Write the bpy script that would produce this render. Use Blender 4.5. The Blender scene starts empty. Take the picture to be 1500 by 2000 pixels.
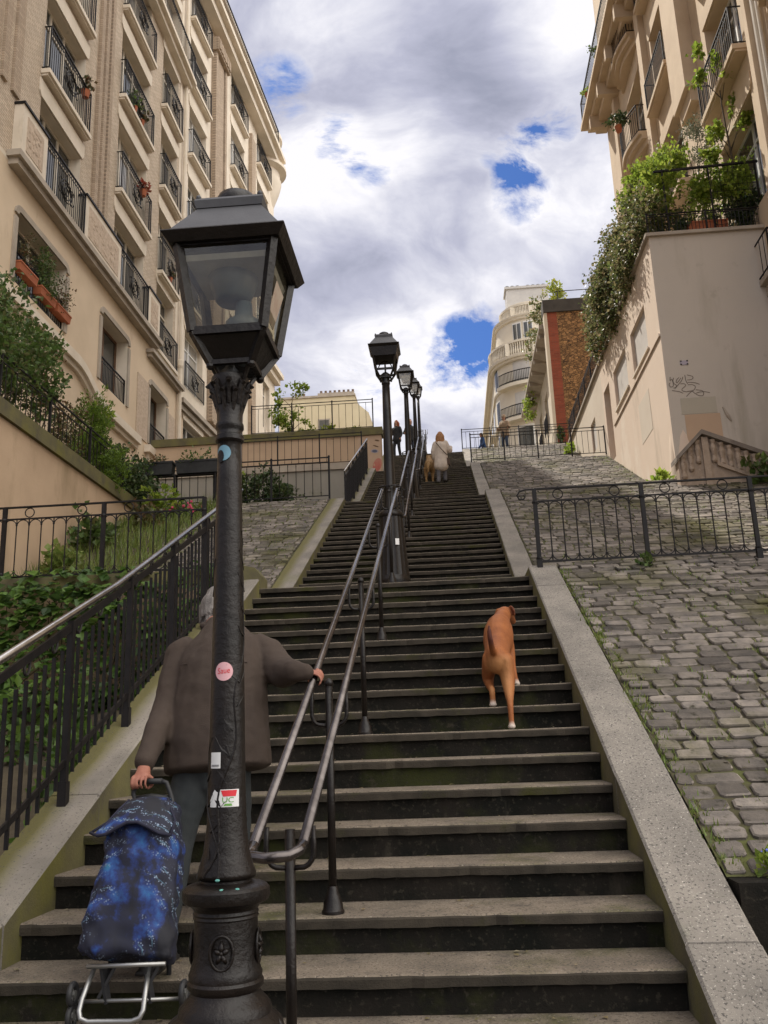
import bpy, math, random
from mathutils import Vector, Matrix
R_ = random.Random(7)
PI = math.pi
scene = bpy.context.scene
COL = scene.collection
# ------------------------------------------------------------ constants of the place
S = 0.16; RUN = 0.3445; D0 = 3.9447; H0 = -0.8925       # rise, going, first edge of the stairs
LAND = 1.8354
PER_Y = 19 * RUN + LAND; PER_Z = 20 * S                  # one flight of 20 steps with its landing
XL, XR, XC = -2.03, 0.85, -0.60
E1 = D0 + 16 * RUN; Z1 = H0 + 16 * S                     # edge of the first landing above the camera
SL = S / RUN
def nose(y):                                             # nosing line of the flight that holds y, flat on landings
    k = math.floor((y - (E1 + LAND)) / PER_Y) + 1
    y0 = E1 + LAND + (k - 1) * PER_Y
    z0 = Z1 + S + (k - 1) * PER_Z
    return z0 + min(max((y - y0) / RUN, -1), 19) * S if y - y0 < 19 * RUN else z0 + 19 * S
# ------------------------------------------------------------ object helpers
def tag(o, label=None, cat=None, group=None, kind=None):
    if label: o['label'] = label
    if cat: o['category'] = cat
    if group: o['group'] = group
    if kind: o['kind'] = kind
    return o
def thing(name, loc, label, cat, group=None):
    o = bpy.data.objects.new(name, None); COL.objects.link(o)
    o.location = loc; o.empty_display_size = .2
    return tag(o, label, cat, group)
def rootloc(o):
    while o.parent is not None: o = o.parent
    return Vector(o.location)
def link(name, me, parent=None):
    o = bpy.data.objects.new(name, me); COL.objects.link(o)
    if parent is not None: o.parent = parent
    return o
def dup(root, off, label, group=None):
    def cp(o, par):
        c = o.copy(); COL.objects.link(c); c.parent = par
        for ch in [x for x in kids.get(o, [])]: cp(ch, c)
        return c
    kids = {}
    for o in bpy.data.objects:
        if o.parent is not None: kids.setdefault(o.parent, []).append(o)
    r = cp(root, None)
    r.location = Vector(root.location) + Vector(off); r['label'] = label
    if group: r['group'] = group
    return r
class MB:
    def __init__(s): s.v = []; s.f = []; s.m = []; s.cur = 0
    def add(s, vs, fs):
        b = len(s.v); s.v += [tuple(p) for p in vs]
        for f in fs: s.f.append([b + i for i in f]); s.m.append(s.cur)
    def quad(s, a, b, c, d): s.add([a, b, c, d], [(0, 1, 2, 3)])
    def box8(s, p):   # p: 8 corners, bottom 4 ccw then top 4 ccw
        s.add(p, [(3, 2, 1, 0), (4, 5, 6, 7), (0, 1, 5, 4), (1, 2, 6, 5), (2, 3, 7, 6), (3, 0, 4, 7)])
    def box(s, x0, x1, y0, y1, z0, z1):
        s.box8([(x0, y0, z0), (x1, y0, z0), (x1, y1, z0), (x0, y1, z0), (x0, y0, z1), (x1, y0, z1), (x1, y1, z1), (x0, y1, z1)])
    def bar(s, a, b, w, h=None, up=(0, 0, 1)):
        a = Vector(a); b = Vector(b); t = (b - a).normalized(); u = Vector(up)
        if abs(t.dot(u)) > .98: u = Vector((0, 1, 0))
        sd = t.cross(u).normalized(); u = sd.cross(t); h = h or w
        sd = sd * w / 2; u = u * h / 2
        s.box8([a - sd - u, a + sd - u, b + sd - u, b - sd - u, a - sd + u, a + sd + u, b + sd + u, b - sd + u])
    def tube(s, pts, r, n=8, closed=False, cap=True):
        pts = [Vector(p) for p in pts]; m = len(pts)
        rs = r if isinstance(r, (list, tuple)) else [r] * m
        up = None; rings = []
        for i in range(m):
            a = pts[i - 1] if (i > 0 or closed) else pts[i]
            b = pts[(i + 1) % m] if (i < m - 1 or closed) else pts[i]
            t = (b - a).normalized()
            if up is None:
                up = Vector((0, 0, 1)) if abs(t.z) < .9 else Vector((1, 0, 0))
            up = (up - t * up.dot(t)).normalized(); sd = t.cross(up)
            rings.append([pts[i] + (up * math.cos(2 * PI * k / n) + sd * math.sin(2 * PI * k / n)) * rs[i] for k in range(n)])
        vs = [p for q in rings for p in q]; fs = []
        for i in range(m if closed else m - 1):
            j = (i + 1) % m
            for k in range(n):
                fs.append((i * n + k, j * n + k, j * n + (k + 1) % n, i * n + (k + 1) % n))
        if cap and not closed:
            fs.append(tuple(range(n))); fs.append(tuple((m - 1) * n + k for k in reversed(range(n))))
        s.add(vs, fs)
    def lathe(s, prof, c, n=20, flute=None):   # prof: (r, z)
        vs = []; fs = []
        for r, z in prof:
            for k in range(n):
                rr = r * (1 - flute * (k % 2)) if flute and r > .05 else r
                vs.append((c[0] + rr * math.cos(2 * PI * k / n), c[1] + rr * math.sin(2 * PI * k / n), c[2] + z))
        for i in range(len(prof) - 1):
            for k in range(n):
                fs.append((i * n + k, i * n + (k + 1) % n, (i + 1) * n + (k + 1) % n, (i + 1) * n + k))
        fs.append(tuple(reversed(range(n)))); fs.append(tuple((len(prof) - 1) * n + k for k in range(n)))
        s.add(vs, fs)
    def frust(s, c, h0, z0, h1, z1, caps=True):     # square frustum, half sizes
        p = [(c[0] + sx * h, c[1] + sy * h, z) for h, z in ((h0, z0), (h1, z1)) for sx, sy in ((-1, -1), (1, -1), (1, 1), (-1, 1))]
        fs = [(0, 1, 5, 4), (1, 2, 6, 5), (2, 3, 7, 6), (3, 0, 4, 7)]
        if caps: fs += [(3, 2, 1, 0), (4, 5, 6, 7)]
        s.add(p, fs)
    def prism(s, poly, a, b, ax=0):          # polygon in two coordinates extruded along axis ax from a to b
        def P(q, t):
            return (t, q[0], q[1]) if ax == 0 else ((q[0], t, q[1]) if ax == 1 else (q[0], q[1], t))
        n = len(poly); vs = [P(q, a) for q in poly] + [P(q, b) for q in poly]
        fs = [tuple(range(n)), tuple(reversed(range(n, 2 * n)))] + [(i, i + n, (i + 1) % n + n, (i + 1) % n) for i in range(n)]
        s.add(vs, fs)
    def ball(s, c, r, n=8):
        rr = r if isinstance(r, (tuple, list)) else (r, r, r); vs = []; fs = []; m = n // 2 + 1
        for i in range(m + 1):
            a = PI * i / m
            for k in range(n):
                vs.append((c[0] + rr[0] * math.sin(a) * math.cos(2 * PI * k / n), c[1] + rr[1] * math.sin(a) * math.sin(2 * PI * k / n), c[2] + rr[2] * math.cos(a)))
        for i in range(m):
            for k in range(n): fs.append((i * n + k, (i + 1) * n + k, (i + 1) * n + (k + 1) % n, i * n + (k + 1) % n))
        s.add(vs, fs)
    def mesh(s, name, mats, off=(0, 0, 0), smooth=False):
        me = bpy.data.meshes.new(name)
        me.from_pydata([(p[0] - off[0], p[1] - off[1], p[2] - off[2]) for p in s.v], [], s.f)
        for m in (mats if isinstance(mats, (list, tuple)) else [mats]): me.materials.append(m)
        me.polygons.foreach_set('material_index', s.m)
        if smooth: me.polygons.foreach_set('use_smooth', [True] * len(me.polygons))
        me.update(); return me
    def build(s, name, mats, parent=None, smooth=False, auto=None):
        off = rootloc(parent) if parent is not None else (0, 0, 0)
        me = s.mesh(name, mats, off, smooth or auto is not None)
        if auto is not None: me.set_sharp_from_angle(angle=math.radians(auto))
        return link(name, me, parent)
# ------------------------------------------------------------ organic bodies: lofts fused into one skin
def tube_loft(mb, pts, side=(1, 0, 0), n=12, sub=5, cap0=1.0):
    P = [Vector(p[:3]) for p in pts]; RX = [p[3] for p in pts]; RY = [p[4] if len(p) > 4 else p[3] for p in pts]
    m = len(P); Q = []
    def cr(a, b, c, d, t):
        return .5 * ((2 * b) + (c - a) * t + (2 * a - 5 * b + 4 * c - d) * t * t + (3 * b - a - 3 * c + d) * t ** 3)
    for i in range(m - 1):
        g = lambda L, j: L[min(max(j, 0), m - 1)]
        for k in range(sub):
            t = k / sub
            Q.append((cr(g(P, i - 1), g(P, i), g(P, i + 1), g(P, i + 2), t), max(.002, cr(g(RX, i - 1), g(RX, i), g(RX, i + 1), g(RX, i + 2), t)), max(.002, cr(g(RY, i - 1), g(RY, i), g(RY, i + 1), g(RY, i + 2), t))))
    Q.append((P[-1], RX[-1], RY[-1]))
    t0 = (Q[1][0] - Q[0][0]).normalized(); t1 = (Q[-1][0] - Q[-2][0]).normalized()
    r0 = min(Q[0][1], Q[0][2]); r1 = min(Q[-1][1], Q[-1][2])
    A = [(Q[0][0] - t0 * r0 * cap0 * math.sin(a), Q[0][1] * math.cos(a), Q[0][2] * math.cos(a)) for a in (1.4, 1.0, .5)]
    B = [(Q[-1][0] + t1 * r1 * math.sin(a), Q[-1][1] * math.cos(a), Q[-1][2] * math.cos(a)) for a in (.5, 1.0, 1.4)]
    Q = A + Q + B; vs = []; fs = []; sd0 = Vector(side)
    for i, (p, rx, ry) in enumerate(Q):
        t = (Q[min(i + 1, len(Q) - 1)][0] - Q[max(i - 1, 0)][0]).normalized()
        a = sd0 - t * sd0.dot(t)
        a = a.normalized() if a.length > 1e-3 else Vector((0, 1, 0)); b = t.cross(a)
        for k in range(n): vs.append(p + a * rx * math.cos(2 * PI * k / n) + b * ry * math.sin(2 * PI * k / n))
    for i in range(len(Q) - 1):
        for k in range(n): fs.append((i * n + k, i * n + (k + 1) % n, (i + 1) * n + (k + 1) % n, (i + 1) * n + k))
    fs.append(tuple(reversed(range(n)))); fs.append(tuple((len(Q) - 1) * n + k for k in range(n)))
    mb.add(vs, fs)
def organic(name, mb, voxel, mat, parent, smooth=4, bumps=None):
    off = rootloc(parent)
    me = mb.mesh(name + '_src', mat, off)
    o = bpy.data.objects.new('tmp', me); COL.objects.link(o)
    m = o.modifiers.new('r', 'REMESH'); m.mode = 'VOXEL'; m.voxel_size = voxel
    if smooth:
        q = o.modifiers.new('s', 'SMOOTH'); q.factor = .5; q.iterations = smooth
    if bumps:
        tx = bpy.data.textures.new('folds', 'CLOUDS'); tx.noise_scale = bumps[0]
        d = o.modifiers.new('d', 'DISPLACE'); d.texture = tx; d.strength = bumps[1]; d.mid_level = .5
    dg = bpy.context.evaluated_depsgraph_get(); dg.update()
    r = bpy.data.meshes.new_from_object(o.evaluated_get(dg), depsgraph=dg); r.name = name
    bpy.data.objects.remove(o); bpy.data.meshes.remove(me)
    r.materials.clear(); r.materials.append(mat)
    r.polygons.foreach_set('use_smooth', [True] * len(r.polygons)); r.polygons.foreach_set('material_index', [0] * len(r.polygons))
    return link(name, r, parent)
def text_mesh(txt, size):
    cu = bpy.data.curves.new('t', 'FONT'); cu.body = txt; cu.size = size; cu.align_x = 'CENTER'; cu.align_y = 'CENTER'
    o = bpy.data.objects.new('t', cu); COL.objects.link(o)
    dg = bpy.context.evaluated_depsgraph_get(); dg.update()
    me = bpy.data.meshes.new_from_object(o.evaluated_get(dg), depsgraph=dg)
    vs = [tuple(v.co) for v in me.vertices]; fs = [list(p.vertices) for p in me.polygons]
    bpy.data.objects.remove(o); bpy.data.meshes.remove(me); bpy.data.curves.remove(cu)
    return vs, fs
# ------------------------------------------------------------ materials
def _new(name):
    m = bpy.data.materials.new(name); m.use_nodes = True
    nt = m.node_tree; nt.nodes.clear()
    out = nt.nodes.new('ShaderNodeOutputMaterial'); b = nt.nodes.new('ShaderNodeBsdfPrincipled')
    nt.links.new(b.outputs[0], out.inputs[0]); return m, nt, b, out
def _noise(nt, vec, scale, detail=5, rough=.6):
    n = nt.nodes.new('ShaderNodeTexNoise'); n.inputs['Scale'].default_value = scale; n.inputs['Detail'].default_value = detail
    n.inputs['Roughness'].default_value = rough; nt.links.new(vec, n.inputs['Vector']); return n.outputs[0]
def _ramp(nt, fac, a, b):
    r = nt.nodes.new('ShaderNodeMapRange'); r.inputs[1].default_value = a; r.inputs[2].default_value = b
    nt.links.new(fac, r.inputs[0]); return r.outputs[0]
def _mix(nt, fac, a, b, mode='MIX'):
    m = nt.nodes.new('ShaderNodeMix'); m.data_type = 'RGBA'; m.blend_type = mode
    for sock, v in ((m.inputs[0], fac), (m.inputs[6], a), (m.inputs[7], b)):
        if isinstance(v, (int, float)): sock.default_value = v
        elif isinstance(v, tuple): sock.default_value = v + (1,) if len(v) == 3 else v
        else: nt.links.new(v, sock)
    return m.outputs[2]
def M(name, c1, c2=None, scale=3, rough=.8, bump=0, bscale=60, island=0, metal=0, spots=(), stretch=(1, 1, 1), spec=.3, coat=0, pattern=None, lo=.35, hi=.65):
    """spots: (colour, scale, low, high[, stretch]) patches of another colour over the base"""
    m, nt, b, out = _new(name)
    tc = nt.nodes.new('ShaderNodeTexCoord').outputs['Object']
    def vec(st):
        if st == (1, 1, 1): return tc
        mp = nt.nodes.new('ShaderNodeMapping'); mp.inputs['Scale'].default_value = st; nt.links.new(tc, mp.inputs[0]); return mp.outputs[0]
    col = _mix(nt, _ramp(nt, _noise(nt, vec(stretch), scale), lo, hi), c1, c2 or c1)
    bumph = None
    if pattern: col, bumph = pattern(nt, tc, col)
    for sp in spots:
        col = _mix(nt, _ramp(nt, _noise(nt, vec(sp[4] if len(sp) > 4 else (1, 1, 1)), sp[1], 6, .65), sp[2], sp[3]), col, sp[0])
    if island:
        g = nt.nodes.new('ShaderNodeNewGeometry')
        v = nt.nodes.new('ShaderNodeMapRange'); v.inputs[3].default_value = 1 - island; v.inputs[4].default_value = 1 + island
        nt.links.new(g.outputs['Random Per Island'], v.inputs[0])
        h = nt.nodes.new('ShaderNodeHueSaturation'); nt.links.new(v.outputs[0], h.inputs['Value']); nt.links.new(col, h.inputs['Color']); col = h.outputs[0]
    nt.links.new(col, b.inputs['Base Color'])
    b.inputs['Roughness'].default_value = rough; b.inputs['Metallic'].default_value = metal
    b.inputs['Specular IOR Level'].default_value = spec
    if coat: b.inputs['Coat Weight'].default_value = coat
    if bump or bumph is not None:
        bp = nt.nodes.new('ShaderNodeBump'); bp.inputs['Strength'].default_value = bump or .3; bp.inputs['Distance'].default_value = .01
        hgt = _noise(nt, tc, bscale, 6, .65)
        if bumph is not None:
            a = nt.nodes.new('ShaderNodeMath'); a.operation = 'MULTIPLY_ADD'; a.inputs[1].default_value = .4
            nt.links.new(hgt, a.inputs[0]); nt.links.new(bumph, a.inputs[2]); hgt = a.outputs[0]
        nt.links.new(hgt, bp.inputs['Height']); nt.links.new(bp.outputs[0], b.inputs['Normal'])
    return m
def brick_pat(c_mortar, w, h, axes='YZ', m=.012, var=.25):
    def f(nt, tc, col):
        sx = nt.nodes.new('ShaderNodeSeparateXYZ'); nt.links.new(tc, sx.inputs[0])
        cb = nt.nodes.new('ShaderNodeCombineXYZ'); nt.links.new(sx.outputs[axes[0]], cb.inputs[0]); nt.links.new(sx.outputs[axes[1]], cb.inputs[1])
        bt = nt.nodes.new('ShaderNodeTexBrick'); bt.inputs['Scale'].default_value = 1; bt.inputs['Brick Width'].default_value = w; bt.inputs['Row Height'].default_value = h
        bt.inputs['Mortar Size'].default_value = m; bt.inputs['Mortar Smooth'].default_value = .2
        bt.inputs['Color1'].default_value = (1, 1, 1, 1); bt.inputs['Color2'].default_value = (1 - var, 1 - var, 1 - var, 1); bt.inputs['Mortar'].default_value = (1, 1, 1, 1)
        nt.links.new(cb.outputs[0], bt.inputs['Vector'])
        c = _mix(nt, 1.0, col, bt.outputs['Color'], 'MULTIPLY')
        inv = nt.nodes.new('ShaderNodeMath'); inv.operation = 'SUBTRACT'; inv.inputs[0].default_value = 1; nt.links.new(bt.outputs['Fac'], inv.inputs[1])
        return _mix(nt, bt.outputs['Fac'], c, c_mortar), inv.outputs[0]
    return f
def rubble_pat(c_mortar):
    def f(nt, tc, col):
        mp = nt.nodes.new('ShaderNodeMapping'); mp.inputs['Scale'].default_value = (2.6, 2.6, 4.2); nt.links.new(tc, mp.inputs[0])
        v = nt.nodes.new('ShaderNodeTexVoronoi'); v.feature = 'DISTANCE_TO_EDGE'; nt.links.new(mp.outputs[0], v.inputs['Vector']); v.inputs['Scale'].default_value = 2.6
        v2 = nt.nodes.new('ShaderNodeTexVoronoi'); nt.links.new(mp.outputs[0], v2.inputs['Vector']); v2.inputs['Scale'].default_value = 2.6
        bw = nt.nodes.new('ShaderNodeSeparateColor'); nt.links.new(v2.outputs['Color'], bw.inputs[0])
        h = nt.nodes.new('ShaderNodeHueSaturation'); nt.links.new(_ramp2(nt, bw.outputs[0], .55, 1.35), h.inputs['Value']); nt.links.new(col, h.inputs['Color'])
        f_ = _ramp(nt, v.outputs['Distance'], .02, .09)
        return _mix(nt, f_, c_mortar, h.outputs[0]), f_
    return f
def _ramp2(nt, fac, a, b):
    r = nt.nodes.new('ShaderNodeMapRange'); r.inputs[3].default_value = a; r.inputs[4].default_value = b; nt.links.new(fac, r.inputs[0]); return r.outputs[0]
def leafmat(name, cols, trans=.35, rough=.45):
    m, nt, b, out = _new(name)
    g = nt.nodes.new('ShaderNodeNewGeometry').outputs['Random Per Island']
    cr = nt.nodes.new('ShaderNodeValToRGB'); cr.color_ramp.interpolation = 'LINEAR'
    el = cr.color_ramp.elements
    while len(el) < len(cols): el.new(.5)
    for i, c in enumerate(cols): el[i].position = i / max(1, len(cols) - 1); el[i].color = c + (1,)
    nt.links.new(g, cr.inputs[0]); nt.links.new(cr.outputs[0], b.inputs['Base Color'])
    b.inputs['Roughness'].default_value = rough; b.inputs['Specular IOR Level'].default_value = .4
    t = nt.nodes.new('ShaderNodeBsdfTranslucent'); nt.links.new(cr.outputs[0], t.inputs[0])
    mx = nt.nodes.new('ShaderNodeMixShader'); mx.inputs[0].default_value = trans
    nt.links.new(b.outputs[0], mx.inputs[1]); nt.links.new(t.outputs[0], mx.inputs[2]); nt.links.new(mx.outputs[0], out.inputs[0])
    return m
def glassmat(name, tint, clear, rough=.08, dirt=(.25, .24, .2), dirtamt=.25):
    m, nt, b, out = _new(name); nt.nodes.remove(b)
    tr = nt.nodes.new('ShaderNodeBsdfTransparent'); tr.inputs[0].default_value = tint + (1,)
    gl = nt.nodes.new('ShaderNodeBsdfGlossy'); gl.inputs['Roughness'].default_value = rough
    df = nt.nodes.new('ShaderNodeBsdfDiffuse'); df.inputs[0].default_value = dirt + (1,)
    tc = nt.nodes.new('ShaderNodeTexCoord').outputs['Object']
    m1 = nt.nodes.new('ShaderNodeMixShader'); m1.inputs[0].default_value = 1 - clear
    m2 = nt.nodes.new('ShaderNodeMixShader')
    nt.links.new(_ramp2(nt, _ramp(nt, _noise(nt, tc, 14), .4, .75), dirtamt * .4, min(1, dirtamt * 2.2)), m2.inputs[0])
    nt.links.new(tr.outputs[0], m1.inputs[1]); nt.links.new(gl.outputs[0], m1.inputs[2])
    nt.links.new(m1.outputs[0], m2.inputs[1]); nt.links.new(df.outputs[0], m2.inputs[2]); nt.links.new(m2.outputs[0], out.inputs[0])
    return m
MOSS = (.055, .065, .018); MOSSY = (.11, .105, .03)
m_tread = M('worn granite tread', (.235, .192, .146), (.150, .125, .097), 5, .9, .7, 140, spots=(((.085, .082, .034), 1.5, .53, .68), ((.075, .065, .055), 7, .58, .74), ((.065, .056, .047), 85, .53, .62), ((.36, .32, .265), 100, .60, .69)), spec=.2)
m_riser = M('damp stone riser with painted shade', (.0075, .008, .0065), (.019, .016, .013), 4, .9, .5, 70, spots=(((.034, .038, .011), 1.2, .52, .68), ((.065, .053, .038), 5, .64, .78), ((.05, .043, .032), 3.0, .60, .76, (1, 1, .3)), ((.036, .032, .024), 40, .56, .67)), spec=.12)  # near-black stone: damp and moss, plus riser shade put into the colour
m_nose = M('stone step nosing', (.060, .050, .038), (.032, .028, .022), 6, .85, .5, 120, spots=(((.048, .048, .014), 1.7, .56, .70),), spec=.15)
m_kerb = M('speckled granite kerb', (.27, .243, .208), (.175, .159, .138), 2.2, .85, .5, 160, spots=(((.075, .068, .062), 70, .55, .62), ((.55, .51, .45), 90, .60, .67), ((.17, .165, .12), 1.3, .60, .78)), island=.06)
m_kerbside = M('mossy kerb side', (.155, .14, .06), (.10, .088, .055), 3, .9, .4, 60, spots=(((.16, .15, .04), 1.8, .5, .7),))
m_cobble = M('granite setts', (.195, .168, .142), (.118, .104, .092), 9, .85, .8, 45, island=.5, spots=(((.075, .07, .028), .8, .48, .66), ((.22, .185, .15), 2.3, .66, .76), ((.06, .058, .058), 1.7, .58, .72), ((.05, .046, .03), 13, .58, .70)), spec=.2)
m_joint = M('mossy sett joints', (.060, .056, .024), (.085, .072, .045), 2.5, .95, .6, 40, spots=(((.10, .115, .028), 1.4, .5, .7),))
m_soil = M('damp soil', (.05, .04, .028), (.08, .065, .04), 3, .95, .6, 30)
m_iron = M('black brown painted iron', (.008, .0075, .008), (.015, .0125, .012), 12, .5, .15, 60, spec=.22)
m_lampiron = M('dark brown lamp iron', (.0055, .0042, .0036), (.0125, .009, .0075), 7, .33, .4, 45, spec=.30, spots=(((.032, .023, .018), 16, .66, .78),))
m_hood = M('grey lamp hood metal', (.05, .05, .055), (.075, .075, .08), 5, .45, .1, 60, spec=.4)
m_steel = M('worn steel rail', (.125, .110, .105), (.065, .056, .053), 8, .2, .05, 60, metal=.85, spec=.6)
m_silver = M('silver steel handrail', (.42, .41, .41), (.30, .29, .29), 8, .25, .05, 60, metal=1)
m_plaster = M('tan render', (.655, .53, .39), (.58, .465, .335), .7, .9, .25, 50, spots=(((.38, .28, .18), 1.1, .62, .85, (1, 1, .35)),))
m_stone = M('pale dressed stone', (.71, .63, .525), (.62, .545, .44), 1.4, .85, .3, 40, spots=(((.34, .28, .21), 2.0, .64, .85, (1, 1, .3)),))
m_brick = M('pale buff brick', (.61, .51, .40), (.53, .435, .335), 1.2, .9, .3, 80, pattern=brick_pat((.33, .26, .19), .22, .07, 'YZ', .010, .22))
m_brickdk = M('brown buff brick', (.50, .39, .29), (.43, .335, .245), 1.2, .9, .3, 80, pattern=brick_pat((.27, .21, .155), .22, .07, 'YZ', .010, .25))
m_peb = M('relief panel stone', (.56, .45, .35), (.42, .33, .25), 14, .9, .9, 25)
m_ledge = M('weathered ledge stone', (.42, .365, .30), (.32, .275, .225), 2, .85, .3, 40)
m_pink = M('peach wall render', (.55, .405, .28), (.455, .33, .225), .6, .9, .3, 40, spots=(((.30, .225, .135), .9, .56, .78, (1, 1, .35)), ((.19, .17, .09), 1.4, .66, .86)))
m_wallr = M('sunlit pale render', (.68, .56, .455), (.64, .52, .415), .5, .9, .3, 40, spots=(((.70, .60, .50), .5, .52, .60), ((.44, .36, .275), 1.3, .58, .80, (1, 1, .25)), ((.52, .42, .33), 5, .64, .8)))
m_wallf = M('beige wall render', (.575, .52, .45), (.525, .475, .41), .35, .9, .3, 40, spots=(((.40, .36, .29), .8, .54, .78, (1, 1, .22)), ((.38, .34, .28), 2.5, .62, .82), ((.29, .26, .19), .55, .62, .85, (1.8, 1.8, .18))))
m_patch1 = M('ochre repair paint', (.54, .39, .27), (.50, .36, .25), 1, .9, .2, 40)
m_patch2 = M('grey green repair paint', (.47, .43, .35), (.45, .41, .33), 1, .9, .2, 40)
m_wframe = M('cream window paint', (.62, .56, .46), (.55, .49, .40), 5, .6)
m_wframew = M('white window paint', (.72, .71, .68), (.66, .65, .62), 5, .5)
m_wwood = M('brown window wood', (.18, .10, .055), (.13, .07, .04), 8, .6)
m_glass = M('dark window glass', (.035, .04, .042), (.06, .062, .06), 1.5, .06, spec=.8, island=.5)
m_curtain = M('curtained window glass', (.36, .34, .30), (.28, .26, .23), 6, .12, spec=.7, stretch=(6, 6, .3))
m_shut = M('pale grey shutter', (.52, .50, .47), (.46, .44, .42), 4, .6)
m_slate = M('zinc roof', (.22, .23, .25), (.28, .285, .30), 2, .5, .1, 20)
m_terra = M('terracotta', (.40, .13, .06), (.33, .10, .045), 5, .75, .2, 60)
m_blackbox = M('black plastic', (.018, .018, .018), (.03, .03, .03), 6, .5)
m_bark = M('thin bark', (.12, .09, .06), (.07, .055, .04), 10, .9, .5, 60)
m_white = M('white paint', (.75, .74, .72), None, 3, .6)

# ------------------------------------------------------------ camera
def make_camera():
    pitch, yaw, roll = 0.252085, -0.069129, -0.036692
    cp, sp, cy, sy = math.cos(pitch), math.sin(pitch), math.cos(yaw), math.sin(yaw)
    f = Vector((sy * cp, cy * cp, sp)); r = Vector((cy, -sy, 0)); u = r.cross(f)
    c, s = math.cos(roll), math.sin(roll)
    r2 = c * r + s * u; u2 = -s * r + c * u
    cam = bpy.data.cameras.new('camera'); o = bpy.data.objects.new('camera', cam); COL.objects.link(o)
    o.matrix_world = Matrix(((r2.x, u2.x, -f.x, 0), (r2.y, u2.y, -f.y, 0), (r2.z, u2.z, -f.z, 0), (0, 0, 0, 1)))
    cam.sensor_fit = 'VERTICAL'; cam.sensor_height = 36; cam.lens = 36 * 1759.9 / 2000
    cam.clip_start = .05; cam.clip_end = 3000; scene.camera = o
make_camera()
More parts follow.
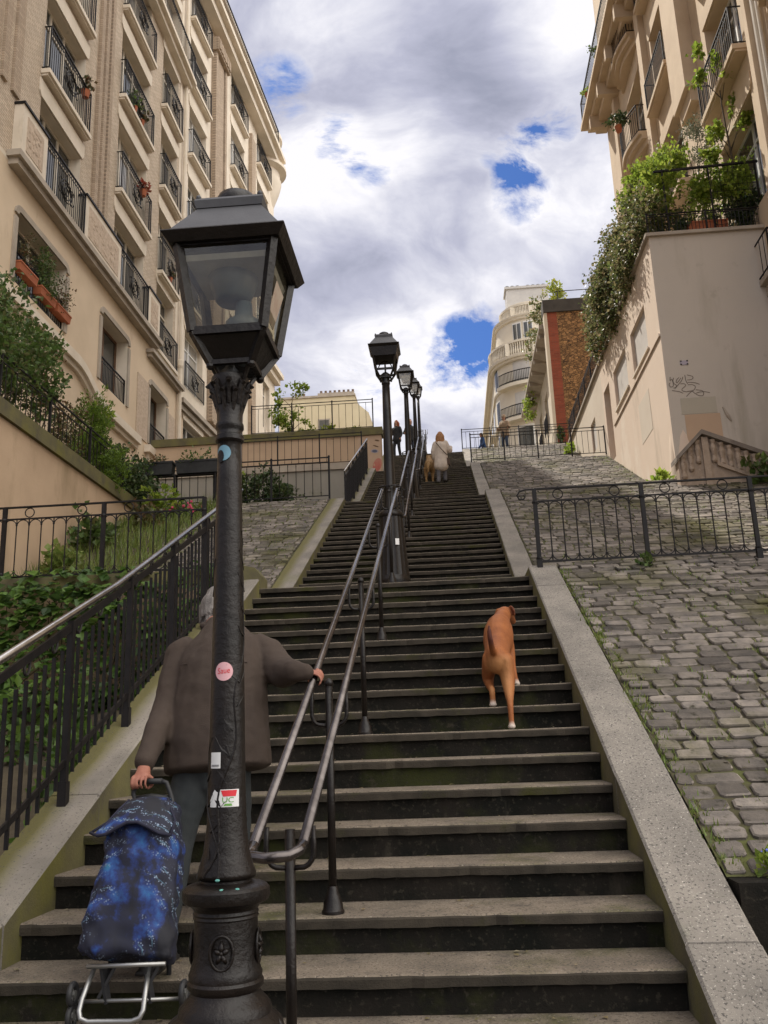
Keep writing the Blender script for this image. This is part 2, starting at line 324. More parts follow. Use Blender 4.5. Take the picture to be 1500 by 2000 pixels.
# ------------------------------------------------------------ light: sun over the hill top and a broken cloudy sky
SUN_DIR = Vector((-1.0, 1.6, 2.45)).normalized()
def make_light():
    l = bpy.data.lights.new('sun', 'SUN'); l.energy = 5.0; l.angle = math.radians(.5); l.color = (1, .93, .82)
    o = bpy.data.objects.new('sun', l); COL.objects.link(o)
    o.rotation_euler = SUN_DIR.to_track_quat('Z', 'Y').to_euler()
    w = bpy.data.worlds.new('World'); scene.world = w; w.use_nodes = True; nt = w.node_tree; nt.nodes.clear()
    out = nt.nodes.new('ShaderNodeOutputWorld'); bg = nt.nodes.new('ShaderNodeBackground'); bg.inputs[1].default_value = .1
    nt.links.new(bg.outputs[0], out.inputs[0])
    sky = nt.nodes.new('ShaderNodeTexSky'); sky.sky_type = 'NISHITA'; sky.sun_disc = False
    sky.sun_elevation = math.asin(SUN_DIR.z); sky.sun_rotation = math.atan2(SUN_DIR.x, SUN_DIR.y) % (2 * PI)
    sky.air_density = 1.0; sky.dust_density = .6; sky.ozone_density = 2.0
    tc = nt.nodes.new('ShaderNodeTexCoord').outputs['Generated']
    sx = nt.nodes.new('ShaderNodeSeparateXYZ'); nt.links.new(tc, sx.inputs[0])
    def math_(op, a, b=None, c=None):
        n = nt.nodes.new('ShaderNodeMath'); n.operation = op
        for i, v in enumerate((a, b, c)):
            if v is None: continue
            if isinstance(v, (int, float)): n.inputs[i].default_value = v
            else: nt.links.new(v, n.inputs[i])
        return n.outputs[0]
    # cloud layer: direction projected on a high plane so that clouds flatten towards the horizon
    zz = math_('ADD', math_('MAXIMUM', sx.outputs[2], 0), .32)
    cb = nt.nodes.new('ShaderNodeCombineXYZ')
    nt.links.new(math_('DIVIDE', sx.outputs[0], zz), cb.inputs[0]); nt.links.new(math_('DIVIDE', sx.outputs[1], zz), cb.inputs[1])
    nt.links.new(math_('MULTIPLY', sx.outputs[2], 1.0), cb.inputs[2])
    warp = nt.nodes.new('ShaderNodeTexNoise'); warp.inputs['Scale'].default_value = 2.2; warp.inputs['Detail'].default_value = 3; nt.links.new(cb.outputs[0], warp.inputs['Vector'])
    vm = nt.nodes.new('ShaderNodeVectorMath'); vm.operation = 'MULTIPLY_ADD'; vm.inputs[1].default_value = (.35, .35, .2)
    nt.links.new(warp.outputs['Color'], vm.inputs[0]); nt.links.new(cb.outputs[0], vm.inputs[2])
    cv = vm.outputs[0]
    dens = _noise(nt, cv, 4.2, 9, .58)
    # openings of blue sky and bright rims: lobes round world directions
    def lobe(d, width):
        d = Vector(d).normalized()
        dp = nt.nodes.new('ShaderNodeVectorMath'); dp.operation = 'DOT_PRODUCT'; dp.inputs[1].default_value = d; nt.links.new(tc, dp.inputs[0])
        return _ramp(nt, dp.outputs['Value'], math.cos(width), 1.0)
    holes = None
    for d, wd, amt in HOLES:
        h = math_('MULTIPLY', lobe(d, wd), amt)
        holes = h if holes is None else math_('ADD', holes, h)
    bright = None
    for d, wd, amt in BRIGHTS:
        h = math_('MULTIPLY', lobe(d, wd), amt)
        bright = h if bright is None else math_('ADD', bright, h)
    brk = _ramp2(nt, _ramp(nt, _noise(nt, cv, 9.0, 9, .66), .36, .64), .05, 1.9)
    holes = math_('MULTIPLY', holes, brk)
    cover = _ramp(nt, math_('SUBTRACT', math_('ADD', dens, .36), holes), .36, .68)
    shade = math_('ADD', math_('MULTIPLY_ADD', _noise(nt, cv, 2.9, 9, .58), 1.7, -.34), bright)
    rim = _ramp(nt, math_('SUBTRACT', math_('ADD', dens, .36), holes), .86, .55)     # thin edges shine
    cr = nt.nodes.new('ShaderNodeValToRGB'); el = cr.color_ramp.elements
    cols = [(.30, (3.1, 3.25, 4.2)), (.46, (4.5, 4.6, 5.7)), (.60, (6.3, 6.35, 7.2)), (.74, (8.6, 8.5, 8.9))]
    while len(el) < len(cols): el.new(.5)
    for e, (p, c) in zip(el, cols): e.position = p; e.color = c + (1,)
    nt.links.new(math_('ADD', shade, math_('MULTIPLY', rim, .10)), cr.inputs[0])
    # extra bright sky area added out of view to fill the shaded facades
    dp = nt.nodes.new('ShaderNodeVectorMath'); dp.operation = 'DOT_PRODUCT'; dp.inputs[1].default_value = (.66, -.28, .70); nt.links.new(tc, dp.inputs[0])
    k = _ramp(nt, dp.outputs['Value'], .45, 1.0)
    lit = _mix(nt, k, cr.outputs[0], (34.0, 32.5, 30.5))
    bl = _mix(nt, 1.0, sky.outputs[0], (.34, .54, .92), 'MULTIPLY')
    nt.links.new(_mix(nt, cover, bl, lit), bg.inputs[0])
# direction, half width (radians), how far it opens the cloud
HOLES = [((-.142, .758, .637), .040, .34), ((-.089, .796, .598), .04, .30), ((-.055, .815, .575), .03, .25), ((.088, .808, .582), .042, .27), ((.098, .832, .548), .042, .34), ((.130, .791, .598), .04, .32), ((.022, .914, .404), .056, .37), ((.052, .905, .424), .045, .31), ((-.074, .911, .407), .05, .42), ((.11, .93, .33), .06, .30), ((-.8, .3, .5), .25, .4), ((.75, .1, .6), .22, .4)]
BRIGHTS = [((.153, .738, .657), .09, .16), ((-.062, .761, .646), .12, .10), ((-.122, .804, .582), .08, .12), ((.025, .927, .374), .15, .13), ((-.12, .913, .39), .06, .06), ((.12, .845, .53), .09, .12), ((-.03, .80, .60), .10, .12), ((-.10, .885, .455), .12, -.07), ((.04, .815, .575), .06, -.08), ((.05, .73, .68), .10, -.06), ((.02, .87, .49), .08, -.02)]
make_light()
scene.view_settings.view_transform = 'Standard'; scene.view_settings.look = 'None'; scene.view_settings.exposure = 0.22; scene.view_settings.gamma = 1
scene.cycles.use_denoising = True
scene.cycles.max_bounces = 8; scene.cycles.transparent_max_bounces = 12
scene.cycles.diffuse_bounces = 5; scene.cycles.glossy_bounces = 4
# ------------------------------------------------------------ ground
def ground():
    mb = MB()
    ys = [-300, -60, -8, -2.5, 1.0, 9.6, 18.2, 26.6, 34.9, 36, 120, 320]
    def gz(y):
        if y < -2.5: return -3.6
        if y > 34.8: return 10.9
        return min(nose(y) - 1.0, 10.9)
    xs = [-300, -60, -14, -9, -3, 0, 3, 9, 14, 60, 300]
    vs = [(x, y, gz(y)) for y in ys for x in xs]; n = len(xs)
    mb.add(vs, [(j * n + i, j * n + i + 1, (j + 1) * n + i + 1, (j + 1) * n + i) for j in range(len(ys) - 1) for i in range(n - 1)])
    tag(mb.build('ground', m_soil), kind='structure')
    top = MB(); top.box(-2.35, 30, 34.95, 70, 10.95, Z1 + 3 * PER_Z)
    tag(top.build('hilltop_pavement', m_cobble), kind='structure')
ground()
# ------------------------------------------------------------ stairs
def flight_mesh():
    """one flight of twenty steps in world place of the first flight, ending in the landing above it"""
    mb = MB(); rr = random.Random(3); NX = 56; ov = .035
    for i in range(-3, 17):
        y = D0 + i * RUN; z = H0 + i * S
        back = y + (RUN if i < 16 else LAND) + ov
        ph = rr.random() * 9
        rows = []
        for k in range(NX + 1):
            x = XL + (XR - XL) * k / NX
            e = .005 * math.sin(x * 3 + ph) + rr.uniform(-.003, .003) + (rr.uniform(.008, .020) if rr.random() < .05 else 0)
            dz = -.006 * math.exp(-((x - .25) / .7) ** 2) - .005 * math.exp(-((x + 1.3) / .5) ** 2) + rr.uniform(-.0012, .0012)
            rows.append([(x, back, z), (x, y + .10, z + dz * .6), (x, y + .014 + e, z + dz), (x, y + .004 + e, z - .006 + dz), (x, y + e, z - .018), (x, y + .002 + e, z - .052 + rr.uniform(-.002, .002)), (x, y + ov, z - .056), (x, y + ov, z - S - .02)])
        nr = len(rows[0]); b = [p for r in rows for p in r]
        for q in range(nr - 1):
            fs = [(k * nr + q, k * nr + q + 1, (k + 1) * nr + q + 1, (k + 1) * nr + q) for k in range(NX)]
            fs = [tuple(reversed(f)) for f in fs] if False else fs
            base = len(mb.v)
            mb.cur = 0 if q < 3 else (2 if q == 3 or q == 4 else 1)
            used = b if q == 0 else None
            if q == 0: mb.v += b; st = base
            for f in fs: mb.f.append([st + t for t in f]); mb.m.append(mb.cur)
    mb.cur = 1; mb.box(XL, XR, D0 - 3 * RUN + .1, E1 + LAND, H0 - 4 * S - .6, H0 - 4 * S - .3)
    return mb
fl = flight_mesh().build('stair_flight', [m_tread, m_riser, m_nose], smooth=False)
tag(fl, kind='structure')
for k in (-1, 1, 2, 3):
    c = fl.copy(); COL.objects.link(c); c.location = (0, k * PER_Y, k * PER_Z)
# ------------------------------------------------------------ granite kerbs, block after block
def moss_edge(nt, tc, col):
    sx = nt.nodes.new('ShaderNodeSeparateXYZ'); nt.links.new(tc, sx.inputs[0])
    a = nt.nodes.new('ShaderNodeMath'); a.operation = 'MULTIPLY_ADD'; a.inputs[1].default_value = .16; nt.links.new(_noise(nt, tc, 2.2, 5), a.inputs[0]); nt.links.new(sx.outputs[0], a.inputs[2])
    return _mix(nt, _ramp(nt, a.outputs[0], -2.06, -2.16), col, (.13, .118, .045)), None
m_kerbmoss = M('granite kerb with a mossy edge', (.27, .243, .208), (.175, .159, .138), 2.2, .85, .5, 160, spots=(((.075, .068, .062), 70, .58, .66), ((.17, .165, .10), 1.3, .60, .78)), pattern=moss_edge)
def kerb(name, x0, x1, y_a, y_b, inner, h=.10, seed=1):
    mb = MB(); rr = random.Random(seed); y = y_a
    brk = sorted([E1 + k * PER_Y for k in range(-1, 4)] + [E1 + LAND + k * PER_Y for k in range(-1, 4)])
    def zt(yy): 
        return nose(yy) + h
    while y < y_b - .05:
        ln = rr.uniform(.95, 1.35); e = min(y + ln, y_b)
        for q in brk:
            if y + .1 < q < e: e = q
        g = .004; j = rr.uniform(-.004, .004); b = .012
        za, zb = zt(y + 1e-4) + j, zt(e - 1e-4) + j
        xa, xb = x0 + rr.uniform(-.003, .003), x1 + rr.uniform(-.003, .003)
        for part, prof in ((0, [(xa, -b), (xa + b, 0), (xb - b, 0), (xb, -b)]),):
            A = [(px, y + g, za + pz) for px, pz in prof]; Bq = [(px, e - g, zb + pz) for px, pz in prof]
            A = [(xa, y + g, za - .9)] + A + [(xb, y + g, za - .9)]; Bq = [(xa, e - g, zb - .9)] + Bq + [(xb, e - g, zb - .9)]
            n = 6; base = len(mb.v); mb.v += A + Bq
            for i in range(n - 1):
                mb.f.append([base + i, base + i + 1, base + n + i + 1, base + n + i]); mb.m.append(1 if (i == 0 or i == n - 2) else 0)
            mb.f.append([base + i for i in range(n)]); mb.m.append(0); mb.f.append([base + n + i for i in reversed(range(n))]); mb.m.append(0)
        y = e
    return tag(mb.build(name, [m_kerb if x0 > 0 else m_kerbmoss, m_kerbside]), kind='structure')
kerb('kerb', XR, 1.142, .2, 34.9, 0, seed=4)
kerb('kerb', XL - .29, XL, .2, 34.9, 1, seed=9)
# ------------------------------------------------------------ cobbled ramps: every sett is modelled
def sett_ramp(name, x0, x1, y0, y1, zf, seed, lx=.205, ly=.125, sub=-.010):
    rr = random.Random(seed); mb = MB()
    def P(x, y, h):
        d = (zf(y + .05) - zf(y - .05)) / .1; L = math.hypot(1, d)
        return (x, y - h * d / L, zf(y) + h / L)
    y = y0; row = 0
    while y < y1:
        w = ly * rr.uniform(.9, 1.12); x = x0 + (0 if row % 2 else -.1) - rr.random() * .08
        while x < x1:
            l = lx * rr.uniform(.72, 1.28); a, b = max(x, x0), min(x + l, x1)
            if b - a > .05:
                g = .011; ax, bx, ay, by = a + g, b - g, y + g, y + w - g
                c = min(.016, (bx - ax) * .2); hh = rr.uniform(-.008, .008); tx = rr.uniform(-.03, .03); ty = rr.uniform(-.05, .05)
                j = lambda: rr.uniform(-.005, .005)
                ring = [(ax + c, ay), (bx - c, ay), (bx, ay + c), (bx, by - c), (bx - c, by), (ax + c, by), (ax, by - c), (ax, ay + c)]
                ring = [(p + j(), q + j()) for p, q in ring]; mx, my = (ax + bx) / 2, (ay + by) / 2
                def T(p, q, h): return P(p, q, h + hh + (p - mx) * tx + (q - my) * ty)
                vs = [T(p, q, -.03) for p, q in ring] + [T(p, q, .002) for p, q in ring] + [T(mx + (p - mx) * .91, my + (q - my) * .87, .0095) for p, q in ring] + [T(mx, my, .0105 + rr.uniform(-.003, .002))]
                fs = []
                for k in range(8):
                    n = (k + 1) % 8
                    fs += [(k, n, 8 + n, 8 + k), (8 + k, 8 + n, 16 + n, 16 + k), (16 + k, 16 + n, 24)]
                mb.add(vs, fs)
            x += l
        y += w; row += 1
    mb.cur = 1
    n = max(2, int((y1 - y0) / .4)); m = 14
    vs = [(x0 + (x1 - x0) * i / m, y0 + (y1 - y0) * k / n, zf(y0 + (y1 - y0) * k / n) + sub + rr.uniform(-.006, .006)) for k in range(n + 1) for i in range(m + 1)]
    mb.add(vs, [(k * (m + 1) + i, k * (m + 1) + i + 1, (k + 1) * (m + 1) + i + 1, (k + 1) * (m + 1) + i) for k in range(n) for i in range(m)])
    o = mb.build(name, [m_cobble, m_joint], auto=30); return tag(o, kind='structure')
kz = lambda y: nose(y) + .085
sett_ramp('cobbled_ramp', 1.155, 6.6, 4.36, 9.5, kz, 11)
sett_ramp('cobbled_ramp', 1.155, 5.0, 9.5, 19.6, kz, 12, .22, .15)
sett_ramp('cobbled_ramp', 5.0, 8.6, 9.5, 18.0, lambda y: nose(min(y, 17.8)) + .085, 16, .22, .15)
sett_ramp('cobbled_ramp', 1.155, 4.95, 19.6, 34.9, kz, 13, .24, .17)
sett_ramp('cobbled_ramp', -4.9, XL - .30, 9.75, 17.84, kz, 14, .22, .15)
# front end of the lowest ramp and the sunken yard beside it
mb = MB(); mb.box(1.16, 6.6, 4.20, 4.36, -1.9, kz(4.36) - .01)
tag(mb.build('ramp_end_kerb', m_riser), kind='structure')  # near-black face paints the darkness of the hole at this corner
mb = MB(); mb.box(1.15, 8, -3, 4.20, -2.4, -2.2); mb.box(-9, XL - .3, -3, 9.3, -2.2, -2.0)
tag(mb.build('yard_ground', m_soil), kind='structure')
mb = MB(); mb.box(-9.6, XL - .3, 17.84, 26.0, 4.4, 4.93)
tag(mb.build('garden_ground', m_soil), kind='structure')
mb = MB(); mb.box(-9.6, XL - .3, 26.3, 28, 7.5, 8.25); mb.box(-9.6, XL - .3, 28.3, 47, 9.4, 10.0)
tag(mb.build('upper_garden_ground', m_soil), kind='structure')
# planted bank between the terrace wall and the cobbles
mb = MB(); rr = random.Random(5); nx, ny = 10, 24
vs = [(-6.1 + 1.35 * i / nx, 9.6 + 8.2 * j / ny, kz(9.6 + 8.2 * j / ny) + .02 + .05 * (1 - i / nx) + rr.uniform(-.03, .03)) for j in range(ny + 1) for i in range(nx + 1)]
mb.add(vs, [(j * (nx + 1) + i, j * (nx + 1) + i + 1, (j + 1) * (nx + 1) + i + 1, (j + 1) * (nx + 1) + i) for j in range(ny) for i in range(nx)])
tag(mb.build('planted_bank', m_soil, smooth=True), kind='structure')
# ------------------------------------------------------------ street lamps
m_lampglass = glassmat('dusty lantern glass', (.62, .61, .55), .92, .03, (.22, .19, .13), .07)
m_frost = glassmat('frosted lantern glass', (.92, .92, .88), .85, .3, (.70, .68, .60), .30)
m_dishin = M('grey blue lamp fitting', (.12, .17, .20), (.17, .19, .19), 8, .35, spec=.5)
m_whitefit = M('white lamp reflector', (.55, .54, .50), (.42, .42, .40), 9, .4)
m_verdi = M('turquoise paint fleck', (.12, .34, .29), (.09, .26, .24), 20, .7)
def lantern(root, c, ze, s, glass=True, style=0):
    """square lantern, ze = height of the eaves, s = scale; c = (x, y)"""
    x, y = c; C = (x, y)
    Z = lambda d: ze + d * s
    lan = MB()
    # frame: corner bars, bottom frame, tray rim
    top, bot, tip = .150 * s, .110 * s, .064 * s
    for sx, sy in ((-1, -1), (1, -1), (1, 1), (-1, 1)):
        lan.bar((x + sx * top, y + sy * top, Z(-.02)), (x + sx * bot, y + sy * bot, Z(-.305)), .024 * s, .024 * s, (sx, sy, 0))
        lan.bar((x + sx * bot, y + sy * bot, Z(-.305)), (x + sx * tip, y + sy * tip, Z(-.395)), .019 * s, .019 * s, (sx, sy, 0))
        lan.ball((x + sx * tip, y + sy * tip, Z(-.402)), .014 * s)
    for h, z, t in ((bot, -.305, .026), (tip, -.392, .015), (top, -.018, .036)):
        p = [(x - h, y - h, Z(z)), (x + h, y - h, Z(z)), (x + h, y + h, Z(z)), (x - h, y + h, Z(z))]
        for i in range(4): lan.bar(p[i], p[(i + 1) % 4], .016 * s, t * s)
    # curved arms down to the post
    for sx, sy in ((-1, -1), (1, -1), (1, 1), (-1, 1)):
        pts = []
        for k in range(9):
            t = k / 8; rr = bot * (1 - t) ** 1.3 + .030 * s * t
            pts.append((x + sx * rr, y + sy * rr, Z(-.31 - .15 * t)))
        lan.tube(pts, .0075 * s, 6)
    L = lan.build('lantern', m_lampiron, root)
    # tray panels under the glass
    tr = MB(); hs = [(bot, Z(-.316)), (tip, Z(-.388))]
    tr.frust(C, hs[1][0] - .004, hs[1][1], hs[0][0] - .004, hs[0][1], caps=False)
    if style == 0: tr.build('tray', m_lampiron, L)
    # hood: lip, sloped roof, rim, dome
    hd = MB(); hd.frust(C, .172 * s, Z(-.030), .193 * s, Z(.0)); hd.frust(C, .193 * s, Z(.0), .190 * s, Z(.005)); hd.build('eave', m_lampiron, L)  # darker iron than the hood paints the shade on the downward lip
    hd = MB()
    hd.frust(C, .176 * s, Z(.007), .102 * s, Z(.125)); hd.frust(C, .106 * s, Z(.125), .112 * s, Z(.150)); hd.frust(C, .112 * s, Z(.150), .106 * s, Z(.160))
    for sx in (-1, 1):
        for sy in (-1, 1): hd.ball((x + sx * .100 * s, y + sy * .100 * s, Z(.166)), .009 * s)
    hd.build('hood', m_hood, L)
    dm = MB(); dm.lathe([(.066 * s, .12), (.068 * s, .17), (.072 * s, .185), (.071 * s, .200), (.060 * s, .222), (.036 * s, .238), (.004, .243)], (x, y, ze), 18)
    d = dm.build('chimney_cap', m_lampiron, L, smooth=True); d.location = (0, 0, 0)
    if glass:
        for k, (ax, ay) in enumerate(((0, -1), (1, 0), (0, 1), (-1, 0))):
            g = MB(); px, py = -ay, ax; t2, b2 = top - .004, bot - .004
            g.quad((x + ax * t2 + px * t2, y + ay * t2 + py * t2, Z(-.03)), (x + ax * t2 - px * t2, y + ay * t2 - py * t2, Z(-.03)),
                   (x + ax * b2 - px * b2, y + ay * b2 - py * b2, Z(-.30)), (x + ax * b2 + px * b2, y + ay * b2 + py * b2, Z(-.30)))
            g.build('pane', m_lampglass if style == 0 else m_frost, L)
    ft = MB()
    if style == 0:
        ft.lathe([(.05, -.16), (.058, -.15), (.075, -.10), (.088, -.05), (.05, -.03)], (x - .01, y, ze), 16)
        ft.lathe([(.018, -.375), (.018, -.30), (.045, -.285), (.062, -.265), (.058, -.235), (.03, -.215), (.026, -.165), (.012, -.16)], (x + .025, y, ze), 14)
        ft.build('lamp_fitting', m_dishin, L, smooth=True)
        rf = MB(); rf.frust(C, .128 * s, Z(-.075), .135 * s, Z(-.058)); rf.build('reflector', m_whitefit, L)
    elif style == 1:
        ft.frust(C, .15 * s, Z(-.14), .172 * s, Z(-.02)); ft.build('dark_shade', m_lampiron, L)
        ar = MB(); ar.tube([(x - .085 * s * math.cos(a), y, Z(-.27 + .11 * math.sin(a))) for a in [PI * k / 10 for k in range(11)]], .007 * s, 5)
        ar.tube([(x, y - .085 * s * math.cos(a), Z(-.27 + .10 * math.sin(a))) for a in [PI * k / 10 for k in range(11)]], .007 * s, 5)
        ar.tube([(x, y, Z(-.16)), (x, y, Z(-.36))], .010 * s, 6); ar.build('arch_wire', m_lampiron, L)
    else:
        ft.frust(C, .05 * s, Z(-.2), .10 * s, Z(-.06)); ft.build('reflector', m_whitefit, L)
    return L
def vine(mb, prof, c, turns, z0, z1, rng, a0=0):
    def rad(z):
        for (r0, q0), (r1, q1) in zip(prof, prof[1:]):
            if q0 <= z <= q1: return r0 + (r1 - r0) * (z - q0) / max(1e-6, q1 - q0)
        return prof[-1][0]
    pts = []; n = int((z1 - z0) / .022)
    for k in range(n + 1):
        z = z0 + (z1 - z0) * k / n; a = a0 + turns * 2 * PI * k / n + .25 * math.sin(k * .5); r = rad(z) - .0006
        pts.append((c[0] + r * math.cos(a), c[1] + r * math.sin(a), c[2] + z))
    mb.tube(pts, [.0042 * (1 - .4 * k / n) for k in range(n + 1)], 6)
    for k in range(2, n, 3):
        z = z0 + (z1 - z0) * k / n; a = a0 + turns * 2 * PI * k / n
        for sgn in (-1, 1):
            if rng.random() < .25: continue
            ln = rng.uniform(.03, .06); wd = ln * .35; q = []
            for (u, v) in ((0, 0), (.35, 1), (1, .15), (.4, -.6)):
                zz = z + u * ln * .9 + v * wd * .3; rr = rad(zz) + .0016 + .003 * (1 if v == 0 else 0)
                aa = a + sgn * (u * ln * .75 + abs(v) * .0) / max(rr, .02) + v * wd * .4 / max(rr, .02)
                q.append((c[0] + rr * math.cos(aa), c[1] + rr * math.sin(aa), c[2] + zz))
            mb.add(q, [(0, 1, 2, 3)])
            q2 = [(p[0] - (p[0] - c[0]) * .12, p[1] - (p[1] - c[1]) * .12, p[2]) for p in q]
            mb.add(q + q2, [(i, (i + 1) % 4, (i + 1) % 4 + 4, i + 4) for i in range(4)])
def wrap(root, name, c, prof_r, ang, z, verts, faces, mats, label=None, lift=.0012):
    """lay flat marks (x across, y up, metres) round a round post of radius prof_r(z)"""
    mb = MB(); vs = []
    for x, y, *_ in verts:
        r = prof_r(z + y) + lift; a = ang + x / r
        vs.append((c[0] + r * math.cos(a), c[1] + r * math.sin(a), c[2] + z + y))
    mb.add(vs, faces); o = mb.build(name, mats, root)
    if label: o['label'] = label
    return o
def disc(r, n=24, rings=4, sx=1, sy=1):
    vs = [(0, 0)]; fs = []
    for j in range(1, rings + 1):
        for k in range(n): vs.append((sx * r * j / rings * math.cos(2 * PI * k / n), sy * r * j / rings * math.sin(2 * PI * k / n)))
    for k in range(n): fs.append((0, 1 + k, 1 + (k + 1) % n))
    for j in range(rings - 1):
        for k in range(n): fs.append((1 + j * n + k, 1 + (j + 1) * n + k, 1 + (j + 1) * n + (k + 1) % n, 1 + j * n + (k + 1) % n))
    return vs, fs
def grid(w, h, n=8, m=2):
    vs = [(-w / 2 + w * i / n, -h / 2 + h * j / m) for j in range(m + 1) for i in range(n + 1)]
    return vs, [(j * (n + 1) + i, j * (n + 1) + i + 1, (j + 1) * (n + 1) + i + 1, (j + 1) * (n + 1) + i) for j in range(m) for i in range(n)]
def near_lamp():
    z0 = H0 - 4 * S; c = (-.650, 2.60, 0.0)
    root = thing('street_lamp', (c[0], c[1], z0), 'tall brown lamp post with vine reliefs and stickers, in front of the old man', 'street lamp', 'street lamps along the stairs')
    b = MB()
    b.lathe([(.215, z0), (.215, z0 + .10), (.20, z0 + .13), (.185, z0 + .3), (.160, z0 + .55), (.150, z0 + .62), (.156, z0 + .70), (.158, -.75), (.154, -.705), (.142, -.685), (.124, -.672), (.121, -.655), (.113, -.645), (.094, -.625), (.092, -.617), (.101, -.606), (.102, -.595), (.097, -.588), (.0985, -.575), (.094, -.566), (.088, -.54), (.086, -.47), (.0855, -.44), (.089, -.436), (.086, -.430), (.089, -.425), (.086, -.418), (.092, -.408), (.115, -.396), (.119, -.385), (.118, -.366), (.111, -.358), (.100, -.353), (.070, -.348), (.070, -.342), (.080, -.336)], c, 32)
    for k in range(14):                      # gadroons on the bulb
        a = 2 * PI * k / 14
        b.ball((c[0] + .140 * math.cos(a), c[1] + .140 * math.sin(a), -.745), (.024, .024, .06), 8)
    B = b.build('base', m_lampiron, root, auto=35)
    prof = [(.0805, -.336), (.079, -.325), (.063, -.27), (.055, -.20), (.052, -.10), (.0495, .05), (.0455, .3), (.041, .6), (.0375, .80), (.0362, .925)]
    pr = lambda z: next((r0 + (r1 - r0) * (z - q0) / (q1 - q0) for (r0, q0), (r1, q1) in zip(prof, prof[1:]) if q0 <= z <= q1), .04)
    s_ = MB(); s_.lathe(prof, c, 28)
    sh = s_.build('post', m_lampiron, root, smooth=True)
    v = MB(); rng = random.Random(2)
    vine(v, prof, c, .62, -.33, .90, rng, -2.2); vine(v, prof, c, .5, -.33, .55, rng, .4); vine(v, prof, c, -.3, -.33, .05, rng, -1.6)
    v.build('vine_relief', m_lampiron, sh)
    for a in (-PI / 2 + .12, .05, PI / 2, PI):
        md = MB()     # rosette medallions on the drum
        cx, cy = c[0] + .0875 * math.cos(a), c[1] + .0875 * math.sin(a); t = (-math.sin(a), math.cos(a))
        P = lambda u, w, o: (cx + t[0] * u + math.cos(a) * o, cy + t[1] * u + math.sin(a) * o, -.512 + w)
        md.tube([P(.030 * math.cos(q), .042 * math.sin(q), .001) for q in [2 * PI * k / 20 for k in range(20)]], .0045, 6, closed=True)
        for k in range(5):
            q = PI / 2 + 2 * PI * k / 5
            md.tube([P(0, 0, .003), P(.011 * math.cos(q), .015 * math.sin(q), .006), P(.021 * math.cos(q), .030 * math.sin(q), .001)], [.004, .0075, .003], 6)
        md.ball(P(0, 0, .005), .006)
        md.build('medallion', m_lampiron, B, smooth=True)
    cp = MB(); cp.lathe([(.0375, .915), (.0435, .922), (.0435, .937), (.039, .942), (.0385, .955), (.0435, .962), (.0435, .975), (.039, .983), (.040, 1.01), (.043, 1.05), (.052, 1.09), (.060, 1.115), (.058, 1.13), (.040, 1.145), (.018, 1.165), (.012, 1.18)], c, 24)
    for j, (zb, rb, n) in enumerate(((1.085, .058, 9), (1.06, .05, 9))):
        for k in range(n):
            a = 2 * PI * (k + .5 * j) / n; ca, sa = math.cos(a), math.sin(a)
            cp.tube([(c[0] + ca * (rb - .016), c[1] + sa * (rb - .016), zb - .05), (c[0] + ca * (rb - .006), c[1] + sa * (rb - .006), zb), (c[0] + ca * (rb + .006), c[1] + sa * (rb + .006), zb + .022), (c[0] + ca * (rb + .013), c[1] + sa * (rb + .013), zb + .010)], [.006, .011, .010, .007], 7)
    cp.build('capital', m_lampiron, root, auto=40)
    L = lantern(root, (-.632, c[1]), 1.552, 1.0, True, 0)
    # stickers
    m_pk = M('pale pink sticker', (.62, .36, .38), (.58, .32, .35), 30, .5); m_rd = M('red sticker print', (.55, .03, .04), None, 3, .5)
    m_wt = M('white sticker', (.66, .66, .65), (.58, .58, .57), 40, .5); m_gy = M('grey sticker print', (.22, .22, .22), None, 3, .5)
    m_gn = M('green sticker print', (.12, .30, .06), None, 3, .5); m_bl = M('pale blue sticker', (.17, .32, .40), (.13, .26, .34), 12, .5)
    ax = -PI / 2 - .02
    o = wrap(root, 'sticker', c, pr, ax + .02, .217, *disc(.0265, 28, 4), m_pk, 'round pale pink sticker with red handwriting')
    vs, fs = text_mesh('Saue', .021); vs = [(x * .95 - y * .0, y * 1.1 + .0015 + x * .08, 0) for x, y, z in vs]
    mb = MB(); 
    def put(vs, fs, ang, z, mat, name, par, lift=.0022):
        mb = MB(); q = []
        for p in vs:
            r = pr(z + p[1]) + lift; a = ang + p[0] / r
            q.append((c[0] + r * math.cos(a), c[1] + r * math.sin(a), c[2] + z + p[1]))
        mb.add(q, fs); return mb.build(name, mat, par)
    put(vs, fs, ax + .02, .217, m_rd, 'handwriting', o)
    o = wrap(root, 'sticker', c, pr, ax - .42, -.027, *grid(.034, .043, 8, 3), m_wt, 'small white label with a grey line of print')
    put(*grid(.026, .005, 6, 1), ax - .42, -.041, m_gy, 'print', o)
    def torn(n=16):
        rng = random.Random(6); vs = []; fs = []
        for i in range(n + 1):
            x = -.044 + .088 * i / n; t = .022 if i > 5 else (.022 - .026 * abs(3.2 - i) / 3.2 * rng.uniform(.5, 1.2) if i != 3 else .022)
            vs += [(x, -.024), (x, max(-.012, t))]
        return vs, [(2 * i, 2 * i + 2, 2 * i + 3, 2 * i + 1) for i in range(n)]
    o = wrap(root, 'sticker', c, pr, ax + .10, -.127, *torn(), m_wt, 'torn white sticker with red top and green foot')
    def strip(pts, mat, name):     # polygon strip between two lines
        vs = []; n = 8
        for i in range(n + 1):
            t = i / n; vs += [(pts[0][0] + (pts[1][0] - pts[0][0]) * t, pts[0][1]), (pts[2][0] + (pts[3][0] - pts[2][0]) * t, pts[2][1])]
        put(vs, [(2 * i, 2 * i + 2, 2 * i + 3, 2 * i + 1) for i in range(n)], ax + .10, -.127, mat, name, o)
    strip([(-.002, .004), (.034, .004), (-.008, .020), (.038, .020)], m_rd, 'red_print')
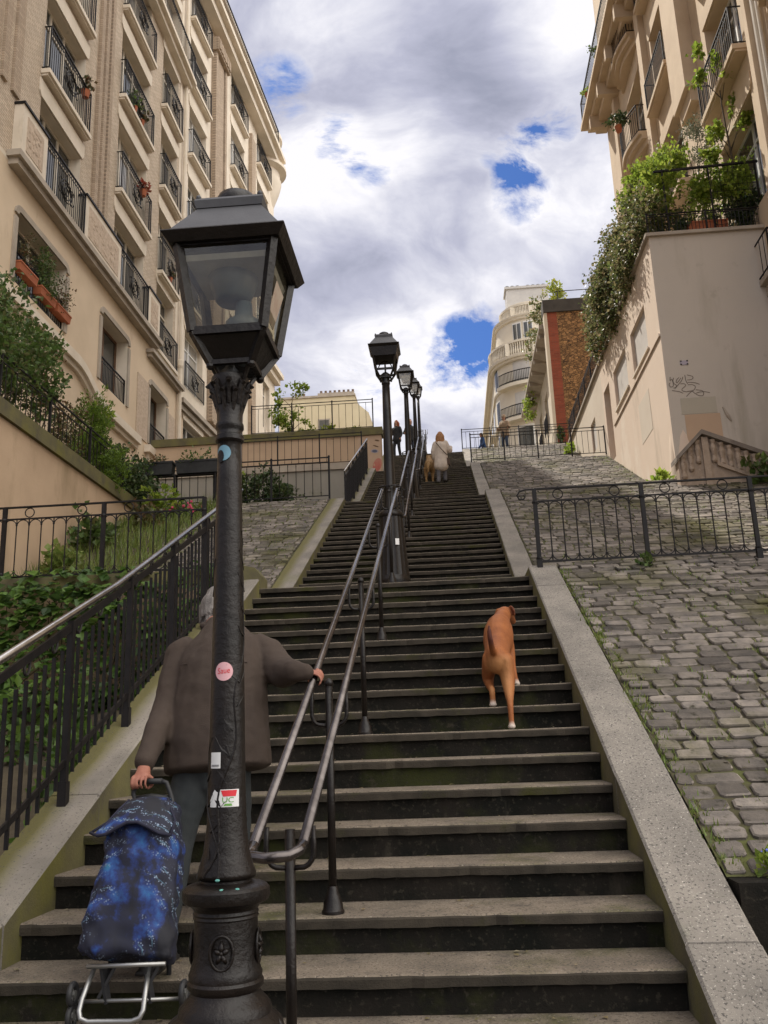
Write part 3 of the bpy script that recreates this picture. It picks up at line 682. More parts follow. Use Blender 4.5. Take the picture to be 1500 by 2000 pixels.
    strip([(.000, -.021), (.024, -.021), (.004, -.015), (.022, -.015)], m_gn, 'green_print')
    vs, fs = text_mesh('UC', .022); put([(x * 1.1 + .012, y * .9 - .006, 0) for x, y, z in vs], fs, ax + .10, -.127, m_gn, 'letters', o)
    vs, fs = disc(.025, 24, 4); vs = [(x, y + .012 * 0) for x, y in vs]
    o = wrap(root, 'sticker', c, pr, ax - .28, .875, vs, fs, m_bl, 'pale blue round sticker, half scratched off')
    put([(x * .55 - .010, y * .82 - .008) for x, y in disc(.025, 20, 3)[0]], disc(.025, 20, 3)[1], ax - .28, .873, m_lampiron, 'scratch', o)
    fk = MB()
    for a, z, rr in ((-1.75, -.347, .062), (-1.45, -.357, .103), (-1.05, -.357, .104), (-1.62, -.335, .081)):
        fk.ball((c[0] + rr * math.cos(a), c[1] + rr * math.sin(a), z), (.007, .006, .004), 6)
    fk.build('paint_fleck', m_verdi, B)
    m_pst = M('weathered paper', (.42, .35, .27), (.36, .26, .2), 30, .8)
    g = MB(); X = -.632 + .117; g.box8([(X - .008, c[1] - .045, 1.31), (X - .006, c[1] - .045, 1.31), (X - .006, c[1] + .045, 1.31), (X - .008, c[1] + .045, 1.31), (X + .025, c[1] - .055, 1.43), (X + .027, c[1] - .055, 1.43), (X + .027, c[1] + .055, 1.43), (X + .025, c[1] + .055, 1.43)])
    g.build('sticker', m_pst, L)
near_lamp()
def far_lamp(k, label, style, glass):
    yb = 10.98 + k * PER_Y; zb = Z1 + k * PER_Z; c = (-.675 - .06 * k, yb, zb)
    if k == 3: c = (-.86, 36.0, zb); 
    root = thing('street_lamp', (c[0], c[1], zb), label, 'street lamp', 'street lamps along the stairs')
    b = MB(); b.lathe([(.255, 0), (.25, .10), (.225, .16), (.215, .24), (.222, .26), (.215, .29), (.205, .33)], c, 24)
    b.build('base', m_lampiron, root, auto=35)
    fc = MB(); fc.lathe([(.208, .33), (.200, .38), (.19, .5), (.165, .8), (.150, 1.05), (.148, 1.08)], c, 40, flute=.045)
    fc.lathe([(.150, 1.08), (.162, 1.10), (.160, 1.13), (.140, 1.16), (.085, 1.18)], c, 24)
    fc.build('fluted_foot', m_lampiron, root, auto=40)
    p = MB(); p.lathe([(.085, 1.17), (.092, 1.2), (.080, 1.24), (.074, 1.45), (.078, 1.47), (.070, 1.5), (.064, 1.9), (.054, 2.5), (.050, 2.9)], c, 18)
    p.lathe([(.050, 2.88), (.056, 2.89), (.056, 2.91), (.050, 2.93), (.054, 2.96), (.066, 3.0), (.064, 3.02), (.03, 3.05)], c, 18)
    p.build('post', m_lampiron, root, smooth=True)
    sc = MB()
    for a in (0, PI / 2, PI, 3 * PI / 2):            # scroll brackets round the shaft
        ca, sa = math.cos(a), math.sin(a)
        sc.tube([(c[0] + ca * r, c[1] + sa * r, zb + z) for r, z in ((.075, 1.46), (.13, 1.47), (.155, 1.42), (.14, 1.36), (.11, 1.37), (.115, 1.3), (.135, 1.22), (.12, 1.15))], .010, 6)
    sc.tube([(c[0] + .15 * math.cos(2 * PI * k / 20), c[1] + .15 * math.sin(2 * PI * k / 20), zb + 1.47) for k in range(20)], .010, 6, closed=True)
    sc.build('scroll_collar', m_lampiron, root)
    lantern(root, (c[0], c[1]), zb + 3.385, 1.06, glass, style)
    if k == 0:
        st = MB(); st.quad((c[0] + .055, c[1] - .186, zb + .70), (c[0] + .10, c[1] - .168, zb + .70), (c[0] + .10, c[1] - .160, zb + .78), (c[0] + .055, c[1] - .178, zb + .78))
        st.build('sticker', m_white, root)
far_lamp(0, 'dark lamp post with fluted foot and open lantern without panes, on the first landing', 1, False)
far_lamp(1, 'dark lamp post with pale frosted lantern, second one up from the open lantern', 2, True)
far_lamp(2, 'dark lamp post with frosted lantern on the third landing, behind the other posts', 2, True)
far_lamp(3, 'smallest and highest lamp post, standing at the very top of the stairs', 2, True)
# ------------------------------------------------------------ twin handrail up the middle of each flight
def handrail(k, label):
    oy, oz = k * PER_Y, k * PER_Z; g = lambda y: H0 + (y - D0) * SL + .985
    ya, yb = 3.09, 9.66
    root = thing('handrail', (XC, ya + oy, H0 - 3 * S + oz), label, 'handrail', 'twin handrails between the lamps')
    for sx in (-.082, .082):
        t = MB(); t.tube([(XC + sx, ya + oy, g(ya) + oz), (XC + sx, (ya + yb) / 2 + oy, g((ya + yb) / 2) + oz), (XC + sx, yb + oy, g(yb) + oz)], .0178, 10)
        t.build('rail', m_steel, root, smooth=True)
    e = MB(); zt = g(ya)
    pts = [(XC - .082, ya, zt), (XC - .084, ya - .03, zt - .017), (XC - .092, ya - .055, zt - .028), (XC - .03, ya - .075, zt - .034), (XC + .045, ya - .06, zt - .030), (XC + .075, ya - .03, zt - .016), (XC + .082, ya, zt)]
    e.tube([(p[0], p[1] + oy, p[2] + oz) for p in pts], .0178, 10); e.build('end_loop', m_steel, root, smooth=True)
    for i in (-2, 1, 6, 11, 16):
        y = D0 + i * RUN + .085; z = H0 + i * S; zt = g(y)
        if i == -2: y = 3.30; zt = g(y) - .05; z = H0 - 2 * S
        p = MB(); p.tube([(XC, y + oy, z + oz), (XC, y + oy, zt + oz - (.012 if i > -2 else .02))], .0185, 10)
        if i > -2: p.ball((XC, y + oy, zt + oz + .002), .023, 10)
        P = p.build('post', m_lampiron, root, smooth=True)
        q = MB(); q.lathe([(.052, 0), (.052, .012), (.046, .018), (.043, .05), (.036, .062), (.034, .075), (.026, .085), (.0225, .11), (.019, .115)], (XC, y + oy, z + oz), 16)
        q.build('foot', m_lampiron, P, auto=40)
        u = MB(); d = .20 if i > -2 else .13
        for sg in (-1, 1):
            arc = [(XC + sg * .082, y + oy, zt + oz - .01), (XC + sg * .084, y + oy, zt + oz - d * .55)] + [(XC + sg * (.042 + .042 * math.cos(a)), y + oy, zt + oz - d * .7 - .055 * math.sin(a)) for a in (.2, .6, 1.0, 1.4)] + [(XC + sg * .01, y + oy, zt + oz - d * .7 - .056)]
            u.tube(arc, .0095, 8)
        u.build('bracket', m_lampiron, P, smooth=True)
    return root
handrail(0, 'twin steel handrail on dark posts beside the old man, lowest of the middle handrails')
handrail(1, 'twin steel handrail above the first landing, rising past the open lantern post')
handrail(2, 'twin steel handrail next to the blond woman in cream, third flight up')
handrail(3, 'small twin steel handrail on the topmost flight, by the two people in dark clothes')
# ------------------------------------------------------------ sloping railing along a kerb
def slope_rail(name, x, ya, yb, label, group, dense=.105, light=True):
    g = lambda y, h: nose(y) + h
    root = thing(name, (x, ya, nose(ya) + .1), label, 'railing', group)
    t = MB(); t.tube([(x, ya, g(ya, 1.13)), (x, (ya + yb) / 2, g((ya + yb) / 2, 1.13)), (x, yb, g(yb, 1.13))], .021, 10); t.build('handrail', m_silver, root, smooth=True)
    s = MB()
    for h, w, hh in ((.985, .016, .045), (.225, .014, .035)):
        s.bar((x, ya, g(ya, h)), (x, yb, g(yb, h)), w, hh)
    y = ya + .06; k = 0; n = MB(); b = MB(); o = MB()
    while y < yb:
        if k % 9 == 0:
            n = MB(); n.bar((x, y, g(y, .05)), (x, y, g(y, 1.12)), .036); n.bar((x, y, g(y, .05)), (x, y, g(y, .22)), .05); n.build('post', m_iron, root)
        else:
            b.bar((x, y, g(y, .22)), (x, y, g(y, .985)), .017, .017)
        if k % 3 == 1:
            o.tube([(x, y + .03 * math.cos(a), g(y + .03 * math.cos(a), 1.055) + .042 * math.sin(a)) for a in [2 * PI * q / 12 for q in range(12)]], .008, 5, closed=True)
        y += dense; k += 1
    b.v, off = b.v, len(b.v)
    for src in (s, o):
        k0 = len(b.v); b.v += src.v; b.f += [[q + k0 for q in f] for f in src.f]; b.m += src.m
    b.build('baluster_panel', m_iron, root)
    return root
slope_rail('iron_railing', XL - .17, 2.2, 9.35, 'black iron railing with steel handrail climbing past the ivy beside the old man', 'railings along the kerb')
slope_rail('iron_railing', XL - .17, 19.35, 25.55, 'dark close-set iron railing with steel top beside the third flight, below the face mural', 'railings along the kerb')
# ------------------------------------------------------------ fences across the ramps
def arch_fence(pts, label, curl=None):
    """low fence of slim bars joined by round arches; pts = post feet"""
    root = thing('iron_fence', pts[0], label, 'fence', 'iron fences across the ramps')
    H = .84
    for i, p in enumerate(pts):
        m = MB(); m.bar((p[0], p[1], p[2] - .12), (p[0], p[1], p[2] + H), .042); m.bar((p[0], p[1], p[2] - .12), (p[0], p[1], p[2] + .07), .056); m.lathe([(.03, .07), (.034, .085), (.03, .1)], p, 8); m.lathe([(.03, .68), (.034, .695), (.03, .71)], p, 8)
        m.build('post', m_iron, root)
    for i_, (a, b) in enumerate(zip(pts, pts[1:])):
        rl = br = ar = rg = MB()
        A = Vector(a); B = Vector(b); d = (B - A); n = 7
        P = lambda t, z: A + d * t + Vector((0, 0, z))
        rl.bar(P(0, H), P(1, H), .035, .016); rl.bar(P(.02, H - .135), P(.98, H - .135), .016, .016); rl.bar(P(.02, .05), P(.98, .05), .02, .018)
        w = d.length / (n + 1)
        for k in range(1, n + 1):
            t = k / (n + 1)
            br.tube([P(t, .05), P(t, H - .14)], .0075, 6)
            for zz in (.115, H - .205): br.lathe([(.0, -.02), (.014, 0), (.0, .02)], tuple(P(t, zz)), 6)
        for k in range(n + 1):
            t0, t1 = k / (n + 1), (k + 1) / (n + 1); mid = (t0 + t1) / 2
            for zc, sg in ((H - .145 - w / 2, 1), (.06 + w / 2, -1)):
                ar.tube([P(mid + (t1 - t0) / 2 * math.cos(q) * .96, zc + sg * w / 2 * math.sin(q)) for q in [PI * j / 8 for j in range(9)]], .0058, 5)
        for t in (.22, .75):
            rg.tube([P(t + .052 / d.length * math.cos(q), H - .066 + .052 * math.sin(q)) for q in [2 * PI * j / 14 for j in range(14)]], .0065, 5, closed=True)
        if curl and i_ == 0:
          rl.tube([A + Vector((-s_, 0, H + z)) for s_, z in ((0, 0), (.10, 0), (.16, -.02), (.185, -.06), (.165, -.10), (.12, -.105), (.10, -.08), (.115, -.06))], .009, 6)
        rl.build('panel', m_iron, root, auto=40)
    return root
arch_fence([(.967 + 1.12 * i, 9.39 - .012 * i, 1.745) for i in range(6)], 'black fence of slim arched bars standing on the cobbles, its end curled over the kerb', True)
arch_fence([(-2.62 - 1.13 * i, 9.38, 1.86) for i in range(6)], 'black fence of slim arched bars on the ivy-covered wall above the railing')
def plain_fence(pts, H, label, step=.17, parent_cat='fence', lower=.07, up2=.12, balls=True):
    root = thing('iron_fence', pts[0], label, parent_cat, 'plain iron fences')
    for p in pts:
        m = MB(); m.bar(p, (p[0], p[1], p[2] + H), .038); m.ball((p[0], p[1], p[2] + H), .028, 6); m.build('post', m_iron, root)
    for a, b in zip(pts, pts[1:]):
        rl = br = MB()
        A = Vector(a); d = Vector(b) - A; P = lambda t, z: A + d * t + Vector((0, 0, z))
        rl.bar(P(0, H - .02), P(1, H - .02), .03, .02); rl.bar(P(0, H - up2), P(1, H - up2), .018, .016); rl.bar(P(0, lower), P(1, lower), .02, .018)
        n = max(2, round(d.length / step))
        for k in range(1, n):
            br.tube([P(k / n, lower), P(k / n, H - up2)], .0075, 5)
            if balls: br.ball(P(k / n, lower + .07), .015, 5); br.ball(P(k / n, H - up2 - .06), .013, 5)
        rl.build('panel', m_iron, root)
    return root
plain_fence([(.90 + 1.01 * i, 26.25, 8.19) for i in range(5)], .90, 'plain iron fence across the upper cobbles ending at the sunlit wall')
plain_fence([(.86 + 1.15 * i, 34.7, 11.36) for i in range(5)], .88, 'farthest iron fence at the hill top before the man in the cap')
plain_fence([(-2.36 - 1.22 * i, 17.9, 4.97) for i in range(4)], .92, 'iron fence in front of the grey garden wall and the round bush')
plain_fence([(-2.42 - 1.3 * i, 26.1, 8.32) for i in range(4)], 1.0, 'iron fence on top of the grey garden wall, before the peach wall', .2)
plain_fence([(-2.2 - 1.36 * i, 28.1, 10.13) for i in range(4)], 1.05, 'iron fence standing on the peach wall beside the face mural', .22)
# ------------------------------------------------------------ buildings
class Fac:
    """a facade plane: u along it, n out of it, z up"""
    def __init__(s, o, U, N): s.o = Vector(o); s.U = Vector(U).normalized(); s.N = Vector(N).normalized()
    def P(s, u, n, z): return s.o + s.U * u + s.N * n + Vector((0, 0, z))
    def box(s, mb, u0, u1, n0, n1, z0, z1):
        mb.box8([s.P(u0, n0, z0), s.P(u1, n0, z0), s.P(u1, n1, z0), s.P(u0, n1, z0), s.P(u0, n0, z1), s.P(u1, n0, z1), s.P(u1, n1, z1), s.P(u0, n1, z1)])
    def slab(s, mb, u0, u1, n0, n1, z0, z1, fl=.0):      # flared ends: wider at the top
        mb.box8([s.P(u0, n0, z0), s.P(u1, n0, z0), s.P(u1, n1, z0), s.P(u0, n1, z0), s.P(u0 - fl, n0, z1), s.P(u1 + fl, n0, z1), s.P(u1 + fl, n1, z1), s.P(u0 - fl, n1, z1)])
def wall_grid(mb, F, u0, u1, z0, z1, ops, sel):
    """front of a wall with real openings and their reveals; ops = (ua, ub, za, zb, depth); sel(u, z) -> material slot"""
    ops = [o for o in ops if o[1] > u0 and o[0] < u1 and o[3] > z0 and o[2] < z1]
    us = sorted({u0, u1} | {v for o in ops for v in o[:2]} | set(sel.us)); zs = sorted({z0, z1} | {v for o in ops for v in o[2:4]} | set(sel.zs))
    us = [u for u in us if u0 <= u <= u1]; zs = [z for z in zs if z0 <= z <= z1]
    for a, b in zip(us, us[1:]):
        for c, d in zip(zs, zs[1:]):
            mu, mz = (a + b) / 2, (c + d) / 2
            if any(o[0] < mu < o[1] and o[2] < mz < o[3] for o in ops): continue
            mb.cur = sel(mu, mz); mb.quad(F.P(a, 0, c), F.P(b, 0, c), F.P(b, 0, d), F.P(a, 0, d))
    mb.cur = sel.reveal
    for ua, ub, za, zb, dp in ops:
        for (p, q) in (((ua, za), (ub, za)), ((ub, za), (ub, zb)), ((ub, zb), (ua, zb)), ((ua, zb), (ua, za))):
            mb.quad(F.P(p[0], 0, p[1]), F.P(q[0], 0, q[1]), F.P(q[0], -dp, q[1]), F.P(p[0], -dp, p[1]))
class Sel:
    def __init__(s, fn, us=(), zs=(), reveal=0): s.fn = fn; s.us = us; s.zs = zs; s.reveal = reveal
    def __call__(s, u, z): return s.fn(u, z)
def body(mb, F, u0, u1, z0, z1, back, m=0):
    mb.cur = m
    mb.quad(F.P(u0, 0, z0), F.P(u0, -back, z0), F.P(u0, -back, z1), F.P(u0, 0, z1)); mb.quad(F.P(u1, 0, z0), F.P(u1, 0, z1), F.P(u1, -back, z1), F.P(u1, -back, z0))
    mb.quad(F.P(u0, -back, z0), F.P(u1, -back, z0), F.P(u1, -back, z1), F.P(u0, -back, z1)); mb.quad(F.P(u0, 0, z1), F.P(u1, 0, z1), F.P(u1, -back, z1), F.P(u0, -back, z1))
RW = random.Random(21)
def window(F, root, ua, ub, za, zb, dp, frame=None, transom=.74, pane=None, leaves=2):
    mb = MB(); fr = .055; n0, n1 = -dp - .01, -dp + .055
    F.box(mb, ua, ua + fr, n0, n1, za, zb); F.box(mb, ub - fr, ub, n0, n1, za, zb); F.box(mb, ua + fr, ub - fr, n0, n1, zb - fr, zb); F.box(mb, ua + fr, ub - fr, n0, n1, za, za + fr * 1.4)
    zt = za + (zb - za) * transom
    if transom < 1: F.box(mb, ua + fr, ub - fr, n0, n1 - .012, zt - .03, zt + .03)
    for k in range(1, leaves):
        uc = ua + (ub - ua) * k / leaves; F.box(mb, uc - .05, uc + .05, n0, n1 - .006, za + fr, zb - fr)
    w = mb.build('window', frame or m_wframe, root)
    g = MB(); g.quad(F.P(ua, -dp + .012, za), F.P(ub, -dp + .012, za), F.P(ub, -dp + .012, zb), F.P(ua, -dp + .012, zb))
    g.build('pane', pane or (m_curtain if RW.random() < .3 else m_glass), w)
    return w
def railing(F, par, ua, ub, n, z, h, medal=True, curve=0, step=.115, name='railing', mat=None):
    mb = MB(); m = max(3, int((ub - ua) / step))
    if curve: N = lambda u: n + curve * math.sin(PI * (u - ua) / (ub - ua))
    else: N = lambda u: n
    segs = 10 if curve else 1
    for k in range(segs):
        a, b = ua + (ub - ua) * k / segs, ua + (ub - ua) * (k + 1) / segs
        for zz, w, hh in ((z + h, .045, .03), (z + h - .13, .018, .018), (z + .07, .02, .02)): mb.bar(F.P(a, N(a), zz), F.P(b, N(b), zz), w, hh)
    for k in range(m + 1):
        u = ua + (ub - ua) * k / m
        mb.bar(F.P(u, N(u), z), F.P(u, N(u), z + h), .034 if k in (0, m) else .016)
    for u in (ua, ub):
        if n > .12:
            for zz in (z + h, z + .07): mb.bar(F.P(u, N(u), zz), F.P(u, 0, zz), .03, .02)
            for q in (.33, .66): mb.bar(F.P(u, n * q, z), F.P(u, n * q, z + h), .014)
    if medal:
        uc = (ua + ub) / 2; zc = z + h * .48
        for r in (.30, .22, .11):
            mb.tube([F.P(uc + r * 1.15 * math.cos(q), N(uc) + .012, zc + r * math.sin(q)) for q in [2 * PI * j / 16 for j in range(16)]], .016, 5, closed=True)
        for sg in (-1, 1):
            mb.tube([F.P(uc + sg * (.36 + .1 * math.cos(q)), N(uc) + .012, zc + .1 * math.sin(q) + .12) for q in [j * .55 for j in range(10)]], .013, 5)
            mb.tube([F.P(uc + sg * (.36 + .1 * math.cos(q)), N(uc) + .012, zc - .1 * math.sin(q) - .12) for q in [j * .55 for j in range(10)]], .013, 5)
    return mb.build(name, mat or m_iron, par)
def balcony(F, root, ua, ub, zs, h, n=.36, curve=0, medal=True, mat=None):
    mb = MB()
    if curve:
        k = 12; pts = [(ua + (ub - ua) * i / k, n + curve * math.sin(PI * i / k)) for i in range(k + 1)]
        for z0, z1, ins in ((zs - .12, zs, 0), (zs - .30, zs - .12, .1), (zs - .5, zs - .30, .26)):
            P = [(u, max(.02, q - ins)) for u, q in pts]
            for (a, na), (b, nb) in zip(P, P[1:]):
                mb.box8([F.P(a, 0, z0), F.P(b, 0, z0), F.P(b, nb, z0), F.P(a, na, z0), F.P(a, 0, z1), F.P(b, 0, z1), F.P(b, nb, z1), F.P(a, na, z1)])
    else:
        F.box(mb, ua, ub, 0.003, n + .03, zs - .13, zs); F.box(mb, ua + .03, ub - .03, 0.003, n - .03, zs - .19, zs - .13)
    b = mb.build('balcony', mat or m_stone, root)
    railing(F, b, ua + .05, ub - .05, n - .02, zs, h, medal, curve)
    return b
def lintel(F, root, ua, ub, z0, z1, n=.04, mat=None):
    mb = MB(); F.slab(mb, ua - .04, ub + .04, .003, n, z0, z0 + .12, .10); F.slab(mb, ua - .14, ub + .14, .003, n, z0 + .12, z1, .02)
    return mb.build('lintel', mat or m_stone, root)
# ---- the long brick apartment house on the near side of the pipe
def house_a():
    F = Fac((-9.70, 0, 0), (0, 1, 0), (1, 0, 0))
    root = thing('apartment_building', (-9.85, 20, 4.2), 'tall buff brick apartment block with iron balconies above the planted terrace, up to the drainpipe', 'building')
    cols = {'Z': (12.9, 15.7, 0), 'A': (18.95, 21.45, 0), 'B': (24.1, 26.75, 0), 'C': (28.15, 30.05, -.58)}
    ops = []; items = []
    sills = [13.75, 17.1, 20.55, 24.0, 27.4, 30.8]
    for key, (a, b, dz) in cols.items():
        for k, zs in enumerate(sills):
            z = zs + (dz if k else dz * .4)
            ops.append((a, b, z + .02, z + 2.55, .34)); items.append((key, k, a, b, z))
    low = [(12.4, 15.4, 10.55, 12.5), (18.2, 20.95, 10.75, 12.55), (23.45, 25.6, 10.45, 12.6), (27.75, 29.55, 9.95, 12.1)]
    for o in low: ops.append(o + (.42,))
    us = [16.9, 18.0, 22.2, 23.4, 27.2, 27.6, 30.35]
    def sel(u, z):
        if z < 13.5: return 0
        if z < 13.6: return 2
        for a, b, dz in cols.values():
            if a - .35 < u < b + .35 and False: return 2
        if 22.2 < u < 23.4 or u < 16.9: return 3
        if u > 30.35: return 2
        return 1
    mb = MB(); wall_grid(mb, F, 8, 30.95, 3.9, 36, ops, Sel(sel, us, (13.5, 13.6), 2)); body(mb, F, 8, 30.95, 3.9, 36, 11, 0)
    mb.build('facade', [m_plaster, m_brick, m_stone, m_brickdk], root)
    for key, k, a, b, z in items: lintel(F, root, a, b, z + 2.57, z + 3.05)
    for a, b in ((22.3, 22.52), (22.69, 22.91), (23.08, 23.3)): pil = MB(); F.box(pil, a, b, .003, .09, 15.3, 33.2); pil.build('brick_pilaster', m_brickdk, root)
    for a, b in ((16.95, 17.2), (17.45, 17.8)): pil = MB(); F.box(pil, a, b, .003, .07, 15.3, 33.2); pil.build('brick_pilaster', m_brickdk, root)
    # projecting ledge with parapet panels and the coping
    lg = MB()
    F.box(lg, 17.5, 28.05, .003, .34, 13.56, 13.72); F.box(lg, 17.6, 27.95, .003, .24, 13.40, 13.56)
    lg.build('ledge', m_ledge, root); lg = MB()
    F.box(lg, 27.3, 30.9, .003, .26, 13.04, 13.16); F.box(lg, 27.4, 30.8, .003, .16, 12.92, 13.04)
    lg.build('ledge', m_ledge, root)
    
    for a, b in ((17.7, 19.0), (21.45, 24.15), (26.75, 27.9)):
        pp = MB(); pn = MB(); cp = MB(); F.box(pp, a, b, .003, .24, 13.72, 15.1); F.box(cp, a - .03, b + .03, .003, .28, 15.1, 15.16)
        F.box(pn, a + .22, b - .22, .24, .252, 13.95, 14.9)
        r = random.Random(int(a))
        for q in range(26):
            u = r.uniform(a + .3, b - .3); z = r.uniform(14.05, 14.8); pn.ball(F.P(u, .250, z), (.016, r.uniform(.05, .12), r.uniform(.04, .10)), 6)
        P = pp.build('parapet', m_stone, root); pn.build('relief_panel', m_peb, P); cp.build('coping', m_iron, P)
    for key, k, a, b, z in items:
        window(F, root, a, b, z + .02, z + 2.55, .33, m_wframe, .78, leaves=3 if b - a > 2.2 else 2)
        if k == 0:
            if key in 'AB': railing(F, root, a + .03, b - .03, .22, 13.72, 1.38)
            elif key == 'C': balcony(F, root, a - .3, b + .1, z - .05, 1.1, .20)
        elif not (key == 'C' and k == 4): balcony(F, root, a - .10, b + .10, z, 1.32, .21)
    # low storey: rounded surrounds, sills and small guards
    sl = MB()
    for a, b, z0, z1 in low:
        sr = MB()
        F.box(sr, a - .16, a - .003, .003, .05, z0, z1 - .2); F.box(sr, b + .003, b + .16, .003, .05, z0, z1 - .2); F.box(sr, a + .1, b - .1, .003, .05, z1 + .003, z1 + .16)
        for sg, e in ((-1, a), (1, b)):
            for j in range(5):
                t0, t1 = j / 5 * PI / 2, (j + 1) / 5 * PI / 2; R0, R1 = .10, .26
                cu, cz = e - sg * .10, z1 - .1
                pp_ = lambda t, R: (cu + sg * R * math.cos(t), cz + R * math.sin(t))
                q = [pp_(t0, R0), pp_(t1, R0), pp_(t1, R1), pp_(t0, R1)]
                sr.box8([F.P(u, .004, z) for u, z in q] + [F.P(u, .05, z) for u, z in q])
        sr.build('window_surround', m_ledge, root)
    z_of = lambda u: 10.38 if u < 21.6 else (10.38 - .62 * (0.5 - .5 * math.cos(PI * min(1, (u - 21.6) / 2.2))))
    for k in range(40):
        a, b = 17.4 + k * .23, 17.4 + (k + 1) * .23
        q = [(a, z_of(a) - .26), (b, z_of(b) - .26), (b, z_of(b)), (a, z_of(a))]
        sl.box8([F.P(u, .003, z) for u, z in q] + [F.P(u, .20, z) for u, z in q])
        q = [(a, z_of(a) - .4), (b, z_of(b) - .4), (b, z_of(b) - .26), (a, z_of(a) - .26)]
        sl.box8([F.P(u, .003, z) for u, z in q] + [F.P(u, .10, z) for u, z in q])
    sl.build('sill_moulding', m_stone, root); sl = MB()
    F.box(sl, 27.4, 30.0, .003, .2, 9.55, 9.8); F.box(sl, 27.6, 29.8, .003, .1, 9.3, 9.55)
    sl.build('sill_moulding', m_stone, root)
    lat = MB()
    F.box(lat, 26.55, 27.62, .003, .03, 9.9, 12.0); lat.build('trellis_panel', m_peb, root); lat = MB(); F.box(lat, 29.68, 30.5, .003, .03, 9.2, 11.8); lat.build('trellis_panel', m_peb, root)
    for i, (a, b, z0, z1) in enumerate(low):
        window(F, root, a, b, z0, z1, .41, m_wwood if i != 1 else m_wframe, 1.1, m_glass)
        railing(F, root, a + .02, b - .02, -.05, z0, .82, False, name='window_guard')
    # continuous balcony high up
    mb = MB(); F.box(mb, 12, 31.0, .003, .46, 26.55, 26.72); F.box(mb, 12, 30.9, .003, .3, 26.35, 26.55); b = mb.build('balcony', m_stone, root); railing(F, b, 12.1, 30.9, .42, 26.72, 1.1, False, step=.14)
    cn = MB(); F.box(cn, 8, 30.98, .003, .7, 33.6, 33.9); F.box(cn, 8, 30.97, .003, .45, 33.3, 33.6); cn.build('cornice', m_stone, root)
    dp = MB(); dp.tube([F.P(30.72, .12, 36), F.P(30.72, .12, 5)], .075, 8); dp.lathe([(.08, 0), (.12, .1), (.12, .3), (.1, .33)], tuple(F.P(30.72, .12, 13.9)), 8)
    dp.build('drainpipe', m_stone, root)
    return F
FA = house_a()
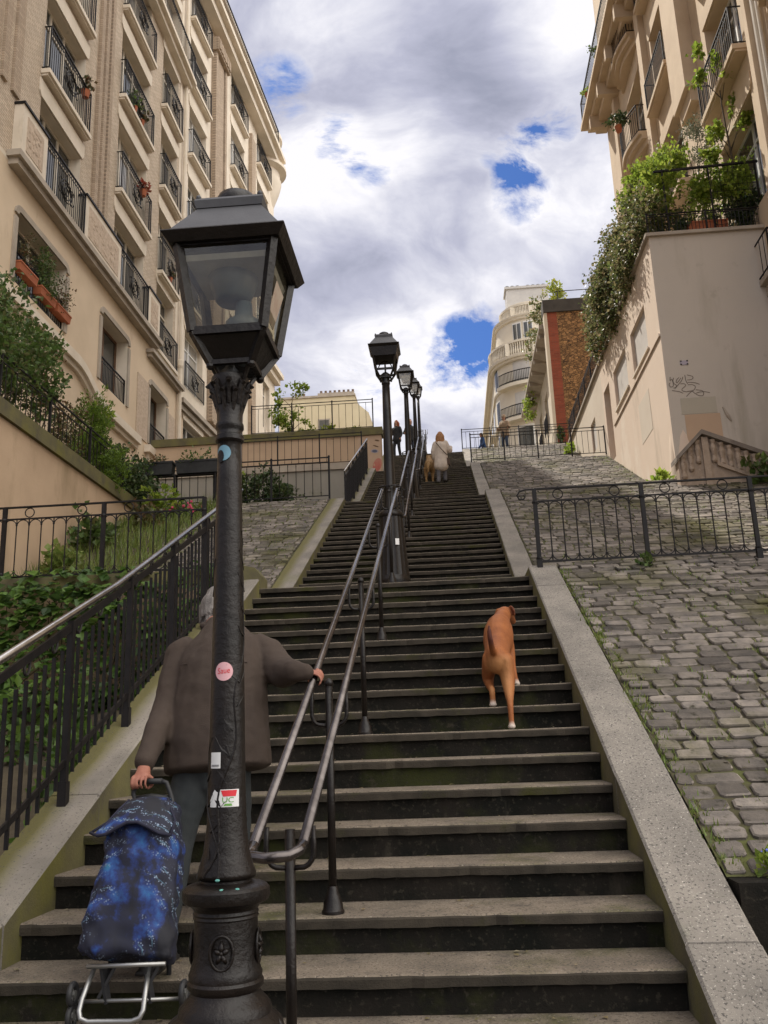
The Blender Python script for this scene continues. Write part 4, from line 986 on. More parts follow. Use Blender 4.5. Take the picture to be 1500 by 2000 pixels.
# ---- its lighter neighbour farther up, ending in a round corner
def house_b():
    an = math.radians(3.6)
    F = Fac((-9.80, 31.0, 0), (math.sin(an), math.cos(an), 0), (math.cos(an), -math.sin(an), 0))
    root = thing('apartment_building', (-9.8, 38, 6), 'pale buff apartment block beyond the drainpipe, ending in a small round domed corner', 'building')
    cols = [(.75, 2.85), (6.4, 8.6), (11.0, 13.2)]
    sills = [9.9, 13.65, 17.1, 20.5, 23.9, 27.3, 30.7]; ops = []; it = []
    for j, (a, b) in enumerate(cols):
        for k, z in enumerate(sills):
            if j == 2 and k < 3: continue
            ops.append((a, b, z + .02, z + 2.35, .30)); it.append((j, k, a, b, z))
    ops.append((12.1, 13.4, 16.0, 18.6, .3))
    def sel(u, z): return 2 if z < 12.9 else (1 if 3.4 < u < 5.2 and z > 13 else 0)
    mb = MB(); wall_grid(mb, F, 0, 14.5, 5, 34.6, ops, Sel(sel, (3.4, 5.2), (12.9, 13.0), 0)); body(mb, F, 0, 14.5, 5, 34.6, 11, 0)
    mb.build('facade', [m_stone, m_brickdk, m_plaster], root)
    for j, k, a, b, z in it: lintel(F, root, a, b, z + 2.37, z + 2.85)
    pl = MB(); F.box(pl, 3.5, 3.75, .003, .22, 13.2, 31.4); F.box(pl, 3.85, 4.75, .003, .16, 13.2, 31.4); F.box(pl, 4.85, 5.1, .003, .22, 13.2, 31.4); F.box(pl, 3.4, 5.2, .003, .34, 31.4, 32.1)
    for k in range(6): F.box(pl, 3.46 + k * .29, 3.66 + k * .29, .34, .40, 31.5, 32.0)
    pl.build('pilaster', m_brickdk, root); pl = MB()
    F.box(pl, 9.4, 9.65, .003, .2, 13.2, 31.4); F.box(pl, 9.75, 10.3, .003, .14, 13.2, 31.4)
    pl.build('pilaster', m_brickdk, root)
    for j, k, a, b, z in it:
        window(F, root, a, b, z + .02, z + 2.35, .29, m_wframew, .78)
        if k == 1 and j == 0: railing(F, root, a - .05, b + .05, .06, z, 1.0, True)
        elif k > 1: balcony(F, root, a - .12, b + .12, z, 1.15, .22)
    for a, b, z0, z1 in ((12.1, 13.4, 16.0, 18.6),): window(F, root, a, b, z0, z1, .29, m_wframew, .8)
    # moulding that slopes above the plain lower wall
    ml = MB(); F.box(ml, .1, 12, .003, .26, 12.72, 12.9); F.box(ml, .1, 12, .003, .14, 12.5, 12.72); ml.build('string_course', m_ledge, root)
    cn = MB(); F.box(cn, 11.3, 14.6, .003, .5, 19.5, 19.75); F.box(cn, 11.3, 14.6, .003, .3, 19.2, 19.5); cn.build('string_course', m_stone, root); cn = MB()
    F.box(cn, -.05, 14.5, .003, .75, 33.0, 33.25); F.box(cn, -.05, 14.5, .003, .5, 32.6, 33.0); F.box(cn, 0, 14.5, .003, .45, 34.6, 34.9)
    c = cn.build('cornice', m_stone, root); railing(F, c, .1, 13.2, .66, 33.25, 1.0, False, step=.16)
    rf = MB(); rf.box8([F.P(0, -.3, 34.6), F.P(14.5, -.3, 34.6), F.P(14.5, -10, 34.6), F.P(0, -10, 34.6), F.P(0, -2.2, 37.4), F.P(14.5, -2.2, 37.4), F.P(14.5, -9, 37.4), F.P(0, -9, 37.4)])
    r = rf.build('roof', m_slate, root)
    for u in (2.2, 7.4, 12.1):
        d = MB(); F.box(d, u - .7, u + .7, -1.8, -.25, 34.9, 36.6); dd = d.build('dormer', m_stone, r)
    ct = F.P(14.3, -.72, 0)
    t = MB(); t.lathe([(.2, 29.2), (.75, 30.2), (1.1, 31.2), (1.2, 31.6), (1.2, 31.8), (1.12, 31.85), (1.12, 32.3), (1.5, 32.4), (1.5, 32.6), (1.15, 32.62), (1.15, 34.4), (1.28, 34.5), (1.28, 34.65), (1.1, 35.2), (.75, 35.9), (.3, 36.4), (.03, 36.6)], (ct.x, ct.y, 0), 28)
    t.build('corner_turret', m_stone, root, auto=30)
    t = MB(); t.lathe([(1.32, 18.8 - 14), (1.32, 30.9)], (ct.x - .62, ct.y - .2, 0), 20); t.build('round_corner', m_stone, root, auto=40)
house_b()
# ---- house far behind with a row of chimney pots
def far_house():
    root = thing('far_house', (-8, 62, 12), 'low cream blind-walled house with a row of chimney pots far beyond the peach wall', 'house')
    m_potdk = M('sooty chimney clay', (.16, .10, .07), (.10, .07, .05), 6, .8)
    m_cream = M('cream far render', (.62, .54, .37), (.55, .47, .32), .8, .9, .1, 30, spots=(((.42, .36, .25), .6, .6, .8),))
    mb = MB(); mb.prism([(-11.8, 11), (-4.75, 11), (-4.75, 22.3), (-5.15, 23.6), (-5.9, 24.3), (-6.2, 25.0), (-11.8, 25.0)], 62, 72, 1); mb.build('wall', m_cream, root)
    cp = MB(); cp.box(-11.9, -6.1, 61.9, 72.1, 25.0, 25.15); cp.box(-8.9, -6.2, 62.0, 63.0, 25.15, 25.35); C = cp.build('roof', m_ledge, root)
    for i in range(8):
        p = MB(); p.lathe([(.10, 0), (.11, .1), (.085, .30), (.10, .34)], (-8.7 + i * .34, 62.5, 25.35), 8); p.build('chimney_pot', m_potdk, C)
    for i in range(3):
        p = MB(); p.lathe([(.10, 0), (.085, .35), (.10, .4)], (-10.6 + i * .3, 62.5, 25.15), 8); p.build('chimney_pot', m_potdk, C)
    Fw = Fac((0, 62, 0), (1, 0, 0), (0, -1, 0))
    mb = MB(); Fw.box(mb, -8.9, -8.0, .01, .06, 22.3, 23.3); w = mb.build('window', m_ledge, root)
    g = MB(); Fw.box(g, -8.8, -8.1, .06, .075, 22.4, 23.2); g.build('pane', m_glass, w)
far_house()
# ---- peach wall with the painted face, grey garden wall and terrace walls on the same side
def peach_wall():
    root = thing('garden_wall', (-4, 28, 7.6), 'peach rendered wall with a painted face at its end beside the stairs', 'wall')
    mb = MB(); mb.box(-9.6, -1.94, 28.0, 28.35, 7.4, 9.86); mb.build('wall', m_pink, root)
    mb = MB(); mb.box(-9.65, -1.89, 27.93, 28.42, 9.86, 10.12); mb.build('coping', m_kerbside, root)
    m_skin = M('painted face colour', (.50, .36, .26), (.46, .33, .23), 3, .8); m_eye = M('painted eye blue', (.10, .11, .16), None, 3, .7); m_lip = M('painted red cheek', (.45, .13, .10), (.48, .22, .16), 4, .8); m_br = M('painted brow brown', (.12, .07, .04), None, 3, .8); m_lid = M('painted eyelid', (.34, .30, .32), None, 3, .8)
    f = MB(); y = 27.99; x0 = -2.72
    f.cur = 0; f.quad((x0, y, 8.3), (x0 + .76, y, 8.3), (x0 + .76, y, 9.84), (x0, y, 9.84))
    def ell(cx, cz, rx, rz, m, o, rot=0):
        f.cur = m; vs = [(cx + rx * math.cos(a) * math.cos(rot) - rz * math.sin(a) * math.sin(rot), y - o, cz + rx * math.cos(a) * math.sin(rot) + rz * math.sin(a) * math.cos(rot)) for a in [2 * PI * k / 20 for k in range(20)]]
        f.add(vs, [tuple(range(20))])
    ell(-2.10, 8.82, .14, .24, 2, .003, -.3); ell(-2.17, 9.30, .13, .07, 4, .003, -.1); ell(-2.17, 9.30, .085, .045, 1, .006, -.1); ell(-2.13, 9.47, .10, .02, 3, .003, -.35); ell(-2.08, 9.66, .08, .026, 3, .003, -.25); ell(-2.2, 8.83, .02, .045, 0, .006); ell(-2.66, 9.12, .04, .12, 3, .002, .2); ell(-2.60, 8.86, .07, .03, 4, .003)
    f.build('face_mural', [m_skin, m_eye, m_lip, m_br, m_lid], root)
peach_wall()
def grey_wall():
    root = thing('garden_wall', (-5, 26, 4.8), 'grey concrete garden wall below the iron fence, with the round bush in front', 'wall')
    m_g = M('grey wall render', (.30, .28, .24), (.24, .225, .195), 1.2, .9, .3, 30, spots=(((.14, .14, .07), 1.0, .58, .8),), stretch=(1, 1, .4))
    mb = MB(); mb.box(-9.6, -2.36, 26.0, 26.3, 4.6, 8.12); mb.build('wall', m_g, root)
    mb = MB(); mb.box(-9.6, -2.33, 25.94, 26.36, 8.12, 8.32); mb.build('coping', m_ledge, root)
grey_wall()
def terrace_wall():
    root = thing('terrace_wall', (-6.1, 10, 0), 'long peach rendered terrace wall with a mossy coping under the potted shrubs', 'wall')
    mb = MB(); mb.box(-6.5, -6.1, 3.0, 17.75, -2, 4.62); mb.box(-6.5, -6.1, 17.75, 17.84, 3, 4.62); mb.build('wall', m_pink, root)
    mb = MB(); mb.box(-6.55, -6.04, 3.0, 17.9, 4.62, 4.86); mb.build('coping', m_kerbside, root)
    g = MB(); g.box(-9.9, -6.5, 3, 17.84, 4.3, 4.78); tag(g.build('terrace_floor', m_ledge), kind='structure')
terrace_wall()
def ivy_wall():
    root = thing('retaining_wall', (-4, 9.5, -2), 'low retaining wall under the arched fence, nearly hidden by ivy', 'wall')
    mb = MB(); mb.box(-9.2, XL - .30, 9.32, 9.72, -2.2, 1.72); mb.build('wall', m_pink, root)
    mb = MB(); mb.box(-9.2, XL - .25, 9.26, 9.76, 1.72, 1.87); mb.build('coping', m_kerbside, root)
    mb = MB(); mb.prism([(-2.42, 1.4), (-2.02, 1.4), (-2.02, 1.82), (-2.08, 1.90), (-2.2, 1.93), (-2.36, 1.90), (-2.42, 1.82)], 9.47, 9.85, 1); mb.build('pier', m_kerbside, root)
ivy_wall()
plain_fence([(-6.2, 3.4 + 1.62 * i, 4.86) for i in range(9)], .78, 'rusty black terrace railing half buried in shrubs on the peach wall', .16, 'fence', .08, .13, False)
# ---- high sunlit wall on the other side with bricked-in windows
def sun_wall():
    root = thing('building_wall', (4.95, 19, 4), 'big beige building end with graffiti, its sunlit side showing grey bricked-in windows', 'building')
    F = Fac((4.95, 0, 0), (0, 1, 0), (-1, 0, 0)); G = Fac((4.95, 18.7, 0), (1, 0, 0), (0, -1, 0))
    ops = [(19.95, 22.0, 8.75, 9.95, .16), (22.75, 24.45, 8.95, 9.95, .16), (24.85, 25.9, 8.6, 9.98, .35), (27.8, 29.0, 9.2, 10.3, .1)]
    ops = [(19.85, 21.55, 8.75, 9.85, .09), (22.3, 24.1, 8.8, 9.9, .09), (24.85, 25.75, 7.7, 9.95, .4), (27.6, 28.5, 8.9, 9.9, .08)]
    mb = MB(); wall_grid(mb, F, 18.7, 33.4, 2.5, 10.92, ops, Sel(lambda u, z: 0 if u < 26 else 2, (26,), (), 0))
    mb.cur = 1; mb.quad(G.P(0, 0, 2.5), G.P(9, 0, 2.5), G.P(9, 0, 10.92), G.P(0, 0, 10.92))
    mb.quad(G.P(9, 0, 2.5), G.P(9, -14.7, 2.5), G.P(9, -14.7, 10.92), G.P(9, 0, 10.92)); mb.quad(F.P(33.4, 0, 2.5), F.P(33.4, -9, 2.5), F.P(33.4, -9, 10.92), F.P(33.4, 0, 10.92)); mb.quad(G.P(0, 0, 10.92), G.P(9, 0, 10.92), G.P(9, -14.7, 10.92), G.P(0, -14.7, 10.92))
    m_wallp = M('whitish render', (.62, .55, .46), (.56, .48, .39), .6, .9, .2, 40, spots=(((.46, .37, .28), .9, .6, .8, (1, 1, .4)),))
    mb.build('wall', [m_wallr, m_wallf, m_wallp], root)
    rd = MB(); rd.lathe([(.34, 0), (.30, 1.2), (.22, 2.1), (.12, 2.5), (.02, 2.62)], (5.18, 18.93, 4.3), 20); rd.build('rounded_corner', m_wallr, root, auto=50)
    lg = MB(); F.box(lg, 18.72, 24.6, .003, .035, 8.5, 8.56); F.box(lg, 18.72, 25.0, .003, .045, 8.0, 8.45) if False else None
    lg.build('ledge', m_wallr, root)
    cpg = MB(); cpg.box(4.87, 14, 18.62, 18.95, 10.92, 11.0); cpg.box(4.87, 5.15, 18.95, 33.4, 10.92, 11.0); cpg.build('coping', m_ledge, root)
    m_blk = M('grey block infill', (.56, .53, .50), (.50, .47, .44), 5, .9, .4, 30, spots=(((.20, .18, .16), 3, .66, .74),))
    for i, o in enumerate(ops):
        b = MB(); F.quad_ = None
        b.quad(F.P(o[0], -o[4] + .01, o[2]), F.P(o[1], -o[4] + .01, o[2]), F.P(o[1], -o[4] + .01, o[3]), F.P(o[0], -o[4] + .01, o[3]))
        if i == 2: b.build('door', m_wwood, root)
        else: b.build('bricked_window', m_blk, root)
    for o in ops[:2]: sl = MB(); F.box(sl, o[0] - .06, o[1] + .06, .003, .045, o[2] - .06, o[2] - .01); sl.build('window_sill', m_stone, root)
    pt = MB(); G.box(pt, .30, 1.05, .002, .006, 5.75, 6.62); pt.build('ochre_patch', m_patch1, root)
    pt = MB(); G.box(pt, .25, 1.0, .002, .006, 6.63, 7.0); pt.build('grey_patch', m_patch2, root)
    pt = MB(); F.box(pt, 20.3, 21.5, .002, .006, 6.9, 7.9); pt.build('pale_patch', m_wallp, root)
    pt = MB(); pt.tube([G.P(1.12, .004, 6.75), G.P(1.2, .004, 6.55), G.P(1.26, .004, 6.42)], [.02, .045, .02], 6); pt.build('stain', m_ledge, root)
    bb = MB(); G.box(bb, 2.28, 3.7, .003, .80, 9.50, 9.62); G.box(bb, 2.4, 2.55, .003, .55, 9.25, 9.50); BB = bb.build('balcony', m_ledge, root); railing(G, BB, 2.30, 3.68, .76, 9.62, .88, False, step=.10)
    # graffiti tag: thin sprayed strokes on the front
    m_gr = M('grey spray paint', (.17, .145, .12), (.24, .20, .165), 9, .8)
    g = MB()
    def px(x, y): return (0.05 + (x - 150) * .00074 * 1.0, 7.47 - (y - 620) * .00079)
    strokes = [[(215, 570), (190, 700), (250, 620), (290, 760), (270, 860), (185, 870), (150, 800), (190, 740)], [(310, 600), (270, 700), (300, 780), (380, 830), (330, 900), (270, 900)], [(470, 600), (390, 660), (360, 740), (400, 760), (520, 620)], [(580, 590), (540, 690), (430, 800), (320, 910)], [(640, 540), (650, 720), (690, 800)], [(700, 540), (860, 590), (870, 650), (800, 690), (690, 690)], [(480, 790), (600, 790), (640, 850), (500, 950), (510, 1000), (640, 1040)], [(700, 760), (900, 780), (1030, 840)], [(690, 830), (820, 830), (910, 890), (870, 980), (740, 1050), (610, 1170)], [(220, 970), (420, 1010), (530, 1070)], [(640, 1030), (800, 1010), (830, 1070), (960, 1170), (1090, 1180), (1120, 1080), (1080, 1020), (900, 990)], [(890, 1090), (1000, 1060), (1150, 1060), (1290, 1100)]]
    for st in strokes:
        P = []
        for a, b in zip(st, st[1:]):
            for t in (0, .25, .5, .75): P.append((a[0] + (b[0] - a[0]) * t, a[1] + (b[1] - a[1]) * t))
        P.append(st[-1])
        for it in range(2): P = [P[0]] + [((P[i - 1][0] + 2 * P[i][0] + P[i + 1][0]) / 4, (P[i - 1][1] + 2 * P[i][1] + P[i + 1][1]) / 4) for i in range(1, len(P) - 1)] + [P[-1]]
        for a, b in zip(P, P[1:]):
            ua, za = px(*a); ub, zb = px(*b); L = math.hypot(ub - ua, zb - za) or 1e-6; nx, nz = -(zb - za) / L * .0085, (ub - ua) / L * .0085
            g.quad(G.P(ua - nx, .004, za - nz), G.P(ub - nx, .004, zb - nz), G.P(ub + nx, .004, zb + nz), G.P(ua + nx, .004, za + nz))
    g.build('graffiti_tag', m_gr, root)
    # small plate with dark corners
    m_pl = M('pale violet plate', (.42, .38, .44), None, 3, .5)
    t = thing('wall_plate', tuple(G.P(.43, 0, 7.82)), 'small pale plate with dark corner clips on the beige wall above the graffiti', 'plate')
    b = MB(); G.box(b, .345, .515, .003, .012, 7.77, 7.87); b.build('plate', m_pl, t)
    b = MB()
    for u in (.345, .48):
        for z in (7.77, 7.845): G.box(b, u, u + .035, .012, .018, z, z + .026)
    b.build('corner_clip', m_iron, t)
sun_wall()
# ---- apartment house above that wall
def house_c():
    F = Fac((7.5, 0, 0), (0, 1, 0), (-1, 0, 0))
    m_st2 = M('golden dressed stone', (.60, .475, .335), (.52, .40, .275), 1.2, .85, .3, 40, spots=(((.36, .28, .2), 1.6, .66, .85, (1, 1, .3)),))
    root = thing('apartment_building', (7.5, 22, 10), 'golden stone apartment block with curved balconies, rising behind the hanging garden', 'building')
    cols = [(27.0, 29.1, 1), (23.3, 25.3, 0), (18.2, 20.5, 0), (14.2, 16.4, 1), (9.6, 12.2, 0)]
    sills = [11.55, 15.3, 19.3, 23.3, 27.2]
    ops = []; it = []
    for j, (a, b, cv) in enumerate(cols):
        for k, z in enumerate(sills):
            zz = z + (.35 if j in (0,) else 0)
            ops.append((a, b, zz + .02, zz + 2.6, .42)); it.append((j, k, a, b, zz, cv))
    mb = MB(); wall_grid(mb, F, 6, 32.6, 2.6, 32, ops, Sel(lambda u, z: 0, (), (), 0)); body(mb, F, 6, 32.6, 2.6, 32, 8, 0); mb.build('facade', m_st2, root)
    for j, k, a, b, z, cv in it: lintel(F, root, a, b, z + 2.62, z + 3.05, mat=m_st2)
    for j, k, a, b, z, cv in it:
        window(F, root, a, b, z + .02, z + 2.6, .41, m_wframew, .78)
        if k or j < 2: balcony(F, root, a - .22, b + .22, z, 1.05, .32, .26 if cv else 0, False, m_st2)
    pl = MB(); F.box(pl, 21.4, 22.7, .003, .38, 17.0, 23.7); F.box(pl, 21.5, 22.6, .003, .24, 16.6, 17.0); pl.build('pilaster', m_st2, root)
    for a, b in ((25.75, 26.2), (30.2, 30.6), (17.35, 17.55)): pl = MB(); F.box(pl, a, b, .003, .2, 11, 23.7); pl.build('pilaster', m_st2, root)
    cn = MB(); F.box(cn, 6, 33.2, .003, .95, 24.55, 24.72); F.box(cn, 6, 33.0, .003, .7, 24.3, 24.55); F.slab(cn, 6, 32.7, .003, .45, 24.0, 24.3, .1)
    for k in range(13): F.box(cn, 31.9 - k * 1.9, 32.1 - k * 1.9, .003, .8, 23.75, 24.3)
    c = cn.build('cornice', m_st2, root); railing(F, c, 6.2, 33.0, .88, 24.72, 1.0, False, step=.15)
    for u, r_ in ((17.15, .06), (16.95, .045)): dp = MB(); dp.tube([F.P(u, .1, 31), F.P(u, .1, 10.9)], r_, 8); dp.build('drainpipe', m_wframe, root)
    rf = MB(); rf.box8([F.P(6, -.4, 32), F.P(32.6, -.4, 32), F.P(32.6, -8, 32), F.P(6, -8, 32), F.P(6, -2, 34.5), F.P(32.6, -2, 34.5), F.P(32.6, -7, 34.5), F.P(6, -7, 34.5)]); rf.build('roof', m_slate, root)
house_c()
# ---- stone balustrade in front of the beige wall
def balustrade():
    root = thing('stone_balustrade', (5.2, 17.2, 4.4), 'weathered stone stair balustrade with a ridge-shaped coping before the beige wall', 'balustrade')
    m_bal = M('rough balustrade stone', (.44, .35, .27), (.32, .25, .19), 6, .95, .6, 25, spots=(((.13, .085, .055), 4, .60, .72), ((.52, .44, .36), 6, .66, .76)))
    z = lambda x: 5.20 + (x - 4.54) * .98 if x < 5.06 else 5.71 - (x - 5.06) * .455
    w = MB(); w.prism([(4.57, 3.6), (8.5, 3.6), (8.5, z(8.5) - .09), (5.06, 5.61), (4.57, 5.12)], 17.12, 17.34, 1); w.build('wall', m_bal, root)
    c = MB()
    for a, b in ((4.52, 5.06), (5.06, 8.5)):
        q = [(a, 17.0, z(a) - .09), (b, 17.0, z(b) - .09), (b, 17.46, z(b) - .09), (a, 17.46, z(a) - .09)]; c.box8(q + [(x, y, zz + .09) for x, y, zz in q])
    c.build('coping', M('dark weathered coping', (.15, .125, .105), (.25, .215, .18), 3, .9, .4, 40), root)
    b = MB(); x = 4.66
    while x < 8.2:
        if abs(x - 5.1) < .07 or abs(x - 5.62) < .05: b.box(x - .06, x + .06, 17.06, 17.12, 4.3, z(x) - .12)
        else: b.lathe([(.03, 0), (.055, .04), (.035, .14), (.062, .28), (.04, .38), (.058, .42), (.058, .46)], (x, 17.10, z(x) - .57), 8)
        x += .15
    b.box8([(5.3, 17.05, 4.98), (6.6, 17.05, 4.38), (6.6, 17.12, 4.38), (5.3, 17.12, 4.98), (5.3, 17.05, 5.05), (6.6, 17.05, 4.45), (6.6, 17.12, 4.45), (5.3, 17.12, 5.05)])
    b.build('baluster_row', m_bal, root)
    st = MB()
    for k in range(9): st.box(8.4 - k * .42, 8.6 - (k - 1) * .42, 17.36, 18.6, 3.0, 4.1 + k * .18 - .6)
    tag(st.build('side_steps', m_ledge), kind='structure')
balustrade()
# ---- rubble gable with red brick edge, house with a deep eave, round corner tower block
def gable_house():
    root = thing('gable_house', (6, 38, 11), 'pale house with a deep eave, its end wall of rubble stone edged in red brick', 'house')
    m_rub = M('golden rubble stone', (.36, .20, .085), (.22, .125, .06), 3, .9, .5, 30, pattern=rubble_pat((.05, .03, .018)))
    m_red = M('red brick', (.34, .085, .045), (.28, .07, .04), 2, .9, .3, 60, pattern=brick_pat((.22, .09, .06), .24, .08, 'XZ', .010, .3))
    m_slatedk = M('dark parapet render', (.075, .068, .06), (.055, .05, .045), 3, .9)
    m_cr = M('cream house render', (.62, .55, .44), (.56, .49, .38), 1, .9, .2, 30)
    w = MB(); w.box(5.56, 9.5, 38.0, 38.4, 10.5, 18.75); w.build('rubble_wall', m_rub, root)
    w = MB(); w.box(5.12, 5.56, 37.985, 38.4, 10.5, 18.75); w.build('brick_edge', m_red, root)
    w = MB(); w.box(4.98, 5.12, 37.97, 38.45, 10.5, 18.9); w.build('corner_strip', m_cr, root)
    w = MB(); w.box(4.96, 9.5, 37.9, 38.6, 18.75, 19.35); w.build('parapet', m_slatedk, root)
    rl = MB(); rl.tube([(5.6, 38.1, 19.85), (9.4, 38.1, 19.85)], .02, 5)
    for x in (5.7, 7, 8.3): rl.tube([(x, 38.1, 19.35), (x, 38.1, 19.85)], .02, 5)
    rl.build('roof_rail', m_iron, root)
    F = Fac((5.5, 0, 0), (0, 1, 0), (-1, 0, 0))
    ops = [(39.6, 41.0, 15.0, 17.0, .2), (43.2, 44.6, 15.0, 17.0, .2), (46.2, 47.4, 15.0, 17.0, .2), (39.6, 41, 11.8, 14, .2), (43.2, 44.6, 11.5, 14, .2)]
    mb = MB(); wall_grid(mb, F, 38.45, 50, 10.5, 18.2, ops, Sel(lambda u, z: 0)); body(mb, F, 38.45, 50, 10.5, 18.2, 4, 0); mb.build('wall', m_cr, root)
    for o in ops:
        window(F, root, o[0], o[1], o[2], o[3], .19, m_wframew, 1.1)
        if o[2] > 14: railing(F, root, o[0], o[1], .1, o[2], .8, False, name='window_guard')
    e = MB(); e.prism([(4.78, 18.25), (5.5, 18.0), (9.5, 18.2), (9.5, 20.0), (6.5, 19.2), (4.78, 18.38)], 38.5, 50.3, 1); e.build('roof', m_ledge, root)
    for k in range(8): rf = MB(); rf.box(4.82, 5.49, 39 + k * 1.45, 39.14 + k * 1.45, 17.98, 18.2); rf.build('rafter', m_ledge, root)
gable_house()
def round_block():
    root = thing('apartment_building', (6.4, 58, 11), 'cream rounded corner block with bowed balconies and a chimney row, behind the gable house', 'building')
    m_rc = M('cream stone of the rounded block', (.66, .60, .49), (.60, .54, .44), 1.2, .85, .2, 30)
    c = (6.6, 58.0); R = 2.72
    A = lambda a, r, z: (c[0] + r * math.sin(a), c[1] - r * math.cos(a), z)       # a = 0 faces the stairs
    b = MB(); b.lathe([(R, 10.6), (R, 25.3)], (c[0], c[1], 0), 56); b.lathe([(R - .35, 25.3), (R - .35, 27.4)], (c[0], c[1], 0), 56); b.lathe([(R - .9, 27.4), (R - .9, 28.6)], (c[0], c[1], 0), 48)
    b.box(c[0] - R, c[0] + 6, 58, 80, 10.6, 25.3); b.box(c[0] - R + .35, c[0] + 6, 58, 80, 25.3, 27.35)
    b.build('wall', m_rc, root, auto=25)
    cor = MB()
    for r, z0, z1 in ((R + .25, 24.15, 24.3), (R + .4, 24.3, 24.5), (R - .20, 27.2, 27.35), (R - .12, 27.35, 27.5), (R - .75, 28.5, 28.62), (R + .18, 19.95, 20.15), (R + .18, 17.6, 17.8), (R + .12, 22.35, 22.5)):
        cor.lathe([(r - .3, z0 - .02), (r - .05, z0), (r, (z0 + z1) / 2), (r, z1), (r - .4, z1 + .01)], (c[0], c[1], 0), 56)
        cor.box(c[0] - r, c[0] - r + .3, 58, 80, z0, z1)
    cor.build('cornice', m_rc, root, auto=35)
    def bowed(name, z0, z1, a0, a1, r, mat, par, th=.06, n=10):
        m = MB()
        for k in range(n):
            p, q = a0 + (a1 - a0) * k / n, a0 + (a1 - a0) * (k + 1) / n
            m.box8([A(p, r, z0), A(q, r, z0), A(q, r + th, z0), A(p, r + th, z0), A(p, r, z1), A(q, r, z1), A(q, r + th, z1), A(p, r + th, z1)])
        return m.build(name, mat, par)
    # shuttered bays, three storeys, with bowed balconies
    for zf in (17.85, 20.2, 22.55):
        for a0, a1 in ((-1.42, -1.15), (-.62, -.20), (-.16, .26), (.6, 1.0)):
            if zf == 17.85 and a0 in (-.62, -.16):
                w = bowed('window', zf + .1, zf + 1.8, a0, a1, R - .02, m_wframew, root, .05); bowed('pane', zf + .25, zf + 1.65, a0 + .03, a1 - .03, R + .02, m_glass, w, .02)
                continue
            w = bowed('window', zf + .05, zf + 1.75, a0, a1, R - .02, m_shut if a0 > -1.2 else m_wframew, root, .05)
            if a0 < -1.2: bowed('pane', zf + .2, zf + 1.65, a0 + .03, a1 - .03, R + .02, m_glass, w, .02)
        if zf > 18:
            m = MB()
            for zz in (zf + .0, zf + .10, zf + .78):
                m.tube([A(-.95 + 1.5 * k / 20, R + .42, zz) for k in range(21)], .035, 5)
            for k in range(42): m.bar(A(-.95 + 1.5 * k / 41, R + .42, zf), A(-.95 + 1.5 * k / 41, R + .42, zf + .78), .03)
            rr = m.build('railing', m_iron, root)
            bowed('balcony', zf - .25, zf - .02, -1.0, .6, R - .05, m_rc, root, .55, 18)
    # stone balustrades
    for z, r in ((24.5, R + .33), (27.5, R - .62)):
        m = MB(); m.lathe([(r - .14, .85), (r, .85), (r, 1.0), (r - .14, 1.0)], (c[0], c[1], z), 56)
        n = 74
        for k in range(n):
            a = -PI * .62 + PI * 1.24 * k / n
            if k % 12 == 0: 
                p = A(a, r - .07, z); m.box(p[0] - .14, p[0] + .14, p[1] - .14, p[1] + .14, z, z + .86)
            else: m.lathe([(.04, 0), (.065, .25), (.04, .55), (.05, .86)], A(a, r - .07, z), 6)
        m.build('balustrade', m_rc, root)
    for a0, a1 in ((-.62, -.36), (-.30, -.04), (.3, .6)):
        w = bowed('window', 25.5, 27.0, a0, a1, R - .36, m_wframew, root, .06); bowed('pane', 25.6, 26.9, a0 + .02, (a0 + a1) / 2 - .012, R - .31, m_glass, w, .02, 4); bowed('pane', 25.6, 26.9, (a0 + a1) / 2 + .012, a1 - .02, R - .31, m_glass, w, .02, 4)
    ch = MB(); ch.box(5.1, 8.0, 57.6, 59.0, 28.4, 30.4); ch.box(5.0, 8.1, 57.5, 59.1, 30.4, 30.56); C = ch.build('chimney', m_shut, root)
    for i in range(8):
        if i == 3: continue
        p = MB(); p.lathe([(.13, 0), (.11, .3), (.14, .36)], (5.25 + i * .36, 58.2, 30.56), 8); p.build('chimney_pot', m_slate, C)
    for k in range(6):
        Fw = Fac((c[0] - R, 0, 0), (0, 1, 0), (-1, 0, 0))
        for z in (13.6, 17.1, 20.3):
            m = MB(); Fw.box(m, 59.2 + k * 3, 60.4 + k * 3, .01, .06, z, z + 2); w = m.build('window', m_wframew, root)
            g = MB(); Fw.box(g, 59.3 + k * 3, 60.3 + k * 3, .06, .075, z + .1, z + 1.9); g.build('pane', m_glass, w)
            m = MB(); Fw.box(m, 59.0 + k * 3, 60.6 + k * 3, .01, .5, z - .18, z - .02); m.build('balcony', m_rc, root)
round_block()
# ------------------------------------------------------------ plants
L_dark = leafmat('dark evergreen leaves', [(.024, .05, .016), (.05, .085, .026), (.085, .115, .04), (.06, .06, .03)], .3)
L_mid = leafmat('mid green leaves', [(.045, .085, .02), (.08, .14, .032), (.125, .19, .045), (.06, .085, .03), (.16, .16, .06)], .4)
L_ivy = leafmat('ivy leaves', [(.045, .095, .02), (.085, .165, .03), (.14, .235, .045), (.05, .09, .022), (.03, .06, .02)], .45)
L_bright = leafmat('fresh spring leaves', [(.19, .28, .035), (.26, .35, .05), (.34, .40, .07), (.13, .21, .035)], .55)
L_yel = leafmat('yellow green leaves', [(.28, .30, .045), (.20, .26, .04), (.36, .33, .05)], .5)
L_olive = leafmat('grey olive leaves', [(.14, .16, .10), (.20, .21, .14), (.10, .12, .07), (.24, .22, .15)], .35)
L_climb = leafmat('mixed climber leaves', [(.07, .11, .035), (.15, .155, .06), (.25, .21, .11), (.05, .075, .03), (.17, .20, .06), (.30, .22, .14)], .5)
